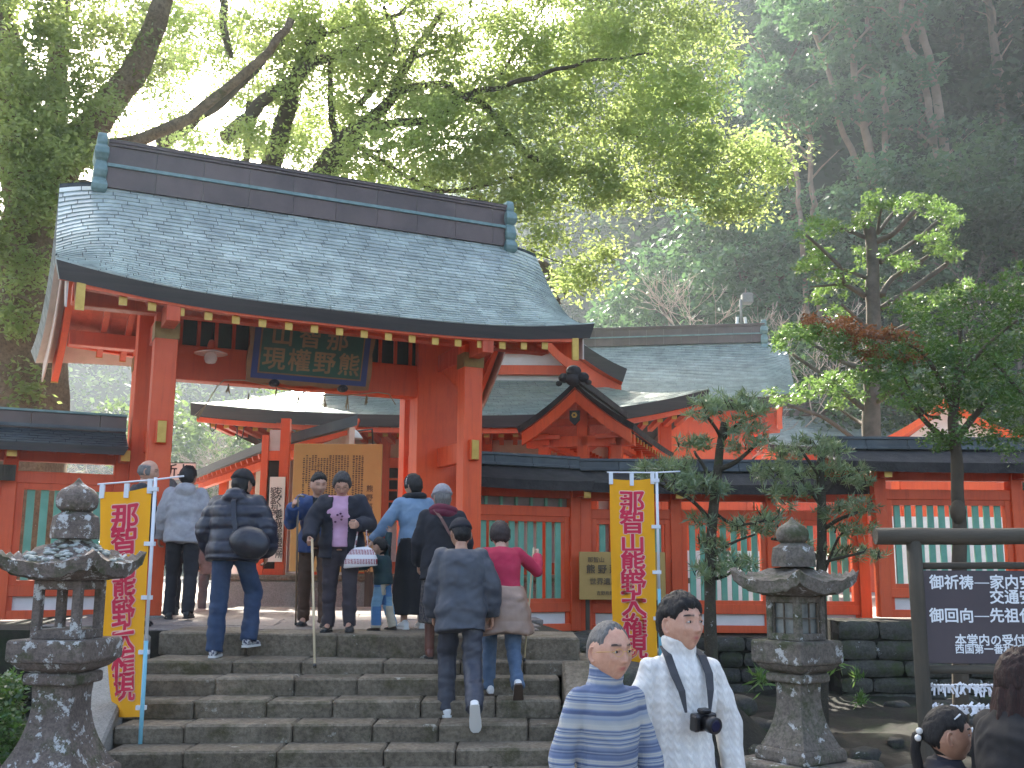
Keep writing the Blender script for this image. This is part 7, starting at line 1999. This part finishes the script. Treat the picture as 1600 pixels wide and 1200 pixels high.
cane('tan cane held high in the fist of the man in the blue jacket', hR+Vector((.0, 0, .05)), (foot.x, foot.y, 0), M['caned'], .011, [hR+Vector((-.0, 0, .05)), hR+Vector((.03, -.02, .065)), hR+Vector((.07, -.04, .05))])
# 6 woman in pink shirt with cane and patterned bag
Y = 10.15; b = at(532, 900, Y)
pink = cl('pink_shirt', (.62,.36,.52), (.56,.32,.47), bs=.15)
J6 = person(b.x, Y, 0, 1.50, 182, 'grey haired woman in an open dark coat and pink shirt leaning on a cane', dict(lean=4, stoop=.2, legL=(14, -6, .05), legR=(0, -3, .05), armR=((.42, .10, -.85), (.0, .55, -.50)), armL=((-.38, -.05, -.9), (.30, .75, -.05)), curlR=.95, curlL=.55, palmR=(-1, 0, 0), palmL=(1, .2, 0), head=(6, 26)),
    [dict(mat=pink, hem=.88, inf=.030, bust=.05, name='shirt', sleeve=.15, fold=.010), dict(mat=cl('navy_coat', (.014,.015,.024), (.02,.022,.034)), hem=.76, inf=.050, fold=.014, flare=.15, open=.085, openx=0, name='coat', collar=.0, cr=.088, w=1.04)],
    dict(kind='trousers', mat=cl('plum_trousers', (.055,.045,.055)), wide=1.15), dict(kind='bob', mat=M['hair_dg'], vol=.022, front=.06), SK3, (blk, bsole), fem=1, build=1.12, glasses=True, old=1)
mb = MB()
for a, c in ((-.01, 1.24), (.022, 1.225), (-.028, 1.21), (-.02, 1.175), (.045, 1.15)):
    p = J6['TT']((a, .205, c)); mb.ball(J6['W'](p+Vector((0, .012, 0))), (.012, .006, .010), 8, 6)
mb.build('shirt_motif', cl('motif_purple', (.10,.03,.08)), J6['t'])
hR = J6['W'](J6['handR']); foot = atz(495, 1004, -.0)
cane('pale wooden cane in the hand of the woman in the pink shirt', hR+Vector((.0, 0, .04)), (foot.x, foot.y-.05, -.0 if foot.y > 9.9 else -.19), M['canew'], .012)
# patterned dome bag
bagm, bn, bb = newmat('patterned_canvas')
wv = N(bn, 'ShaderNodeTexWave'); wv.inputs['Scale'].default_value = 22; wv.bands_direction = 'X'; wv.inputs['Distortion'].default_value = 3; wv.inputs['Detail'].default_value = 2; wv.inputs['Detail Scale'].default_value = 12
wz = N(bn, 'ShaderNodeTexWave'); wz.bands_direction = 'Z'; wz.inputs['Scale'].default_value = 3.6
tcc = N(bn, 'ShaderNodeTexCoord'); bn.links.new(tcc.outputs['Object'], wv.inputs[0]); bn.links.new(tcc.outputs['Object'], wz.inputs[0])
mk = math_n(bn, 'MULTIPLY', math_n(bn, 'GREATER_THAN', wv.outputs['Fac'], .45), math_n(bn, 'GREATER_THAN', wz.outputs['Fac'], .42))
bn.links.new(mixc(bn, mk, (.74,.70,.70), (.28,.02,.04)), bb.inputs['Base Color']); bb.inputs['Roughness'].default_value = .8
hp_ = at(564, 870, 9.95)
hbg = thing('handbag', hp_, 'white dome shaped bag patterned with dark red rows, carried by the woman in pink', 'bag')
rings = []
for q, w_, d_ in ((-.095, .155, .07), (-.09, .165, .08), (-.03, .16, .078), (.03, .135, .062), (.07, .10, .045), (.09, .06, .022)):
    rings.append([hp_+Vector((w_*max(-.93, min(.93, math.cos(a)*1.1))+.25*q*0, d_*math.sin(a), q+.10*w_*math.cos(a))) for a in [2*math.pi*i/24 for i in range(24)]])
MB().loft(rings).build('bag_body', bagm, hbg)
hL = J6['W'](J6['handL']); elb = J6['W'](J6['elL'].lerp(J6['wrL'], .6))
MB().tube([hp_+Vector((-.06, 0, .08)), elb+Vector((-.02, 0, .06)), elb+Vector((.03, 0, .06)), hp_+Vector((.06, 0, .08))], .008, 6).build('handle', bagm, hbg)
# 7 toddler
Y = 10.45; b = at(599, 900, Y)
patch, pn_, pb = newmat('patchwork_cloth'); vo = N(pn_, 'ShaderNodeTexVoronoi'); vo.distance = 'CHEBYCHEV'; vo.inputs['Scale'].default_value = 11; vo.inputs['Randomness'].default_value = .25
tcc = N(pn_, 'ShaderNodeTexCoord'); pn_.links.new(tcc.outputs['Object'], vo.inputs['Vector'])
sp2 = N(pn_, 'ShaderNodeSeparateColor'); pn_.links.new(vo.outputs['Color'], sp2.inputs[0])
pn_.links.new(ramp(pn_, sp2.outputs[0], [(0, (.46,.40,.30)), (.35, (.07,.17,.34)), (.6, (.52,.47,.38)), (.8, (.16,.30,.42))], 'CONSTANT'), pb.inputs['Base Color']); pb.inputs['Roughness'].default_value = .85
J7 = person(b.x, Y, 0, .84, 68, 'toddler with tied black hair in a dark green top and patchwork trousers', dict(lean=6, legL=(10, -2, .08), legR=(-6, -16, .08), armR=((.2, .1, .9), (.1, -.1, 1)), armL=((-.3, .7, -.55), (.0, 1, -.1)), head=(-8, -2)),
    [dict(mat=cl('dark_green_top', (.012,.035,.045), (.02,.05,.05)), hem=.86, inf=.035, fold=.01, vox=.016, collar=.0, name='top')], dict(kind='trousers', mat=patch, wide=1.55), dict(kind='ponytail', mat=M['hair_k'], vol=.012, tail=[(0, -.10, .03), (0, -.14, .0), (0, -.15, -.06), (0, -.14, -.11)]), SK2, (brn, bsole), headscale=1.62, fem=1, build=1.25)
# 8 woman in denim jacket, long black skirt
Y = 10.75; b = at(646, 900, Y)
J8 = person(b.x, Y, 0, 1.52, 22, 'woman in a denim jacket and long black skirt leading the toddler by the hand', dict(lean=2, legL=(-2, -4, .04), legR=(8, -2, .04), armL=((-.50, .10, -.80), (-.50, .25, -.75)), armR=((.2, -.05, -1), (.05, .3, -1)), head=(28, 3)),
    [dict(mat=cl('denim_blue', (.13,.21,.32), (.20,.29,.40), sc=5, bs=.3), hem=.86, inf=.03, fold=.012, collar=.0, name='denim_jacket')], dict(kind='skirt', mat=cl('black_skirt', (.01,.01,.013)), len=.16, flare=1.35), dict(kind='bob', mat=M['hair_k'], vol=.020), SK2, (wht, wsole), fem=1)
mb = MB(); HD8 = J8['HD']
mb.tube([J8['W'](HD8((.09*math.cos(a), .12*math.sin(a)*.9-.02, -.115))) for a in [2*math.pi*i/14 for i in range(15)]], .034, 10, cap=False); mb.build('scarf', cl('black_scarf', (.012,.012,.016)), J8['t'])
mb = MB(); pts = [J8['W'](HD8((.087*math.cos(a), .012, .015+.118*math.sin(a)))) for a in [math.pi*i/12 for i in range(13)]]; mb.tube(pts, .007, 6); mb.build('white_headband', M['white'], J8['t'])
# 9 woman in grey knit hat and wine scarf
Y = 9.72; b = at(690, 900, Y)
plaid = simple('patterned_skirt', (.10,.085,.075), (.02,.02,.03), sc=45, rough=.85, lo=.46, hi=.54)
J9 = person(b.x, Y, -.194, 1.53, 6, 'woman in a grey knit hat, wine red scarf, dark coat and brown boots', dict(lean=4, legL=(0, -3, .04), legR=(12, -6, .04), armL=((-.25, .1, -1), (0, .5, -.9)), armR=((.25, .0, -1), (.0, .3, -1)), head=(16, 3)),
    [dict(mat=cl('black_wool_coat', (.016,.017,.024)), hem=.74, inf=.045, fold=.012, flare=.12, collar=.0, name='coat')], dict(kind='skirt', mat=plaid, len=.34, flare=1.2), dict(kind='beanie', mat=M['hair_g'], hatmat=cl('grey_knit', (.30,.29,.31), (.22,.21,.23), sc=60, bs=.6)), SK2, (M['boot'], bsole), fem=1)
mb = MB(); HD9 = J9['HD']
for dz_, r_ in ((-.125, .045), (-.165, .05)): mb.tube([J9['W'](HD9((.10*math.cos(a), .12*math.sin(a)*.95-.03, dz_+.012*math.sin(a*2)))) for a in [2*math.pi*i/14 for i in range(15)]], r_, 10, cap=False)
mb.build('scarf', cl('wine_scarf', (.13,.012,.035), (.09,.01,.025), sc=30), J9['t'])
mb = MB(); T9 = J9['TT']; sp_ = [T9((-.09, -.11, 1.44)), T9((-.02, -.185, 1.34)), T9((.06, -.195, 1.2)), T9((.16, -.17, 1.05))]
mb.loft([[J9['W'](p+Vector((-.014, 0, -.004))), J9['W'](p+Vector((.014, 0, .004))), J9['W'](p+Vector((.014, -.01, .004))), J9['W'](p+Vector((-.014, -.01, -.004)))] for p in sp_], smooth=False).build('leather_strap', M['boot'], J9['t'])
# 10 man with cap on the stairs
Y = 8.62; b = at(721, 900, Y)
trk_ = cl('dark_slate_jacket', (.040,.046,.062), (.055,.062,.08), rough=.55, bs=.2)
J10 = person(b.x, Y, -.572+.0, 1.62, 5, 'man in a black cap, slate jacket and white sneakers climbing the stairs', dict(lean=10, legL=(30, -6, .03), legR=(-6, -44, .03), armL=((-.25, .12, -1), (.02, .35, -1)), armR=((.3, -.1, -1), (.1, .2, -1)), head=(14, 4), toeR=58),
    [dict(mat=trk_, hem=.74, inf=.05, fold=.016, collar=.0, flare=.05, cuff=.9)], dict(kind='trousers', mat=cl('dark_track_trousers', (.03,.034,.05), (.045,.05,.07), rough=.5), wide=1.2), dict(kind='cap', mat=M['hair_k'], vol=.010, hatmat=cl('black_cap', (.01,.01,.018))), SK, (wht, wsole), glasses=True)
# 11 woman in red sweater with jacket round the waist
Y = 9.0; b = at(786, 900, Y)
red = cl('crimson_sweater', (.42,.018,.06), (.36,.015,.05), bs=.4, bsc=120)
J11 = person(b.x, Y, -.44, 1.50, 8, 'woman from behind in a crimson sweater with a tan quilted jacket tied round her waist', dict(lean=14, stoop=.15, legL=(26, -6, .03), legR=(-4, -40, .02), armR=((.62, .25, -.55), (.15, .75, .55)), armL=((-.35, .3, -.8), (.05, .8, -.3)), curlR=.9, head=(-4, 6), toeR=50),
    [dict(mat=red, hem=.92, inf=.022, fold=.009, collar=.0, name='sweater')], dict(kind='trousers', mat=cl('blue_jeans', (.06,.10,.17), (.10,.15,.23)), wide=1.05), dict(kind='bowl', mat=M['hair_ch'], vol=.024, front=.05), SK2, (wht, brn), fem=1)
mb = MB(); rings = []
for q in range(9):
    f_ = q/8; zc_ = 1.04-.44*f_; rx = .20+.09*f_; ry = .16+.07*f_; c = J11['TT']((0, -.015, zc_)) if zc_ > .93 else J11['TT']((0, -.02, .93))+Vector((0, -.02, zc_-.93))
    rings.append([c+Vector((rx*math.cos(a)*(1+.04*math.sin(a*5)), ry*math.sin(a), .02*math.sin(a*3)*f_)) for a in [2*math.pi*i/32 for i in range(32)]])
mb.loft(rings[::-1]); V, F, NN = remesh(mb, .012, 2); V = V+NN*(.016*vnoise(V, (7, 7, 12))+.010*np.abs(np.sin(V[:, 2]*18)))[:, None]
tanq = cl('tan_quilted', (.30,.20,.15), (.25,.165,.125), rough=.45, bs=.15)
me = npmesh('tied_jacket', V*J11['s'], F, tanq, True); link('tied_jacket', me, None, J11['t'])
hR = J11['W'](J11['handR']); foot = at(819, 1034, 9.05)
cane('thin wooden cane held by the woman in the crimson sweater', hR+Vector((0, 0, .03)), (foot.x, foot.y, foot.z), M['canew'], .009)
# 12 man in striped turtleneck, near
stripe, sn, sb = newmat('striped_knit')
tc = N(sn, 'ShaderNodeTexCoord'); sx_ = N(sn, 'ShaderNodeSeparateXYZ'); sn.links.new(tc.outputs['Object'], sx_.inputs[0])
zz_ = math_n(sn, 'ADD', sx_.outputs[2], math_n(sn, 'MULTIPLY', math_n(sn, 'ABSOLUTE', sx_.outputs[0]), -.06))
n1 = N(sn, 'ShaderNodeTexNoise'); n1.noise_dimensions = '1D'; n1.inputs['Scale'].default_value = 13; n1.inputs['Detail'].default_value = 2; sn.links.new(zz_, n1.inputs['W'])
ph = math_n(sn, 'ADD', math_n(sn, 'MULTIPLY', zz_, 30.0), math_n(sn, 'MULTIPLY', n1.outputs['Fac'], 3.6)); fr_ = math_n(sn, 'FRACT', ph)
n2 = N(sn, 'ShaderNodeTexNoise'); n2.noise_dimensions = '1D'; n2.inputs['Scale'].default_value = 9; sn.links.new(math_n(sn, 'ADD', zz_, 5.3), n2.inputs['W'])
c1 = ramp(sn, fr_, [(0, (.085,.12,.24)), (.22, (.20,.25,.36)), (.42, (.56,.54,.47)), (.62, (.22,.28,.38)), (.8, (.36,.40,.44)), (.9, (.075,.10,.20))], 'LINEAR')
sn.links.new(mixc(sn, math_n(sn, 'MULTIPLY', n2.outputs['Fac'], .45), c1, (.14,.18,.27)), sb.inputs['Base Color']); sb.inputs['Roughness'].default_value = .9
w1 = N(sn, 'ShaderNodeTexWave'); w1.inputs['Scale'].default_value = 75; w1.inputs['Distortion'].default_value = 2.5; sn.links.new(tc.outputs['Object'], w1.inputs[0]); q_ = bump(sn, None, w1.outputs['Fac'], .5, .003)
bump(sn, sb, noise_n(sn, 220, 3), .4, .002, q_)
Y = 4.55; b = at(945, 900, Y)
J12 = person(b.x, Y, -1.22, 1.585, 206, 'balding older man with glasses in a blue grey striped turtleneck, foreground', dict(lean=0, legL=(8, 0, .05), legR=(-4, -8, .05), armR=((.30, -.04, -1), (.0, .26, -1)), armL=((-.30, -.02, -1), (-.02, .34, -1)), head=(8, -2), gaze=-.8),
    [dict(mat=stripe, hem=.80, inf=.014, fold=.014, collar=.065, cr=.080, name='striped_sweater', w=1.02)], dict(kind='trousers', mat=cl('dark_navy_trousers', (.018,.02,.032))), dict(kind='short', mat=M['hair_g'], vol=.007, front=.092), SK3, (blk, bsole), near=True, glasses=True, build=.88, old=1, headscale=1.12)
# 13 man in white cable sweater with camera
cable, cn, cb = newmat('white_cable_knit'); tc = N(cn, 'ShaderNodeTexCoord')
cb.inputs['Base Color'].default_value = (.74,.73,.72, 1); cb.inputs['Roughness'].default_value = .95
sep = N(cn, 'ShaderNodeSeparateXYZ'); cn.links.new(tc.outputs['Object'], sep.inputs[0])
col_ = math_n(cn, 'SINE', math_n(cn, 'MULTIPLY', sep.outputs[0], 120)); dg1 = math_n(cn, 'SINE', math_n(cn, 'ADD', math_n(cn, 'MULTIPLY', sep.outputs[2], 165), math_n(cn, 'MULTIPLY', math_n(cn, 'ABSOLUTE', col_), 3.6)))
dg2 = math_n(cn, 'SINE', math_n(cn, 'SUBTRACT', math_n(cn, 'MULTIPLY', sep.outputs[2], 165), math_n(cn, 'MULTIPLY', sep.outputs[0], 165)))
hgt = math_n(cn, 'ADD', math_n(cn, 'MULTIPLY', dg1, math_n(cn, 'MULTIPLY', math_n(cn, 'ABSOLUTE', col_), .6)), math_n(cn, 'ADD', math_n(cn, 'MULTIPLY', col_, .5), math_n(cn, 'MULTIPLY', dg2, .25)))
q_ = bump(cn, None, hgt, .5, .004); bump(cn, cb, noise_n(cn, 260, 3), .35, .002, q_)
cn.links.new(ramp(cn, hgt, [(.0, (.66,.65,.63)), (.5, (.76,.75,.72))]), cb.inputs['Base Color'])
Y = 4.95; b = at(1060, 900, Y)
J13 = person(b.x, Y, -1.22, 1.685, 196, 'dark haired man in a white cable knit turtleneck with a camera round his neck, foreground', dict(lean=-1, legL=(6, 0, .05), legR=(-4, -8, .05), armR=((.28, -.04, -1), (-.02, .22, -1)), armL=((-.36, .0, -1), (-.0, .20, -1)), head=(20, -5), gaze=-1.0),
    [dict(mat=cable, hem=.84, inf=.018, fold=.014, collar=.06, cr=.082, name='cable_sweater', w=.98)], dict(kind='trousers', mat=cl('navy_trousers', (.016,.02,.034))), dict(kind='short', mat=M['hair_k'], vol=.020, front=.056), SK3, (blk, bsole), near=True, build=.90, headscale=1.10)
W3 = J13['W']; T3 = J13['TT']
camr = thing('camera', W3(T3((-.015, .20, 1.17))), 'black camera hanging from a wide neck strap on the white cable sweater', 'camera')
plast = simple('black_camera', (.012,.012,.014), rough=.35, bs=.1); cmA = W3(T3((-.015, .195, 1.165)))
fx_ = (wm(J13['t']).to_3x3() @ Vector((1, 0, 0))).normalized(); fy_ = (wm(J13['t']).to_3x3() @ Vector((0, 1, 0))).normalized(); fy_ = (fy_+fx_*-.25+ZZ*-.1).normalized(); fx_ = fy_.cross(ZZ).normalized(); fz_ = fx_.cross(fy_)
def CC(a, b_, c): return cmA+fx_*a+fy_*b_+fz_*c
def cbx(mb, a0, a1, b0, b1, c0, c1): return mb.hexa([CC(a0,b0,c0),CC(a1,b0,c0),CC(a1,b1,c0),CC(a0,b1,c0),CC(a0,b0,c1),CC(a1,b0,c1),CC(a1,b1,c1),CC(a0,b1,c1)])
cbx(MB(), -.062, .062, -.018, .022, -.040, .034).build('camera_body', plast, camr, bev=.006)
cbx(MB(), -.026, .026, -.016, .028, .035, .055).build('viewfinder_hump', plast, camr, bev=.006)
cbx(MB(), .040, .068, .0, .035, -.038, .030).build('grip', plast, camr, bev=.006)
MB().loft([[CC(r_*math.cos(a), d_, r_*math.sin(a)-.003) for a in [2*math.pi*i/20 for i in range(20)]] for d_, r_ in ((.02, .033), (.045, .033), (.047, .036), (.085, .036), (.087, .031))]).build('lens', plast, camr)
MB().loft([[CC(r_*math.cos(a), d_, r_*math.sin(a)-.003) for a in [2*math.pi*i/20 for i in range(20)]] for d_, r_ in ((.0871, .026), (.0875, .02))]).build('front_glass', simple('lens_glass', (.02,.02,.05), rough=.05, bs=0), camr)
stm = cl('grey_strap', (.05,.052,.06)); 
for sd in (-1, 1):
    path = [T3((sd*.066, -.03, 1.475)), T3((sd*.085, .06, 1.435)), T3((sd*.085, .125, 1.36)), T3((sd*.07, .165, 1.29)), T3((sd*.058, .178, 1.20))]
    wds = [.019, .019, .019, .016, .005]
    mb = MB().loft([[W3(p+Vector((-w_, -sd*0, 0))), W3(p+Vector((w_, 0, 0))), W3(p+Vector((w_, .006, .003))), W3(p+Vector((-w_, .006, .003)))] for p, w_ in zip(path, wds)], smooth=False); mb.build('strap', stm, camr)
# 14 woman at the right edge
Y = 4.2; b = at(1566, 900, Y)
person(b.x, Y, -1.22, 1.50, -72, 'woman in black with long reddish brown hair at the lower right edge, seen from behind', dict(lean=3, head=(0, 2), armL=((-.15, .1, -1), (0, .3, -1)), armR=((.15, .1, -1), (0, .3, -1))),
    [dict(mat=cl('black_jacket', (.010,.010,.012)), hem=.78, inf=.04, collar=.01, fold=.014)], dict(kind='trousers', mat=cl('black_trouser', (.012,.012,.014))), dict(kind='long', mat=M['hair_br'], mat2=M['hair_red'], vol=.026, front=.045), SK2, (blk, bsole), near=True, fem=1)
# 15 girl
Y = 4.5; b = at(1458, 900, Y)
J15 = person(b.x, Y, -1.22, 1.235, -100, 'girl in profile with black hair tied back by white bobbles, lower right corner', dict(lean=0, head=(0, -2), gaze=.2), [dict(mat=cl('dark_child_jacket', (.02,.02,.03)), hem=.8, inf=.035, collar=.01)], dict(kind='trousers', mat=cl('dark_child_trousers', (.02,.02,.03))),
    dict(kind='ponytail', mat=M['hair_k'], vol=.011, front=.054, tail=[(0, -.095, .02), (0, -.135, .0), (0, -.15, -.06), (0, -.14, -.14), (.0, -.13, -.20)], bob=[(.012, -.125, .022), (-.014, -.13, .002), (.02, -.135, -.006)]), SK, (blk, bsole), near=True, fem=1, headscale=1.28)
mb = MB(); HD_ = J15['HD']; mb.tube([J15['W'](HD_(p)) for p in ((.052, .045, .098), (.062, .03, .088), (.068, .015, .078))], .0035, 6); mb.build('hair_clip', M['polew'], J15['t'])
# 16 small figures beyond the gate (only parts show between the others)
Y = 15.4; b = at(330, 900, Y)
person(b.x, Y, -.2, 1.60, 200, 'distant visitor in grey in the courtyard, between the light jacket and the quilted jacket', dict(), [dict(mat=cl('grey_coat', (.16,.15,.15)), hem=.7, inf=.04, collar=.0)], dict(kind='trousers', mat=cl('grey_slacks', (.10,.10,.11))), dict(kind='short', mat=M['hair_k']), SK, (blk, bsole))
# ================================================================== AIR
hz, hn, hb = newmat('thin_haze'); hn.nodes.remove(hb)
pvn = N(hn, 'ShaderNodeVolumePrincipled'); pvn.inputs['Color'].default_value = (.78,.90,1,1); pvn.inputs['Density'].default_value = .0007; pvn.inputs['Anisotropy'].default_value = .55
hn.links.new(pvn.outputs[0], hn.nodes['Material Output'].inputs['Volume'])
hx = MB().box(None, -420, 420, -62, 610, -2.4, 130).build('haze', hz, kind='stuff')
